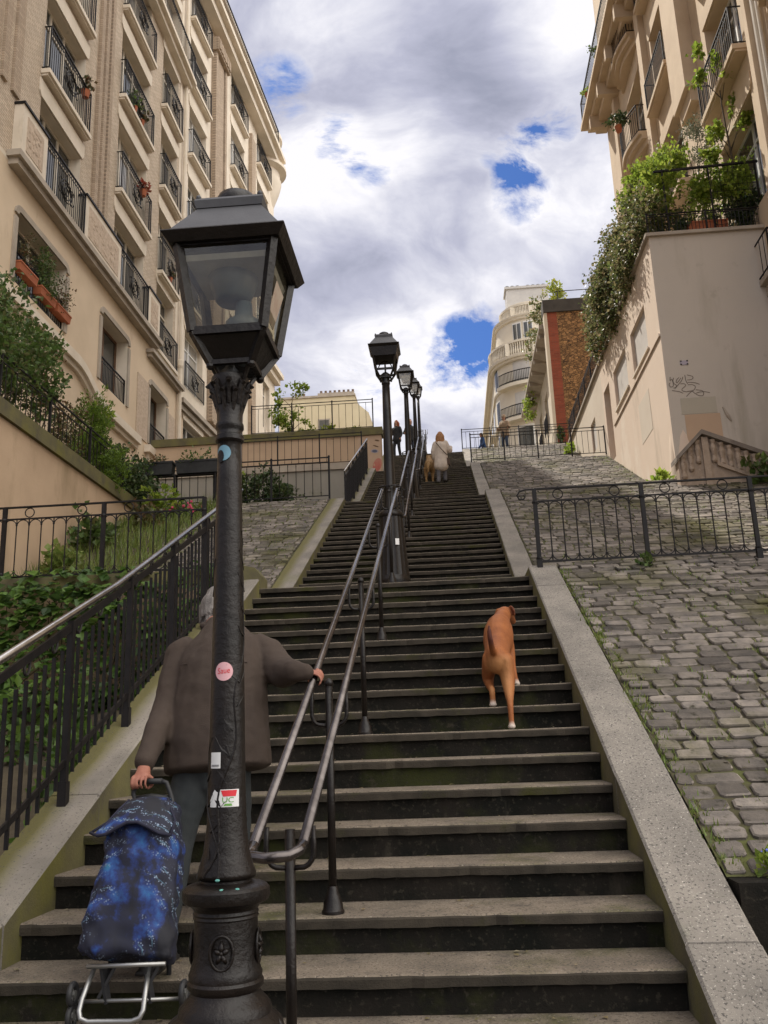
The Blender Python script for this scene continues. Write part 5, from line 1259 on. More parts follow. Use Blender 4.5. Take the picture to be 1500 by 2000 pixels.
L_red = leafmat('reddish green leaves', [(.07, .10, .03), (.12, .10, .04), (.16, .085, .045), (.06, .09, .03)], .35)
L_grass = leafmat('grass blades', [(.12, .19, .04), (.18, .25, .055), (.24, .26, .08), (.09, .13, .035)], .45)
def leaf(mb, p, d, up, ln, wd, fold=.25):
    d = d.normalized(); s = d.cross(up)
    if s.length < 1e-3: s = d.cross(Vector((1, .3, 0)))
    s = s.normalized() * wd; n = s.cross(d).normalized() * wd * fold
    a = p; b = p + d * ln * .45 + s + n; c = p + d * ln; e = p + d * ln * .45 - s + n
    mb.add([a, b, c, e], [(0, 1, 2), (0, 2, 3)])
def rv(r): 
    while True:
        v = Vector((r.uniform(-1, 1), r.uniform(-1, 1), r.uniform(-1, 1)))
        if .05 < v.length < 1: return v.normalized()
def foliage(blobs, n, ln, seed, clump=26, cr=.16, droop=.0, shell=.45, slim=.36, up=.3):
    """leaves gathered in clumps through the volume of a few ellipsoids (cx, cy, cz, rx, ry, rz)"""
    r = random.Random(seed); mb = MB(); vol = [b[3] * b[4] * b[5] for b in blobs]; nc = max(4, n // clump)
    for _ in range(nc):
        b = r.choices(blobs, vol)[0]; v = rv(r); q = r.random() ** shell * r.uniform(.72, 1.12)
        c = Vector((b[0] + v.x * b[3] * q, b[1] + v.y * b[4] * q, b[2] + v.z * b[5] * q))
        out = Vector((v.x / b[3], v.y / b[4], v.z / b[5])).normalized(); R = cr * r.uniform(.6, 1.4)
        tw = (out + rv(r) * .5).normalized()
        for k in range(clump):
            p = c + rv(r) * R * r.random() ** .5; d = (tw * .7 + rv(r) + Vector((0, 0, up - droop))).normalized()
            l = ln * r.uniform(.45, 1.55); leaf(mb, p, d, rv(r) + Vector((0, 0, .8)), l, l * slim * r.uniform(.8, 1.2))
    return mb
def stems(base, tips, r0, seed, wob=.06, n=6):
    mb = MB(); r = random.Random(seed)
    for t in tips:
        A = Vector(base) + Vector((r.uniform(-.05, .05), r.uniform(-.05, .05), 0)); B = Vector(t); L = (B - A).length
        pts = [A + (B - A) * (k / n) + Vector((r.uniform(-1, 1), r.uniform(-1, 1), r.uniform(-.5, .5))) * wob * L * (k / n) * (1 - k / n) * 3 for k in range(n + 1)]
        mb.tube(pts, [r0 * (1 - .75 * k / n) for k in range(n + 1)], 6)
    return mb
def shrub(name, base, blobs, n, ln, mat, label, cat='shrub', seed=1, group=None, r0=.025, nst=7, **kw):
    root = thing(name, base, label, cat, group); r = random.Random(seed + 50)
    tips = [(b[0] + r.uniform(-.5, .5) * b[3], b[1] + r.uniform(-.5, .5) * b[4], b[2] + r.uniform(-.2, .6) * b[5]) for b in blobs for _ in range(max(2, nst // len(blobs)))]
    stems(base, tips, r0, seed).build('stem', m_bark, root, smooth=True)
    foliage(blobs, n, ln, seed, **kw).build('foliage', mat, root)
    return root
# terrace over the peach wall
shrub('shrub', (-6.9, 12.4, 4.78), [(-6.75, 11.6, 6.1, .9, 1.0, 1.05), (-6.7, 12.9, 5.95, .7, .9, 1.0), (-6.85, 13.5, 6.7, .5, .6, .6), (-6.9, 14.2, 6.9, .35, .4, .5)], 9000, .075, L_mid, 'big dark green shrub at the edge of the photo, bulging over the rusty terrace railing', seed=3, cr=.2)
shrub('shrub', (-7.0, 14.3, 4.78), [(-6.95, 14.3, 6.2, .5, .6, .75), (-6.8, 14.9, 5.8, .45, .5, .6), (-6.6, 14.4, 5.3, .3, .7, .5)], 2200, .06, L_red, 'thin reddish green shrub with gaps, between two denser ones behind the terrace railing', seed=4, cr=.18, shell=.7)
shrub('shrub', (-6.7, 15.6, 4.8), [(-6.6, 15.65, 5.75, .42, .55, .85), (-6.5, 15.3, 5.35, .4, .5, .5), (-6.15, 15.6, 5.2, .3, .5, .55), (-6.45, 15.5, 6.15, .35, .4, .6)], 9000, .06, leafmat('feathery conifer leaves', [(.10, .17, .02), (.16, .24, .03), (.07, .12, .02)], .45), 'feathery bright green conifer shrub leaning over the peach wall', seed=5, cr=.1, slim=.18, up=.8)
shrub('climbing_plant', (-6.75, 16.35, 4.8), [(-6.7, 16.4, 6.6, .16, .2, .55), (-6.7, 16.35, 6.0, .2, .22, .5)], 420, .09, L_bright, 'upright bright green climber on a cane beside the feathery conifer', 'climber', seed=6, cr=.12, nst=3, r0=.012)
shrub('shrub', (-6.8, 17.2, 4.8), [(-6.6, 16.9, 5.35, .5, .6, .6), (-6.6, 17.7, 5.3, .55, .55, .55), (-6.8, 17.3, 5.9, .35, .45, .4), (-6.1, 17.0, 5.2, .3, .7, .5)], 7500, .07, L_dark, 'dark grey-green shrub at the far end of the terrace wall by the black troughs', seed=7, cr=.17)
def pot(name, c, r, h, label, n=200, mat=None, seed=1, cat='plant pot', lf=.06):
    root = thing(name, c, label, cat)
    b = MB(); b.lathe([(r * .7, 0), (r * .95, h * .85), (r * 1.05, h * .86), (r * 1.05, h), (r * .9, h), (r * .85, h * .9)], c, 14); b.build('pot', m_terra, root, auto=40)
    foliage([(c[0], c[1], c[2] + h + r * .8, r * 1.3, r * 1.3, r * 1.2)], n, lf, seed, clump=12, cr=r * .4).build('plant', mat or L_mid, root)
pot('plant_pot', (-6.75, 16.75, 5.1), .18, .34, 'terracotta pot with a small plant between the bright climber and the dark shrub')
def trough(name, x0, x1, y0, y1, z0, z1, mat, label, n, lmat, seed, cat='flower box', group=None, h=.25, lf=.055, crr=.15, **kw):
    root = thing(name, ((x0 + x1) / 2, (y0 + y1) / 2, z0), label, cat, group); t = .018
    b = MB(); i = .02
    b.box8([(x0 + i, y0 + i, z0), (x1 - i, y0 + i, z0), (x1 - i, y1 - i, z0), (x0 + i, y1 - i, z0), (x0, y0, z1 - .04), (x1, y0, z1 - .04), (x1, y1, z1 - .04), (x0, y1, z1 - .04)])
    b.box(x0 - .012, x1 + .012, y0 - .012, y1 + .012, z1 - .04, z1)
    b.build('box', mat, root)
    if n: foliage([((x0 + x1) / 2, (y0 + y1) / 2, z1 + h * .6, (x1 - x0) / 2 + .06, (y1 - y0) / 2 + .06, h)], n, lf, seed, clump=14, cr=crr, **kw).build('plant', lmat, root)
    return root
trough('flower_box', -9.80, -9.55, 18.25, 19.15, 11.05, 11.27, m_terra, 'terracotta window box nearest the edge of the photo, thin plants spilling over', 420, L_red, 31, group='terracotta boxes on the low window guard', h=.75, shell=.8)
trough('flower_box', -9.80, -9.55, 19.35, 20.2, 11.0, 11.22, m_terra, 'middle terracotta window box on the low guard, with a bushy green plant', 1500, L_mid, 32, group='terracotta boxes on the low window guard', h=.8)
trough('flower_box', -9.80, -9.55, 20.3, 21.1, 11.0, 11.22, m_terra, 'terracotta window box at the far end of the low guard, with reddish twigs', 520, L_red, 33, group='terracotta boxes on the low window guard', h=.7)
trough('trough_planter', -6.30, -5.60, 17.55, 17.80, 5.60, 5.88, m_blackbox, 'black trough nearest the terrace wall, hung at fence height', 160, L_red, 34, 'planter', 'black troughs by the fence', h=.10)
trough('trough_planter', -5.53, -4.60, 17.55, 17.80, 5.60, 5.88, m_blackbox, 'longer black trough with tiny leaves, partly behind the big lamp post', 220, L_mid, 35, 'planter', 'black troughs by the fence', h=.10)
t = thing('trough_stand', (-5.4, 17.7, 4.9), 'thin black iron stand under the two black troughs', 'stand'); b = MB()
for x in (-6.2, -5.56, -4.7): b = MB(); b.bar((x, 17.62, 4.7), (x, 17.62, 5.6), .03); b.bar((x, 17.76, 4.7), (x, 17.76, 5.6), .03); b.bar((x, 17.62, 5.2), (x, 17.76, 5.2), .02); b.build('leg', m_iron, t)
b = MB(); b.bar((-6.2, 17.68, 5.585), (-4.6, 17.68, 5.585), .12, .025); b.build('shelf', m_iron, t)
shrub('bush', (-4.0, 19.3, 4.93), [(-4.2, 19.3, 5.55, .85, .6, .62), (-3.65, 19.2, 5.3, .5, .5, .42)], 4200, .07, L_dark, 'round dark green bush behind the iron fence and the big lamp post', 'bush', 8, cr=.12)
shrub('bush', (-4.75, 19.6, 4.93), [(-4.75, 19.6, 6.0, .35, .4, .45)], 900, .07, L_bright, 'small fresh green bush sticking out above the round dark bush', 'bush', 9, cr=.1)
# garden on the peach wall
def sapling(name, base, h, label, lm, seed, n=500, sp=.5, lf=.09, r0=.03, cat='sapling'):
    root = thing(name, base, label, cat); r = random.Random(seed); b = Vector(base)
    tr = MB(); tr.tube([b, b + Vector((.03, 0, h * .4)), b + Vector((-.02, .02, h * .75)), b + Vector((0, 0, h))], [r0, r0 * .8, r0 * .5, r0 * .2], 7)
    tips = []
    for k in range(9):
        z = h * r.uniform(.25, .9); a = r.random() * 6.28; t = b + Vector((math.cos(a) * sp * r.uniform(.5, 1), math.sin(a) * sp * .8, z + h * r.uniform(.08, .25)))
        tr.tube([b + Vector((0, 0, z)), (b + Vector((0, 0, z)) + t) / 2 + Vector((0, 0, .05)), t], [r0 * .4, r0 * .25, r0 * .1], 5); tips.append(t)
    tr.build('trunk', m_bark, root, smooth=True)
    foliage([(t.x, t.y, t.z, sp * .38, sp * .38, sp * .38) for t in tips] + [(b.x, b.y, b.z + h, sp * .3, sp * .3, sp * .4)], n, lf, seed, clump=12, cr=sp * .2, shell=.9).build('foliage', lm, root)
sapling('sapling', (-5.05, 29.0, 10.0), 1.95, 'slim leafy sapling growing behind the fence on the peach wall, before the far cream house', L_bright, 12, 800, .75, .11)
for i, (x, s_, nm) in enumerate(((-4.5, .3, 'yellow green low shrub behind the fence, below the sapling'), (-3.7, .33, 'brightest yellow green low shrub halfway along the fence on the peach wall'), (-3.05, .26, 'small yellow green low shrub closest to the face mural'))):
    shrub('shrub', (x, 29.0, 10.0), [(x, 29.0, 10.0 + s_, .42, .35, s_)], 420, .09, L_yel, nm, seed=20 + i, cr=.12, group='low shrubs on the peach wall')
# ivy over the retaining wall
def ivy():
    root = thing('ivy', (-4.5, 9.1, -2), 'thick glossy ivy covering the retaining wall behind the climbing railing', 'ivy')
    r = random.Random(41); mb = MB(); bl = [(r.uniform(-8.8, -2.5), r.uniform(-1.6, 1.5)) for _ in range(60)]
    for k in range(17000):
        x = r.uniform(-9.1, -2.33); z = 1.95 - 3.9 * r.random() ** 1.15
        bulge = .12 + sum(.42 * math.exp(-((x - bx) ** 2 + (z - bz) ** 2) / .16) for bx, bz in bl) * .55
        if math.sin(x * 1.9 + 1) + math.sin(z * 2.3 + x) > 1.6 and r.random() < .6: continue
        y = 9.30 - min(.75, bulge) * r.uniform(.55, 1.0)
        if z > 1.75: y = r.uniform(9.15, 9.6)
        d = Vector((r.uniform(-.7, .7), -r.uniform(.2, 1), r.uniform(-1.2, .2)))
        l = r.uniform(.045, .15); leaf(mb, Vector((x, y, z)), d, Vector((r.uniform(-.4, .4), -.4, 1)), l, l * .46, .18)
    mb.build('leaves', L_ivy, root)
    st = MB()
    for k in range(40):
        x = r.uniform(-8.5, -2.5); p = [Vector((x + r.uniform(-.2, .2) * j, 9.28 - .02 * j, -2 + j * .9)) for j in range(5)]; st.tube(p, [.014, .012, .01, .008, .004], 5)
    st.build('stem', m_bark, root)
ivy()
shrub('shrub', (-3.1, 7.6, -2), [(-3.0, 7.4, -.7, .6, .9, .9), (-3.6, 8.2, -.1, .8, .6, .8), (-2.75, 6.2, -1.2, .4, .8, .6)], 4600, .10, L_ivy, 'broad leafy shrub growing up against the lower railing under the ivy', seed=42, cr=.22)
shrub('shrub', (-4.9, 6.8, -2), [(-4.8, 6.8, -.9, 1.2, 1.0, 1.1)], 3200, .09, L_dark, 'dark shrub in the sunken yard behind the railing, lowest in the photo', seed=43, cr=.25)
# planted bank and grass between setts
def bank():
    r = random.Random(44)
    g = MB()
    for k in range(5200):
        t = r.random(); x = -6.05 + 1.7 * r.random() ** 1.3; y = 9.8 + 7.9 * t; z = kz(y) + .03
        h = r.uniform(.08, .32); a = r.random() * 6.28; b = Vector((x, y, z)); tip = b + Vector((math.cos(a) * h * .5, math.sin(a) * h * .5, h)); s = Vector((-math.sin(a), math.cos(a), 0)) * .010
        g.add([b - s, b + s, tip], [(0, 1, 2)])
    tag(g.build('grass', L_grass), 'rough grass and weeds on the bank along the terrace wall', 'grass', kind='stuff')
    for i, (x, y, s_, lm, lb) in enumerate(((-5.75, 10.7, .45, L_mid, 'green leafy plant against the foot of the terrace wall, lowest on the bank'), (-5.5, 12.4, .38, L_grass, 'pale green tuft higher on the grassy bank'), (-5.8, 13.9, .5, L_mid, 'tall green weed clump halfway up the grassy bank'), (-5.4, 15.6, .35, L_red, 'reddish weed clump near the top of the grassy bank'), (-4.75, 11.3, .25, L_mid, 'small green plant at the edge of the setts on the bank'), (-5.6, 16.8, .45, L_bright, 'fresh green plant under the black troughs'))):
        shrub('weed_clump', (x, y, kz(y)), [(x, y, kz(y) + s_ * .7, s_ * .9, s_, s_ * .75)], int(900 * s_), .10, lm, lb, 'plant', 60 + i, 'plants on the grassy bank', .008, 4, cr=.12, clump=12)
    m_fl = M('pink petals', (.60, .08, .16), (.5, .05, .12), 20, .6)
    f = MB()
    for k in range(22):
        x = r.uniform(-5.3, -4.7); y = 16.6 + r.uniform(-.3, .3); f.ball((x, y, kz(y) + r.uniform(.15, .3)), .03, 5)
    t = thing('flower_patch', (-5, 16.6, kz(16.6)), 'small patch of pink flowers near the top of the bank', 'flowers'); f.build('petals', m_fl, t)
    foliage([(-5, 16.6, kz(16.6) + .12, .35, .35, .12)], 200, .07, 71, clump=10, cr=.08).build('leaves', L_mid, t)
    # weeds in the joints of the setts
    g = MB()
    for (xa, xb, ya, yb, n) in ((1.2, 6.4, 4.4, 9.3, 520), (1.2, 4.9, 9.6, 18.6, 420), (-4.8, -2.4, 11.3, 17.6, 420), (1.16, 1.22, 4.4, 9.3, 160), (4.5, 4.95, 18.8, 26, 240)):
        for k in range(n):
            cx, cy = r.uniform(xa, xb), r.uniform(ya, yb); 
            for q in range(7):
                x, y = cx + r.gauss(0, .03), cy + r.gauss(0, .03); z = kz(y) - .005; h = r.uniform(.015, .05); a = r.random() * 6.28
                b = Vector((x, y, z)); tip = b + Vector((math.cos(a) * h * .6, math.sin(a) * h * .6, h)); s = Vector((-math.sin(a), math.cos(a), 0)) * .006
                g.add([b - s, b + s, tip], [(0, 1, 2)])
    tag(g.build('joint_grass', L_grass), 'tiny grass and moss tufts in the joints of the setts', 'grass', kind='stuff')
bank()
def small_weed(base, s_, label, lm, seed, fl=None):
    root = thing('weed', base, label, 'weed'); r = random.Random(seed)
    foliage([(base[0], base[1], base[2] + s_ * .6, s_, s_, s_ * .6)], 120, s_ * .42, seed, clump=8, cr=s_ * .35, up=.6).build('leaves', lm, root)
    if fl:
        f = MB()
        for k in range(14): f.ball((base[0] + r.uniform(-1, 1) * s_, base[1] + r.uniform(-1, 1) * s_, base[2] + s_ * r.uniform(.7, 1.35)), .008, 5)
        f.build('petals', fl, root)
small_weed((1.36, 4.34, -.62), .085, 'small weed with blue flowers at the low end of the setts', L_bright, 81, M('blue petals', (.10, .14, .60), (.2, .22, .7), 30, .6))
small_weed((4.55, 18.5, kz(18.5)), .28, 'fresh green weed at the sunlit foot of the wall corner', L_bright, 82)
small_weed((2.05, 9.25, kz(9.25)), .10, 'low green weed under the arched fence on the setts', L_mid, 83)
small_weed((4.7, 31.5, kz(31.5)), .30, 'green weed at the foot of the far wall end, by the upper fence', L_bright, 84)
small_weed((6.0, 16.9, kz(16.9)), .35, 'green weed in front of the stone balustrade', L_mid, 85)
# hanging garden over the sunlit wall
shrub('climbing_plant', (5.4, 21.5, 10.95), [(5.15, 19.4, 11.75, .42, .7, .9), (5.15, 20.8, 12.2, .45, 1.0, 1.25), (5.1, 22.6, 12.2, .5, 1.1, 1.35), (5.1, 24.4, 12.15, .45, 1.0, 1.2), (5.0, 25.3, 11.6, .35, .5, .9), (4.95, 22.0, 11.0, .3, 2.4, .35), (4.85, 24.8, 11.9, .4, .9, 1.1), (4.75, 23.2, 11.9, .4, 1.0, 1.2), (4.85, 20.6, 11.4, .3, 1.4, .7)], 32000, .08, L_climb, 'big mixed green climber hanging over the edge of the sunlit wall', 'climber', 90, cr=.24, droop=.7, r0=.03, nst=12)
shrub('shrub', (5.7, 20.4, 10.95), [(5.5, 19.6, 12.9, .45, .6, .6), (5.55, 20.6, 13.6, .5, .6, .55), (6.0, 19.9, 13.55, .5, .5, .5), (5.2, 20.8, 13.3, .3, .5, .4), (5.4, 19.3, 12.3, .4, .4, .5)], 7500, .09, L_bright, 'bright spring-green shrub topping the hanging garden at its outer corner', 'shrub', 91, cr=.2, up=.6)
shrub('shrub', (6.9, 19.6, 10.95), [(6.5, 19.4, 12.4, .45, .5, .7), (7.1, 19.3, 12.5, .5, .5, .65), (7.5, 19.6, 13.0, .4, .5, .5)], 4200, .085, L_bright, 'bright green leafy shrub behind the garden railing, next to the sapling', 'shrub', 92, cr=.18, shell=.8)
shrub('shrub', (7.3, 19.5, 10.95), [(7.4, 19.3, 11.7, .55, .4, .6), (6.2, 19.2, 11.35, .9, .3, .3)], 3600, .075, L_dark, 'dark shrub behind the mesh at the end of the garden railing', 'shrub', 93, cr=.14)
shrub('shrub', (6.0, 19.5, 10.95), [(5.85, 19.5, 11.9, .5, .4, .75)], 500, .075, L_climb, 'thin open shrub with visible stems behind the middle of the garden railing', 'shrub', 94, cr=.2, shell=.9, nst=9, r0=.018)
shrub('olive_shrub', (6.9, 20.2, 10.95), [(6.75, 20.2, 14.6, .4, .4, .7), (6.9, 20.0, 13.8, .45, .4, .6)], 1300, .075, L_olive, 'grey-leaved olive shrub in front of the golden facade', 'shrub', 95, cr=.2, shell=.8, slim=.2)
sapling('sapling', (7.25, 19.3, 11.0), 4.9, 'tall thin sapling with yellow green leaf tufts in the hanging garden', L_bright, 96, 1300, .55, .11, .035)
plain_fence([(4.98, 18.78, 11.0), (6.3, 18.78, 11.0), (7.62, 18.78, 11.0), (8.9, 18.78, 11.0)], .56, 'black garden railing along the top of the beige wall', .085, 'fence', .05, .07, False)
plain_fence([(4.95, 26.2 + 1.4 * i, 11.0) for i in range(6)], .8, 'dark railing along the far top of the sunlit wall beyond the climber', .14, 'fence', .05, .1, False)
t = thing('trellis', (6.5, 18.95, 11), 'thin black trellis frame standing in the hanging garden', 'trellis'); b = MB()
for x in (5.5, 6.55, 7.62): b.bar((x, 18.95, 11), (x, 18.95, 12.82), .035)
b.bar((5.3, 18.95, 12.76), (7.7, 18.95, 12.84), .045, .05); b.build('frame', m_iron, t)
b = MB()
for k in range(10): b.bar((6.6 + k * .1, 18.95, 11), (6.6 + k * .1, 18.95, 12.78), .008); b.bar((6.58, 18.952, 11.1 + k * .17), (7.6, 18.952, 11.1 + k * .17), .008)
b.build('mesh_panel', m_iron, t)
trough('flower_box', 5.95, 6.85, 18.98, 19.25, 11.02, 11.42, m_terra, 'long terracotta planter behind the garden railing', 260, L_bright, 97, h=.15)
# greenery on roofs and balconies
shrub('roof_shrub', (5.4, 41.5, 18.6), [(5.25, 41, 20.3, .6, 1.0, 1.1), (5.0, 43, 19.5, .45, 1.0, 1.0)], 1500, .12, L_climb, 'brownish green shrub growing on the roof edge of the gable house', 'shrub', 101, cr=.25, droop=.3)
shrub('roof_shrub', (5.9, 40.5, 19.0), [(5.8, 40.0, 20.5, .55, .6, .8)], 800, .11, L_yel, 'yellow flowering shrub at the top of the gable house beside the roof rail', 'shrub', 102, cr=.2)
shrub('roof_shrub', (5.0, 45.5, 17.5), [(4.9, 46.5, 17.6, .25, .8, 1.3)], 700, .11, L_bright, 'fresh green plant hanging below the roof shrub, against the rounded block', 'shrub', 103, cr=.2, droop=.6)
shrub('climbing_plant', (5.28, 37.7, 11.3), [(5.28, 37.75, 12.6, .16, .14, 1.2)], 420, .10, L_mid, 'narrow green climber on the pale corner of the gable house', 'climber', 104, cr=.1)
def bal_plant(c, s_, lm, label, seed, n=220, potmat=None):
    root = thing('balcony_plant', c, label, 'plant', 'plants on the balconies')
    b = MB(); b.lathe([(.09, 0), (.13, .2), (.14, .22), (.11, .22)], c, 10); b.build('pot', potmat or m_terra, root)
    foliage([(c[0], c[1], c[2] + .2 + s_ * .7, s_, s_, s_ * .8)], n, .09, seed, clump=12, cr=s_ * .4).build('plant', lm, root)
bal_plant((-9.55, 21.2, 18.1), .26, L_red, 'dark reddish plant at the end of the big balcony nearest the top corner', 111)
bal_plant((-9.52, 26.0, 18.1), .22, leafmat('red leaves', [(.35, .06, .03), (.28, .05, .03), (.2, .08, .03)], .3), 'red leafy plant on the balcony beside the lamp hood', 112)
bal_plant((-9.58, 25.0, 20.6), .34, L_mid, 'green plant on the second balcony up beyond the brick strips', 113)
bal_plant((-9.58, 25.7, 20.6), .3, L_red, 'purplish plant on the same balcony as the green one', 114)
bal_plant((-9.6, 29.2, 16.6), .2, L_red, 'small flowering plant on the balcony just above the lamp hood edge', 115, 120)
bal_plant((-8.4, 45.0, 16.8), .35, L_mid, 'dark green pot plant on the sill low in the far block, behind the lamp arm', 116)
bal_plant((6.72, 27.5, 20.2), .34, L_dark, 'dark trailing plant on the curved balcony of the golden block', 117, 420)
bal_plant((6.75, 29.5, 24.8), .35, L_mid, 'green plant on the top balcony rail at the corner of the golden block', 118, 300)
bal_plant((6.65, 31.5, 24.8), .25, L_bright, 'yellow green plant farthest out on the top balcony of the golden block', 119, 200)
bal_plant((6.75, 15.4, 19.7), .45, L_dark, 'dark bushy plant on the balcony at the top corner of the golden block', 120, 500)

def litter():
    r = random.Random(131); mb = MB()
    for k in range(420):
        i = r.randint(-2, 16); y0 = D0 + i * RUN; x = r.uniform(XL + .05, XR - .05); back = r.random() < .7
        y = y0 + (RUN - r.uniform(.0, .06) if back else r.uniform(.05, RUN)); z = H0 + i * S + .004
        a = r.random() * 6.28; l = r.uniform(.012, .035); leaf(mb, Vector((x, y, z)), Vector((math.cos(a), math.sin(a), r.uniform(0, .25))), Vector((0, 0, 1)), l, l * .4)
    for k in range(260):
        x, y = r.uniform(1.2, 6), r.uniform(4.5, 9.2); a = r.random() * 6.28; l = r.uniform(.015, .045)
        leaf(mb, Vector((x, y, kz(y) + .016)), Vector((math.cos(a), math.sin(a), .1)), Vector((0, 0, 1)), l, l * .4)
    tag(mb.build('leaf_litter', leafmat('dry leaf bits', [(.16, .10, .045), (.24, .18, .09), (.10, .09, .03), (.30, .26, .18)], .1)), 'dry leaf bits scattered on the steps and setts', 'leaves', kind='stuff')
litter()
# ------------------------------------------------------------ people, dog and trolley
m_skin = M('skin', (.46, .25, .17), (.40, .21, .14), 20, .55, .1, 120)
m_skin2 = M('reddened skin', (.27, .105, .072), (.32, .14, .095), 20, .55, .1, 120)
m_greyhair = M('grey hair', (.22, .20, .185), (.12, .108, .10), 60, .7, .6, 160, stretch=(1, 1, .25))
m_jacket = M('brown grey jacket cloth', (.060, .043, .033), (.046, .033, .026), 3, .85, .5, 220, spots=(((.070, .051, .039), 2.5, .6, .8),))
m_jseam = M('jacket seam', (.045, .032, .026), None, 3, .9)
m_trous = M('dark trousers cloth', (.022, .026, .028), (.03, .033, .034), 6, .9, .3, 200)
m_shoe = M('black shoe leather', (.02, .018, .017), (.03, .027, .024), 9, .5)
def fingers(mb, base, dirs, r=.0085):
    """base = list of knuckle points, dirs = list of three successive phalanx vectors per finger"""
    for b, ds in zip(base, dirs):
        p = Vector(b); pts = [tuple(p) + (r,)]
        for d in ds:
            p = p + Vector(d); pts.append(tuple(p) + (r * .92,)); r *= .97
        tube_loft(mb, pts, n=8, sub=3)
def old_man():
    root = thing('person', (-1.22, 4.45, H0 + S), 'old man in a brown jacket, bent, holding the rail and a trolley', 'person')
    gx = XC - .082; gy = 4.40; gz = H0 + (gy - D0) * SL + .985     # grip on the near rail
    lh = Vector((-1.435, 4.165, -.125))                               # other hand on the trolley handle
    hip = Vector((-1.20, 4.52, .00)); sh = Vector((-1.19, 4.66, .515))
    sR = Vector((-.985, 4.70, .53)); sL = Vector((-1.405, 4.66, .52))
    eR = Vector((-.862, 4.555, .400)); wR = Vector((gx - .068, gy - .005, gz + .050))
    eL = Vector((-1.440, 4.50, .20)); wL = Vector((-1.452, 4.25, -.045))
    head = Vector((-1.290, 4.90, .730))
    fR, fL = Vector((-1.10, 4.42, H0 + S)), Vector((-1.33, 4.10, H0))
    kR, kL = Vector((-1.10, 4.56, -.36)), Vector((-1.33, 4.38, -.42))
    mb = MB(); T = lambda *p, **k: tube_loft(mb, p, **k); q = lambda v, a, b=None: tuple(v) + ((a, b) if b else (a,))
    T(q(hip + Vector((0, -.01, -.06)), .15, .11), q(hip + Vector((0, 0, .05)), .155, .115), q((hip + sh) / 2, .15, .115), q(sh + Vector((0, 0, -.08)), .185, .12), q(sh + Vector((0, .02, .03)), .13, .09), q(sh + Vector((-.06, .10, .12)), .062, .062), q(head + Vector((0, -.05, -.06)), .058, .06))
    T(q(head + Vector((0, .035, -.085)), .052, .05), q(head + Vector((0, .02, -.03)), .071, .085), q(head + Vector((0, 0, .035)), .078, .098), q(head + Vector((0, -.01, .085)), .06, .078))
    T(q(head + Vector((0, .115, -.01)), .012), q(head + Vector((0, .125, -.03)), .017), n=8)                         # nose
    for s_ in (-1, 1): T(q(head + Vector((s_ * .078, -.005, -.02)), .010, .018), q(head + Vector((s_ * .086, -.01, .012)), .011, .022), n=8)
    for s_, e, w in ((sR, eR, wR), (sL, eL, wL)): T(q(s_ + (sh - s_) * .25 + Vector((0, 0, -.05)), .05), q((s_ + e) / 2 + Vector((0, 0, -.02)), .052), q(e, .042), q((e + w) / 2, .038), q(w, .027, .03))
    for f, k, o in ((fR, kR, .085), (fL, kL, -.085)):
        T(q(hip + Vector((o, 0, -.04)), .085, .09), q((hip + Vector((o, 0, -.04)) + k) / 2, .075), q(k, .055), q((k + f) / 2 + Vector((0, -.015, .02)), .052), q(f + Vector((0, -.03, .09)), .036))
        T(q(f + Vector((0, -.06, .04)), .035, .03), q(f + Vector((0, .06, .03)), .04, .024), q(f + Vector((0, .15, .025)), .035, .02))
    # gripping hand on the rail, palm over it, fingers round the far side
    sl = Vector((0, 1, SL)).normalized(); pal = Vector((gx - .012, gy + .03, gz + .040 + .013))
    T(q(wR, .027, .022), q((wR + pal) / 2, .036, .020), q(pal, .040, .016), side=tuple(sl))
    kn = [Vector((gx + .012, gy, gz + .038)) + sl * (d) for d in (.062, .040, .018, -.003)]
    fingers(mb, kn, [[(.020, 0, -.010), (.010, 0, -.024), (-.012, 0, -.018)]] * 4, .0092)
    fingers(mb, [Vector((gx - .03, gy + .055, gz + .030))], [[(-.006, .020, -.006), (.0, .022, -.006), (.006, .016, -.006)]], .0105)
    # other hand closed on the trolley handle
    T(q(wL, .027, .024), q((wL + lh) / 2, .034, .024), q(lh + Vector((0, .0, .022)), .040, .020), side=(1, 0, 0))
    fingers(mb, [lh + Vector((d, -.018, .022)) for d in (-.032, -.011, .010, .031)], [[(0, -.016, -.012), (0, -.004, -.024), (0, .018, -.014)]] * 4, .0095)
    fingers(mb, [lh + Vector((.04, .015, .015))], [[(.004, .010, -.018), (-.008, .004, -.018), (-.012, -.006, -.008)]], .0105)
    organic('body', mb, .0065, m_skin2, root, 3)
    # eyes, brows and mouth on the far side of the head
    e = MB()
    for s_ in (-1, 1): e.ball(head + Vector((s_ * .032, .098, .02)), .012, 8)
    e.build('eyes', M('eye', (.5, .48, .45), None, 3, .3), root)
    e = MB(); e.tube([head + Vector((x, .105 - abs(x) * .5, -.062)) for x in (-.025, 0, .025)], .006, 6); e.build('mouth', M('lips', (.32, .12, .10), None, 3, .5), root)
    # hair: a shell over the back and the sides
    mb = MB(); T(q(head + Vector((0, -.055, -.05)), .060, .045), q(head + Vector((0, -.045, .01)), .083, .075), q(head + Vector((0, -.03, .06)), .078, .085), q(head + Vector((0, -.02, .10)), .055, .07)); 
    for s_ in (-1, 1): T(q(head + Vector((s_ * .07, -.03, -.045)), .02, .035), q(head + Vector((s_ * .078, -.02, .04)), .016, .04))
    rr = random.Random(8)
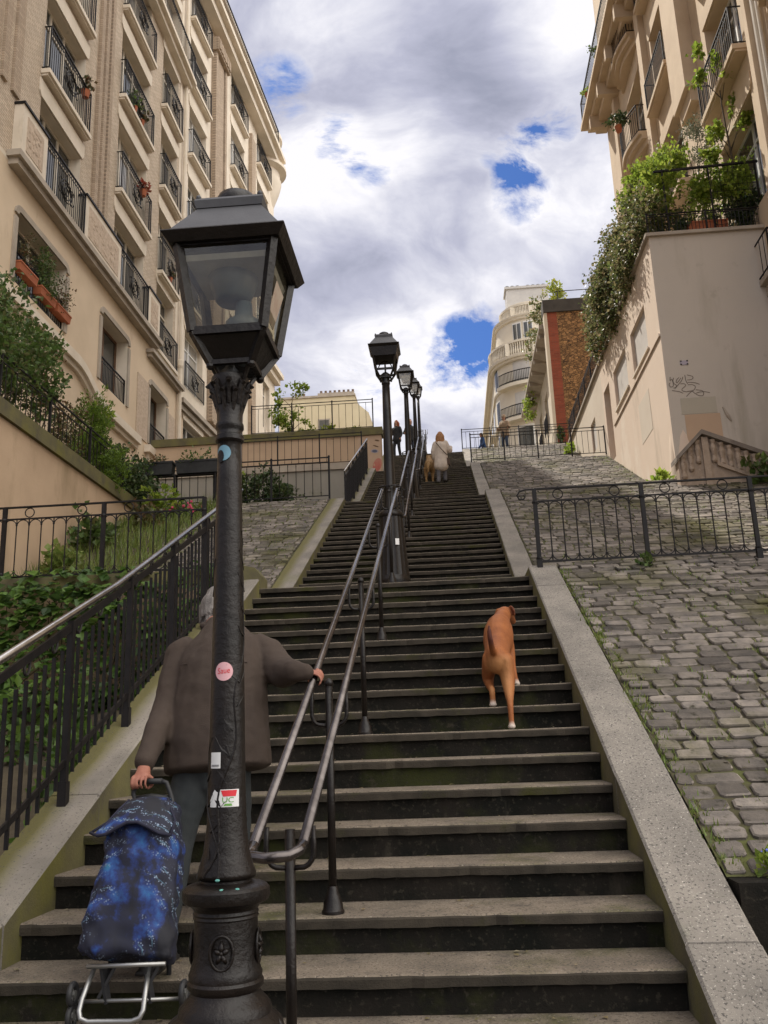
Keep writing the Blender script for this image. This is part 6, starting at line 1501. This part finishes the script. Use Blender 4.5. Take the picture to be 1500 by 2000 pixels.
    for k in range(240):
        a = rr.uniform(-PI, 0); b = rr.uniform(-.5, 1.1); d = Vector((math.cos(a) * math.cos(b), math.sin(a) * math.cos(b), math.sin(b))); p = head + Vector((d.x * .083, d.y * .10 - .02, d.z * .10 + .01))
        t = p + d * .004 + Vector((0, -.003, -.03)); tube_loft(mb, [tuple(p - d * .006) + (.0075,), tuple(t) + (.0045,)], n=6, sub=2)
    organic('hair', mb, .0045, m_greyhair, root, 1)
    # trousers and shoes
    mb = MB()
    T(q(hip + Vector((0, 0, .02)), .175, .135), q(hip + Vector((0, -.01, -.12)), .175, .13))
    for f, k, o in ((fR, kR, .085), (fL, kL, -.085)):
        T(q(hip + Vector((o, 0, -.06)), .105, .11), q((hip + Vector((o, 0, -.04)) + k) / 2, .095), q(k, .078), q((k + f) / 2 + Vector((0, -.015, .02)), .078), q(f + Vector((0, -.03, .075)), .075, .08))
    organic('trousers', mb, .011, m_trous, root, 3, (.09, .018))
    for f in (fR, fL):
        m = MB(); tube_loft(m, [tuple(f + Vector((0, -.085, .035))) + (.042, .034), tuple(f + Vector((0, .02, .04))) + (.050, .038), tuple(f + Vector((0, .12, .03))) + (.050, .030), tuple(f + Vector((0, .185, .028))) + (.040, .024)]); m.box(f.x - .05, f.x + .05, f.y - .12, f.y + .20, f.z + .001, f.z + .018)
        organic('shoe', m, .009, m_shoe, root, 2)
    # jacket: body, collar, sleeves
    mb = MB()
    T((-1.165, 4.49, -.085, .268, .180), (-1.17, 4.505, .02, .262, .185), (-1.175, 4.54, .18, .245, .18), (-1.18, 4.58, .36, .232, .168), (-1.185, 4.63, .48, .212, .145), (-1.20, 4.68, .565, .150, .11), (-1.235, 4.745, .635, .085, .075), n=20, cap0=.15)
    T(q(sR + Vector((-.05, 0, -.01)), .085), q(sR + Vector((.01, -.02, -.045)), .088), q((sR + eR) / 2 + Vector((.0, 0, -.035)), .088), q(eR + Vector((0, 0, -.025)), .080), q((eR + wR) / 2 + Vector((0, 0, -.012)), .066), q(wR + Vector((.0, 0, .0)), .053), q(wR + Vector((.034, -.01, -.002)), .047), cap0=.2)
    T(q(sL + Vector((.05, 0, -.01)), .085), q(sL + Vector((.0, -.02, -.045)), .088), q((sL + eL) / 2, .076), q(eL, .068), q((eL + wL) / 2, .061), q(wL + Vector((0, .005, .005)), .052), cap0=.3)
    J = organic('jacket', mb, .0095, m_jacket, root, 4, (.13, .024))
    m = MB(); m.tube([(-1.25 + .080 * math.cos(a), 4.765 + .070 * math.sin(a), .655 + .018 * math.sin(a)) for a in [2 * PI * k / 18 for k in range(18)]], .017, 8, closed=True); m.build('collar', m_jseam, J, smooth=True)
    m = MB()
    for a, b, h in (((-1.36, 4.50, .42), (-1.02, 4.50, .43), 0),):
        m.tube([(a[0] + (b[0] - a[0]) * k / 8, 4.455 - .0 * k + .06 * abs(k / 8 - .5) ** 2, a[2] + .012 * math.sin(k * .4)) for k in range(9)], .003, 5)
    m.build('yoke_seam', m_jseam, J)
old_man()
def trolley():
    m, nt, b, out = _new('blue tie dye bag cloth')
    tc = nt.nodes.new('ShaderNodeTexCoord').outputs['Object']
    n1 = _noise(nt, tc, 7, 5, .6); n2 = _noise(nt, tc, 4.2, 3, .5)
    cr = nt.nodes.new('ShaderNodeValToRGB'); el = cr.color_ramp.elements; cs = [(.36, (.007, .008, .018)), (.51, (.008, .010, .028)), (.58, (.012, .032, .15)), (.65, (.022, .09, .27)), (.71, (.028, .17, .26)), (.76, (.012, .018, .06))]
    while len(el) < len(cs): el.new(.5)
    for e, (p, c) in zip(el, cs): e.position = p; e.color = c + (1,)
    nt.links.new(n1, cr.inputs[0])
    # rings of small pale dashes, as on tie dye
    wv = nt.nodes.new('ShaderNodeTexWave'); wv.wave_type = 'RINGS'; wv.rings_direction = 'SPHERICAL'; wv.inputs['Scale'].default_value = 7; wv.inputs['Distortion'].default_value = 6; wv.inputs['Detail'].default_value = 2
    mp = nt.nodes.new('ShaderNodeMapping'); mp.inputs['Location'].default_value = (.10, .1, -.25); nt.links.new(tc, mp.inputs[0]); nt.links.new(mp.outputs[0], wv.inputs['Vector'])
    vo = nt.nodes.new('ShaderNodeTexVoronoi'); vo.inputs['Scale'].default_value = 105; nt.links.new(tc, vo.inputs['Vector'])
    dots = _ramp(nt, vo.outputs['Distance'], .42, .28); ring = _ramp(nt, wv.outputs['Fac'], .40, .70); zone = _ramp(nt, n2, .44, .54)
    def mul(a, b_):
        x = nt.nodes.new('ShaderNodeMath'); x.operation = 'MULTIPLY'; nt.links.new(a, x.inputs[0]); nt.links.new(b_, x.inputs[1]); return x.outputs[0]
    c1 = _mix(nt, mul(mul(dots, ring), zone), cr.outputs[0], (.22, .28, .38))
    line = _ramp(nt, wv.outputs['Fac'], .97, 1.0); c2 = _mix(nt, mul(line, _ramp(nt, n2, .50, .54)), c1, (.07, .14, .20))
    ms = nt.nodes.new('ShaderNodeMapping'); ms.inputs['Scale'].default_value = (9, 5, 1.6); nt.links.new(tc, ms.inputs[0])
    c2 = _mix(nt, _ramp(nt, _noise(nt, ms.outputs[0], 1.0, 4), .50, .60), c2, (.006, .0065, .012))  # upright near-black streaks paint the seam and fold shade into the cloth
    nt.links.new(c2, b.inputs['Base Color']); b.inputs['Roughness'].default_value = .75
    m_bag = m; m_navy = M('navy bag cloth', (.014, .015, .03), (.022, .022, .04), 6, .8)
    m_tube = M('grey trolley tube', (.38, .38, .37), (.30, .30, .29), 9, .35, metal=.8); m_blk = M('black trolley tube', (.02, .02, .022), (.03, .03, .03), 8, .5)
    root = thing('shopping_trolley', (-1.40, 3.78, H0 - S), 'shopping trolley with a dark blue tie-dye bag, pulled up by the old man', 'shopping trolley')
    # bag: loft of rounded rectangles leaning up the stairs
    def rr(w, d, k, n=6):
        pts = []; r = min(w, d) * .30
        for (sx, sy, a0) in ((1, 1, 0), (-1, 1, PI / 2), (-1, -1, PI), (1, -1, 3 * PI / 2)):
            for i in range(n): a = a0 + PI / 2 * i / (n - 1); pts.append((sx * (w / 2 - r) + r * math.cos(a), sy * (d / 2 - r) + r * math.sin(a)))
        return pts
    bot = Vector((-1.375, 3.92, -.815)); top = Vector((-1.375, 4.11, -.205)); ax = (top - bot); sd = Vector((1, 0, 0)); dn = sd.cross(ax.normalized())
    secs = [(0.0, .33, .20, 0), (.03, .365, .235, 0), (.15, .365, .25, -.004), (.35, .345, .245, -.004), (.55, .325, .235, .004), (.72, .305, .22, .0), (.82, .275, .20, .0), (.92, .21, .16, .012), (.99, .17, .12, .014)]
    mb = MB(); R0 = random.Random(5); rings = []
    for t, w, d, ox in secs:
        c = bot + ax * t; ps = rr(w, d, t)
        rings.append([c + sd * (x + ox) + dn * y + (sd * x + dn * y) * .05 * math.sin(5 * math.atan2(y, x) + t * 4) + Vector((0, 0, -.05 * max(0, x) if t < .1 else 0)) for x, y in ps])
    n = len(rings[0]); vs = [p for r in rings for p in r]; fs = [(i * n + k, i * n + (k + 1) % n, (i + 1) * n + (k + 1) % n, (i + 1) * n + k) for i in range(len(rings) - 1) for k in range(n)]
    fs += [tuple(reversed(range(n))), tuple((len(rings) - 1) * n + k for k in range(n))]; mb.add(vs, fs)
    B = mb.build('bag', m_bag, root, smooth=True)
    sb = B.modifiers.new('s', 'SUBSURF'); sb.levels = 2; sb.render_levels = 2
    tx = bpy.data.textures.new('bagfold', 'CLOUDS'); tx.noise_scale = .085; dm = B.modifiers.new('d', 'DISPLACE'); dm.texture = tx; dm.strength = .07; dm.mid_level = .5
    # flap hanging over the top and front
    fl = MB(); rows = []
    prof = [(1.0, -.08), (1.035, -.02), (1.0, .075), (.92, .112), (.83, .135), (.76, .165)]
    for t, y in prof:
        hw = {1.0: .088, 1.035: .088, .92: .115, .83: .150, .76: .175}.get(t, .12); c = bot + ax * t
        rows.append([c + sd * (hw * x - (.03 if t < .8 else 0)) + dn * (y - .055 * abs(x) ** 2 * (1 if y > .05 else 0)) + ax.normalized() * (.025 * math.sin(x * 4 + 1) if t < .8 else 0) for x in [-1 + 2 * k / 8 for k in range(9)]])
    vs = [p for r in rows for p in r]; fl.add(vs, [(i * 9 + k, i * 9 + k + 1, (i + 1) * 9 + k + 1, (i + 1) * 9 + k) for i in range(len(rows) - 1) for k in range(8)])
    F_ = fl.build('flap', m_bag, root, smooth=True); so = F_.modifiers.new('t', 'SOLIDIFY'); so.thickness = .008; so.offset = 1; sb = F_.modifiers.new('s', 'SUBSURF'); sb.levels = 2; sb.render_levels = 2
    hm = MB(); hm.tube([p + dn * .004 for p in rows[-1]], .007, 6); hm.tube([r[0] for r in rows[2:]], .006, 6); hm.tube([r[-1] for r in rows[2:]], .006, 6); hm.build('hem', m_navy, F_, smooth=True)
    # frame
    f = MB(); hx = .080; hb = bot + dn * .12; ht = Vector((-1.39, 4.165, -.125))
    for s_ in (-1, 1): f.tube([bot + sd * s_ * .13 - dn * .13 - ax * .12, top + sd * s_ * .085 - dn * .05 + ax * .02, Vector((ht.x + s_ * .085, ht.y + .01, ht.z - .05)), Vector((ht.x + s_ * .070, ht.y, ht.z - .008)), Vector((ht.x + s_ * .045, ht.y, ht.z))], .011, 8)
    f.tube([Vector((ht.x - .05, ht.y, ht.z)), Vector((ht.x + .05, ht.y, ht.z))], .013, 8); f.tube([Vector((ht.x - .085, ht.y + .012, ht.z - .075)), Vector((ht.x, ht.y + .002, ht.z - .065)), Vector((ht.x + .085, ht.y + .012, ht.z - .075))], .012, 8)
    f.build('handle_frame', m_blk, root, smooth=True)
    g = MB(); zf = -1.005; yf = 3.785
    def loop(x0, x1, y0, z0, y1, z1):
        r = .045; pts = [(x0 + .028, y1, z1), (x0 + .006, y0 + .03, z0 + r * 1.6), (x0 + .004, y0 + .012, z0 + r * .8), (x0 + .014, y0 + .002, z0 + r * .25), (x0 + r, y0, z0), (x1 - r, y0, z0), (x1 - .014, y0 + .002, z0 + r * .25), (x1 - .004, y0 + .012, z0 + r * .8), (x1 - .006, y0 + .03, z0 + r * 1.6), (x1 - .012, y1, z1)]
        g.tube(pts, .0105, 8)
    loop(-1.535, -1.27, yf, zf, 3.88, -.825); g.tube([(-1.52, 3.83, -.818), (-1.20, 3.83, -.812)], .009, 8); g.tube([(-1.56, 3.855, -.950), (-1.13, 3.855, -.945)], .008, 8)
    g.build('foot_frame', m_tube, root, smooth=True)
    for x in (-1.47, -1.29):
        k = MB(); k.bar((x, 3.87, -.83), (x + .03, 3.86, -.96), .03, .012); k.bar((x + .05, 3.87, -.83), (x - .01, 3.86, -.94), .022, .012); k.build('strut', m_blk, root)
    for x in (-1.575, -1.125):
        for j in range(3):
            a = PI / 2 + .5 + 2 * PI * j / 3; c = (x, 3.855 + .047 * math.cos(a), -.958 + .047 * math.sin(a))
            if c[2] - .045 < H0 - S: pass
            w = MB(); w.tube([(c[0], c[1] + .036 * math.cos(q), c[2] + .036 * math.sin(q)) for q in [2 * PI * i / 16 for i in range(16)]], .012, 8, closed=True); W = w.build('wheel', m_blk, root, smooth=True)
            h = MB(); h.tube([(c[0] - .012, c[1], c[2]), (c[0] + .012, c[1], c[2])], .014, 8); 
            for q in (0, 2.1, 4.2): h.bar(c, (c[0], c[1] + .034 * math.cos(q), c[2] + .034 * math.sin(q)), .010)
            h.bar(c, (x, 3.855, -.958), .016); h.build('hub', m_tube, W)
trolley()
def dog():
    root = thing('dog', (.36, 6.6, H0 + 7 * S), 'smooth red-brown dog with a short raised tail walking up the steps', 'dog')
    # coat with paler rump and darker back, white toes
    m, nt, b, out = _new('red brown coat'); geo = nt.nodes.new('ShaderNodeTexCoord').outputs['Object']
    base = _mix(nt, _ramp(nt, _noise(nt, geo, 7), .35, .68), (.30, .105, .034), (.20, .062, .020))
    at = nt.nodes.new('ShaderNodeAttribute'); at.attribute_name = 'patch'
    sp = nt.nodes.new('ShaderNodeSeparateColor'); nt.links.new(at.outputs['Color'], sp.inputs[0])
    c = _mix(nt, sp.outputs[0], base, (.44, .215, .085)); c = _mix(nt, sp.outputs[1], c, (.60, .52, .45)); c = _mix(nt, sp.outputs[2], c, (.075, .022, .014))
    nt.links.new(c, b.inputs['Base Color']); b.inputs['Roughness'].default_value = .62; b.inputs['Specular IOR Level'].default_value = .25
    mp = nt.nodes.new('ShaderNodeMapping'); mp.inputs['Scale'].default_value = (1, .25, .6); nt.links.new(geo, mp.inputs[0]); bp = nt.nodes.new('ShaderNodeBump'); bp.inputs['Strength'].default_value = .55; bp.inputs['Distance'].default_value = .006; nt.links.new(_noise(nt, mp.outputs[0], 90, 4), bp.inputs['Height']); nt.links.new(bp.outputs[0], b.inputs['Normal'])
    z6, z7, z8, z9 = (H0 + i * S for i in (6, 7, 8, 9))
    mb = MB(); T = lambda *p, **k: tube_loft(mb, p, **k)
    # trunk: rump, loin, deep chest, neck, skull, muzzle
    T((.322, 6.56, .555, .082, .105), (.325, 6.68, .595, .094, .118), (.340, 6.86, .67, .096, .118), (.36, 7.04, .75, .116, .150), (.378, 7.20, .825, .112, .150), (.40, 7.32, .90, .080, .11), (.425, 7.42, .965, .064, .080), n=16)
    T((.425, 7.40, .955, .058, .062), (.445, 7.48, 1.005, .064, .064), (.475, 7.56, 1.01, .058, .056), (.505, 7.64, .985, .040, .040), (.525, 7.70, .97, .030, .03), n=14)
    # hind legs: thigh, knee forward, hock back, shank, paw
    T((.375, 6.58, .55, .062, .10), (.385, 6.57, .44, .054, .082), (.385, 6.50, .345, .040, .052), (.378, 6.36, .265, .026, .032), (.374, 6.285, .225, .022, .026), (.373, 6.265, .14, .019, .021), (.373, 6.26, z6 + .03, .021, .024))
    T((.373, 6.245, z6 + .018, .025, .018), (.373, 6.305, z6 + .016, .029, .016))
    T((.270, 6.62, .56, .058, .10), (.258, 6.70, .49, .050, .080), (.252, 6.74, .44, .042, .052), (.262, 6.63, .37, .027, .031), (.268, 6.57, .345, .023, .026), (.270, 6.565, .29, .021, .021), (.270, 6.565, z7 + .03, .022, .024))
    T((.270, 6.55, z7 + .018, .026, .018), (.270, 6.61, z7 + .016, .029, .016))
    # fore legs
    T((.430, 7.13, .77, .052, .085), (.445, 7.09, .66, .042, .055), (.452, 7.04, .56, .030, .034), (.462, 6.96, .46, .022, .024), (.468, 6.925, z8 + .035, .022, .024))
    T((.470, 6.91, z8 + .018, .025, .018), (.472, 6.965, z8 + .016, .028, .016))
    T((.305, 7.16, .77, .052, .085), (.300, 7.20, .68, .040, .05), (.298, 7.24, .62, .028, .032), (.298, 7.23, z9 + .03, .022, .024)); T((.298, 7.22, z9 + .018, .025, .018), (.298, 7.28, z9 + .016, .028, .016))
    # tail: thick root, tip raised
    T((.300, 6.52, .61, .030, .032), (.285, 6.42, .615, .024, .024), (.272, 6.345, .665, .020, .020), (.266, 6.33, .735, .016, .016), (.268, 6.345, .775, .010, .010))
    # ears
    T((.392, 7.45, 1.04, .012, .028), (.375, 7.46, 1.0, .010, .033), (.372, 7.48, .955, .008, .022)); T((.500, 7.45, 1.055, .014, .028), (.520, 7.44, 1.03, .012, .033), (.527, 7.45, .99, .009, .022))
    o = organic('body', mb, .009, m, root, 4)
    me = o.data; ca = me.color_attributes.new('patch', 'FLOAT_COLOR', 'POINT'); off = rootloc(o); sm = lambda a, b, x: max(0, min(1, (x - a) / (b - a)))
    for i, v in enumerate(me.vertices):
        x, y, z = v.co + off
        pale = sm(6.62, 6.54, y) * sm(.60, .54, z) * sm(.22, .34, z) * sm(.40, .33, abs(x - .32) + .28)
        paw = 0
        for px, py, pz in ((.373, 6.28, z6), (.27, 6.58, z7), (.47, 6.93, z8), (.298, 7.24, z9)):
            if abs(x - px) < .06 and abs(y - py) < .12: paw = max(paw, sm(pz + .055, pz + .02, z))
        dark = sm(.60, .66, z) * sm(6.43, 6.37, y) + (sm(.97, 1.0, z) * sm(.49, .505, x) * sm(7.52, 7.48, y)) * .8
        ca.data[i].color = (pale * .75, min(1, paw), min(1, dark), 1)
    e = MB()
    for s_ in (-1, 1): e.ball((.478 + s_ * .046, 7.58, 1.035), .010, 8)
    e.ball((.53, 7.725, .975), (.016, .012, .012), 8); e.build('eyes_and_nose', m_shoe, root)
dog()
# ------------------------------------------------------------ small walkers higher up
def walker(base, h, face, label, top, trous, hairm, hair_long=False, arms=((.02, -.1), (.02, -.1)), skirt=False, stride=.12, lean=0.0, hat=None, bulk=1.0, step=0):
    """a standing or walking figure, face = heading angle (0 looks up the stairs)"""
    root = thing('person', base, label, 'person'); s = h / 1.70; ca, sa = math.cos(face), math.sin(face); b0 = Vector(base)
    def W(x, y, z): return b0 + Vector(((x * ca - y * sa) * s, (x * sa + y * ca) * s, z * s))
    sv = (ca, sa, 0)
    def q(x, y, z, a, b=None): return tuple(W(x, y + lean * z, z)) + (a * s, (b or a) * s)
    sk = MB(); T = lambda mb, *p: tube_loft(mb, p, side=sv, n=10, sub=4)
    T(sk, q(0, 0, .86, .13, .10), q(0, 0, 1.1, .12, .09), q(0, 0, 1.32, .155, .09), q(0, 0, 1.42, .09, .07), q(0, .01, 1.50, .05, .05), q(0, .02, 1.56, .05, .055))
    T(sk, q(0, .035, 1.52, .05, .05), q(0, .02, 1.58, .072, .085), q(0, .01, 1.65, .066, .08))
    T(sk, q(0, .10, 1.585, .012), q(0, .108, 1.565, .014))
    hands = []
    for i, sg in enumerate((-1, 1)):
        ox, oy = arms[i][0], arms[i][1]; el = (sg * (.21 + ox), oy * .4 - .03, 1.10); wr = (sg * (.20 + arms[i][0] * 1.3), oy + .02, .90 if len(arms[i]) < 3 else arms[i][2])
        T(sk, q(sg * .165, 0, 1.36, .055), q(*el, .042), q(*wr, .03)); hd = (wr[0], wr[1] + .02, wr[2] - .06)
        T(sk, q(*wr, .028, .02), q(*hd, .036, .02))
        fingers(sk, [W(hd[0], hd[1] + d, hd[2] - .02) for d in (-.024, -.008, .008, .024)], [[(0, 0, -.025 * s), (0, .006 * s, -.022 * s), (0, .01 * s, -.014 * s)]] * 4, .009 * s)
        fingers(sk, [W(hd[0] - sg * .02, hd[1] + .03, hd[2])], [[(0, .014 * s, -.018 * s), (0, .008 * s, -.018 * s), (0, 0, -.01 * s)]], .010 * s)
        hands.append((el, wr))
    legs = []
    for sg in (-1, 1):
        fy = stride * sg; fz = step if sg > 0 else 0; k = (sg * .09, fy * .5 + .05, .48 + fz * .6)
        T(sk, q(sg * .085, 0, .86, .085), q(*k, .055), q(sg * .09, fy, .10 + fz, .04)); T(sk, q(sg * .09, fy - .05, .05 + fz, .035, .035), q(sg * .09, fy + .13, .035 + fz, .04, .026)); legs.append((k, fy, fz, sg))
    organic('body', sk, .014, m_skin, root, 2)
    t = MB(); T(t, q(0, 0, .62 if skirt else .80, .19 * bulk, .15 * bulk), q(0, 0, 1.05, .165 * bulk, .125 * bulk), q(0, 0, 1.30, .18 * bulk, .12 * bulk), q(0, 0, 1.41, .11, .085), q(0, 0, 1.46, .065, .06))
    for i, sg in enumerate((-1, 1)):
        el, wr = hands[i]; T(t, q(sg * .15, 0, 1.36, .075 * bulk), q(*el, .065 * bulk), q(*wr, .048 * bulk))
    organic('jacket', t, .014, top, root, 2, (.15, .02))
    t = MB(); T(t, q(0, 0, .92, .14, .11), q(0, 0, .78, .145, .115))
    for k, fy, fz, sg in legs: T(t, q(sg * .08, 0, .84, .095), q(*k, .072), q(sg * .09, fy, .09 + fz, .062))
    organic('trousers', t, .014, trous, root, 2)
    for k, fy, fz, sg in legs:
        t = MB(); T(t, q(sg * .09, fy - .07, .045 + fz, .045, .04), q(sg * .09, fy + .06, .05 + fz, .05, .04), q(sg * .09, fy + .17, .03 + fz, .045, .028)); organic('shoe', t, .012, m_shoe, root, 1)
    t = MB(); T(t, q(0, -.03, 1.50 if not hair_long else 1.38, .07 if not hair_long else .15, .04 if not hair_long else .06), q(0, -.035, 1.56, .088 if not hair_long else .145, .075), q(0, -.01, 1.64, .085 if not hair_long else .12, .09), q(0, .0, 1.68, .085 if hair_long else .06, .08)); organic('hair', t, .013, hairm, root, 2, (.04, .02) if hair_long else None)
    e = MB()
    for sg in (-1, 1): e.ball(W(sg * .03, .098 + lean * 1.6, 1.60), .010 * s, 6)
    e.build('eyes', m_shoe, root)
    if hat:
        t = MB(); T(t, q(0, .0, 1.645, .095, .10), q(0, 0, 1.70, .075, .08)); T(t, q(0, .08, 1.635, .07, .015), q(0, .17, 1.62, .06, .012)); organic('cap', t, .012, hat, root, 1)
    return root, W, q, T
m_cream = M('cream wool coat', (.62, .54, .46), (.54, .46, .39), 9, .95, .6, 60); m_blond = M('auburn blond hair', (.42, .22, .10), (.26, .12, .05), 40, .6, .6, 120, stretch=(1, 1, .2))
m_greytr = M('grey trousers cloth', (.12, .115, .125), (.09, .088, .095), 8, .9); m_blackcl = M('black coat cloth', (.02, .02, .022), (.03, .03, .032), 6, .9); m_navycl = M('navy cloth', (.03, .045, .08), (.02, .03, .06), 6, .9)
m_redh = M('reddish hair', (.30, .07, .03), (.2, .05, .02), 40, .6); m_brh = M('brown hair', (.08, .05, .035), None, 30, .7); m_white_c = M('white shirt cloth', (.6, .6, .6), (.5, .5, .52), 6, .9); m_tanj = M('tan jacket cloth', (.34, .25, .17), (.28, .2, .13), 6, .9); m_jean = M('blue jeans cloth', (.07, .10, .16), (.05, .075, .12), 8, .9); m_bluec = M('blue jacket cloth', (.05, .11, .26), (.04, .08, .2), 6, .9)
def person_group():
    # woman in cream on the third flight, a big dog beside her
    k = 12; y = E1 + PER_Y + LAND + (k - 1) * RUN + .2; z = Z1 + PER_Z + k * S
    root, W, q, T = walker((-.02, y, z), 1.50, -.15, 'woman with long auburn hair in a cream coat, walking up beside a tan dog', m_cream, m_greytr, m_blond, True, ((.02, .05), (.06, .22, 1.28)), True, .10, .04, None, 1.25, .10)
    b = MB(); b.tube([W(-.12, -.15, 1.36), W(.05, -.20, 1.1), W(.22, -.06, .92)], .012, 6); B = b.build('bag_strap', m_brh, root)
    b = MB(); b.box8([W(.2, -.06, .62), W(.26, -.06, .62), W(.26, .14, .62), W(.2, .14, .62), W(.2, -.06, .84), W(.26, -.06, .84), W(.26, .14, .84), W(.2, .14, .84)]); b.build('shoulder_bag', m_brh, root)
    walker((-1.78, 34.95, Z1 + 3 * PER_Z), 1.58, PI - .5, 'red-haired person in a black coat at the top of the stairs', m_blackcl, m_blackcl, m_redh, True, ((.02, .05), (.08, .1)), False, .1, 0, None, 1.1)
    walker((-1.22, 35.1, Z1 + 3 * PER_Z), 1.66, PI + .2, 'person in black and white clothes partly behind a lamp post at the stair head', m_blackcl, m_navycl, m_brh, False, ((.02, .12, 1.1), (.06, .15, 1.1)), False, .08)
    root, W, q, T = walker((2.62, 35.0, Z1 + 3 * PER_Z + .0), 1.55, PI * .8, 'man in a cap and tan jacket with blue jeans, standing behind the upper iron fence', m_tanj, m_jean, m_brh, False, ((.06, .14, 1.12), (.06, .14, 1.12)), False, .02, 0, m_tanj, 1.15)
    walker((1.86, 35.2, Z1 + 3 * PER_Z - .35), 1.25, PI * .6, 'low figure in a blue jacket bending down next to the man in the cap', m_bluec, m_jean, m_brh, False, ((.03, .2), (.03, .2)), False, .05, .18)
person_group()
def tan_dog():
    k = 13; y = E1 + PER_Y + LAND + (k - 1) * RUN + .15; z = Z1 + PER_Z + k * S; x = -.36
    root = thing('dog', (x, y, z), 'tan shaggy dog climbing on the other side of the woman in cream', 'dog')
    m = M('tan dog coat', (.34, .21, .09), (.22, .13, .055), 9, .8, .6, 60, spots=(((.08, .06, .04), 4, .6, .7),))
    mb = MB(); T = lambda *p: tube_loft(mb, p, n=12)
    T((x, y + .02, z + .50, .13, .15), (x + .01, y + .25, z + .60, .13, .16), (x + .01, y + .50, z + .72, .12, .17), (x, y + .62, z + .86, .08, .10), (x - .01, y + .72, z + .96, .07, .08)); T((x - .01, y + .70, z + .96, .075, .075), (x - .01, y + .84, z + .97, .05, .05), (x - .01, y + .93, z + .95, .035, .035))
    for sx, yy, zz in ((-.09, .02, 0), (.09, .10, 0), (-.08, .55, 2 * S), (.08, .48, S)):
        T((x + sx, y + yy + .03, z + .42 + zz * .5, .07, .09), (x + sx, y + yy + .04, z + .26 + zz, .045, .05), (x + sx, y + yy - .04, z + .14 + zz, .03, .03), (x + sx, y + yy - .02, z + .03 + zz, .035, .035)); T((x + sx, y + yy - .02, z + .022 + zz, .03, .022), (x + sx, y + yy + .05, z + .02 + zz, .032, .02))
    T((x, y - .05, z + .55, .04, .04), (x - .02, y - .16, z + .44, .045, .045), (x - .02, y - .18, z + .28, .025, .025))
    for s_ in (-1, 1): T((x + s_ * .06, y + .70, z + 1.02, .015, .03), (x + s_ * .085, y + .72, z + .95, .012, .03))
    organic('body', mb, .013, m, root, 2, (.05, .02))
tan_dog()
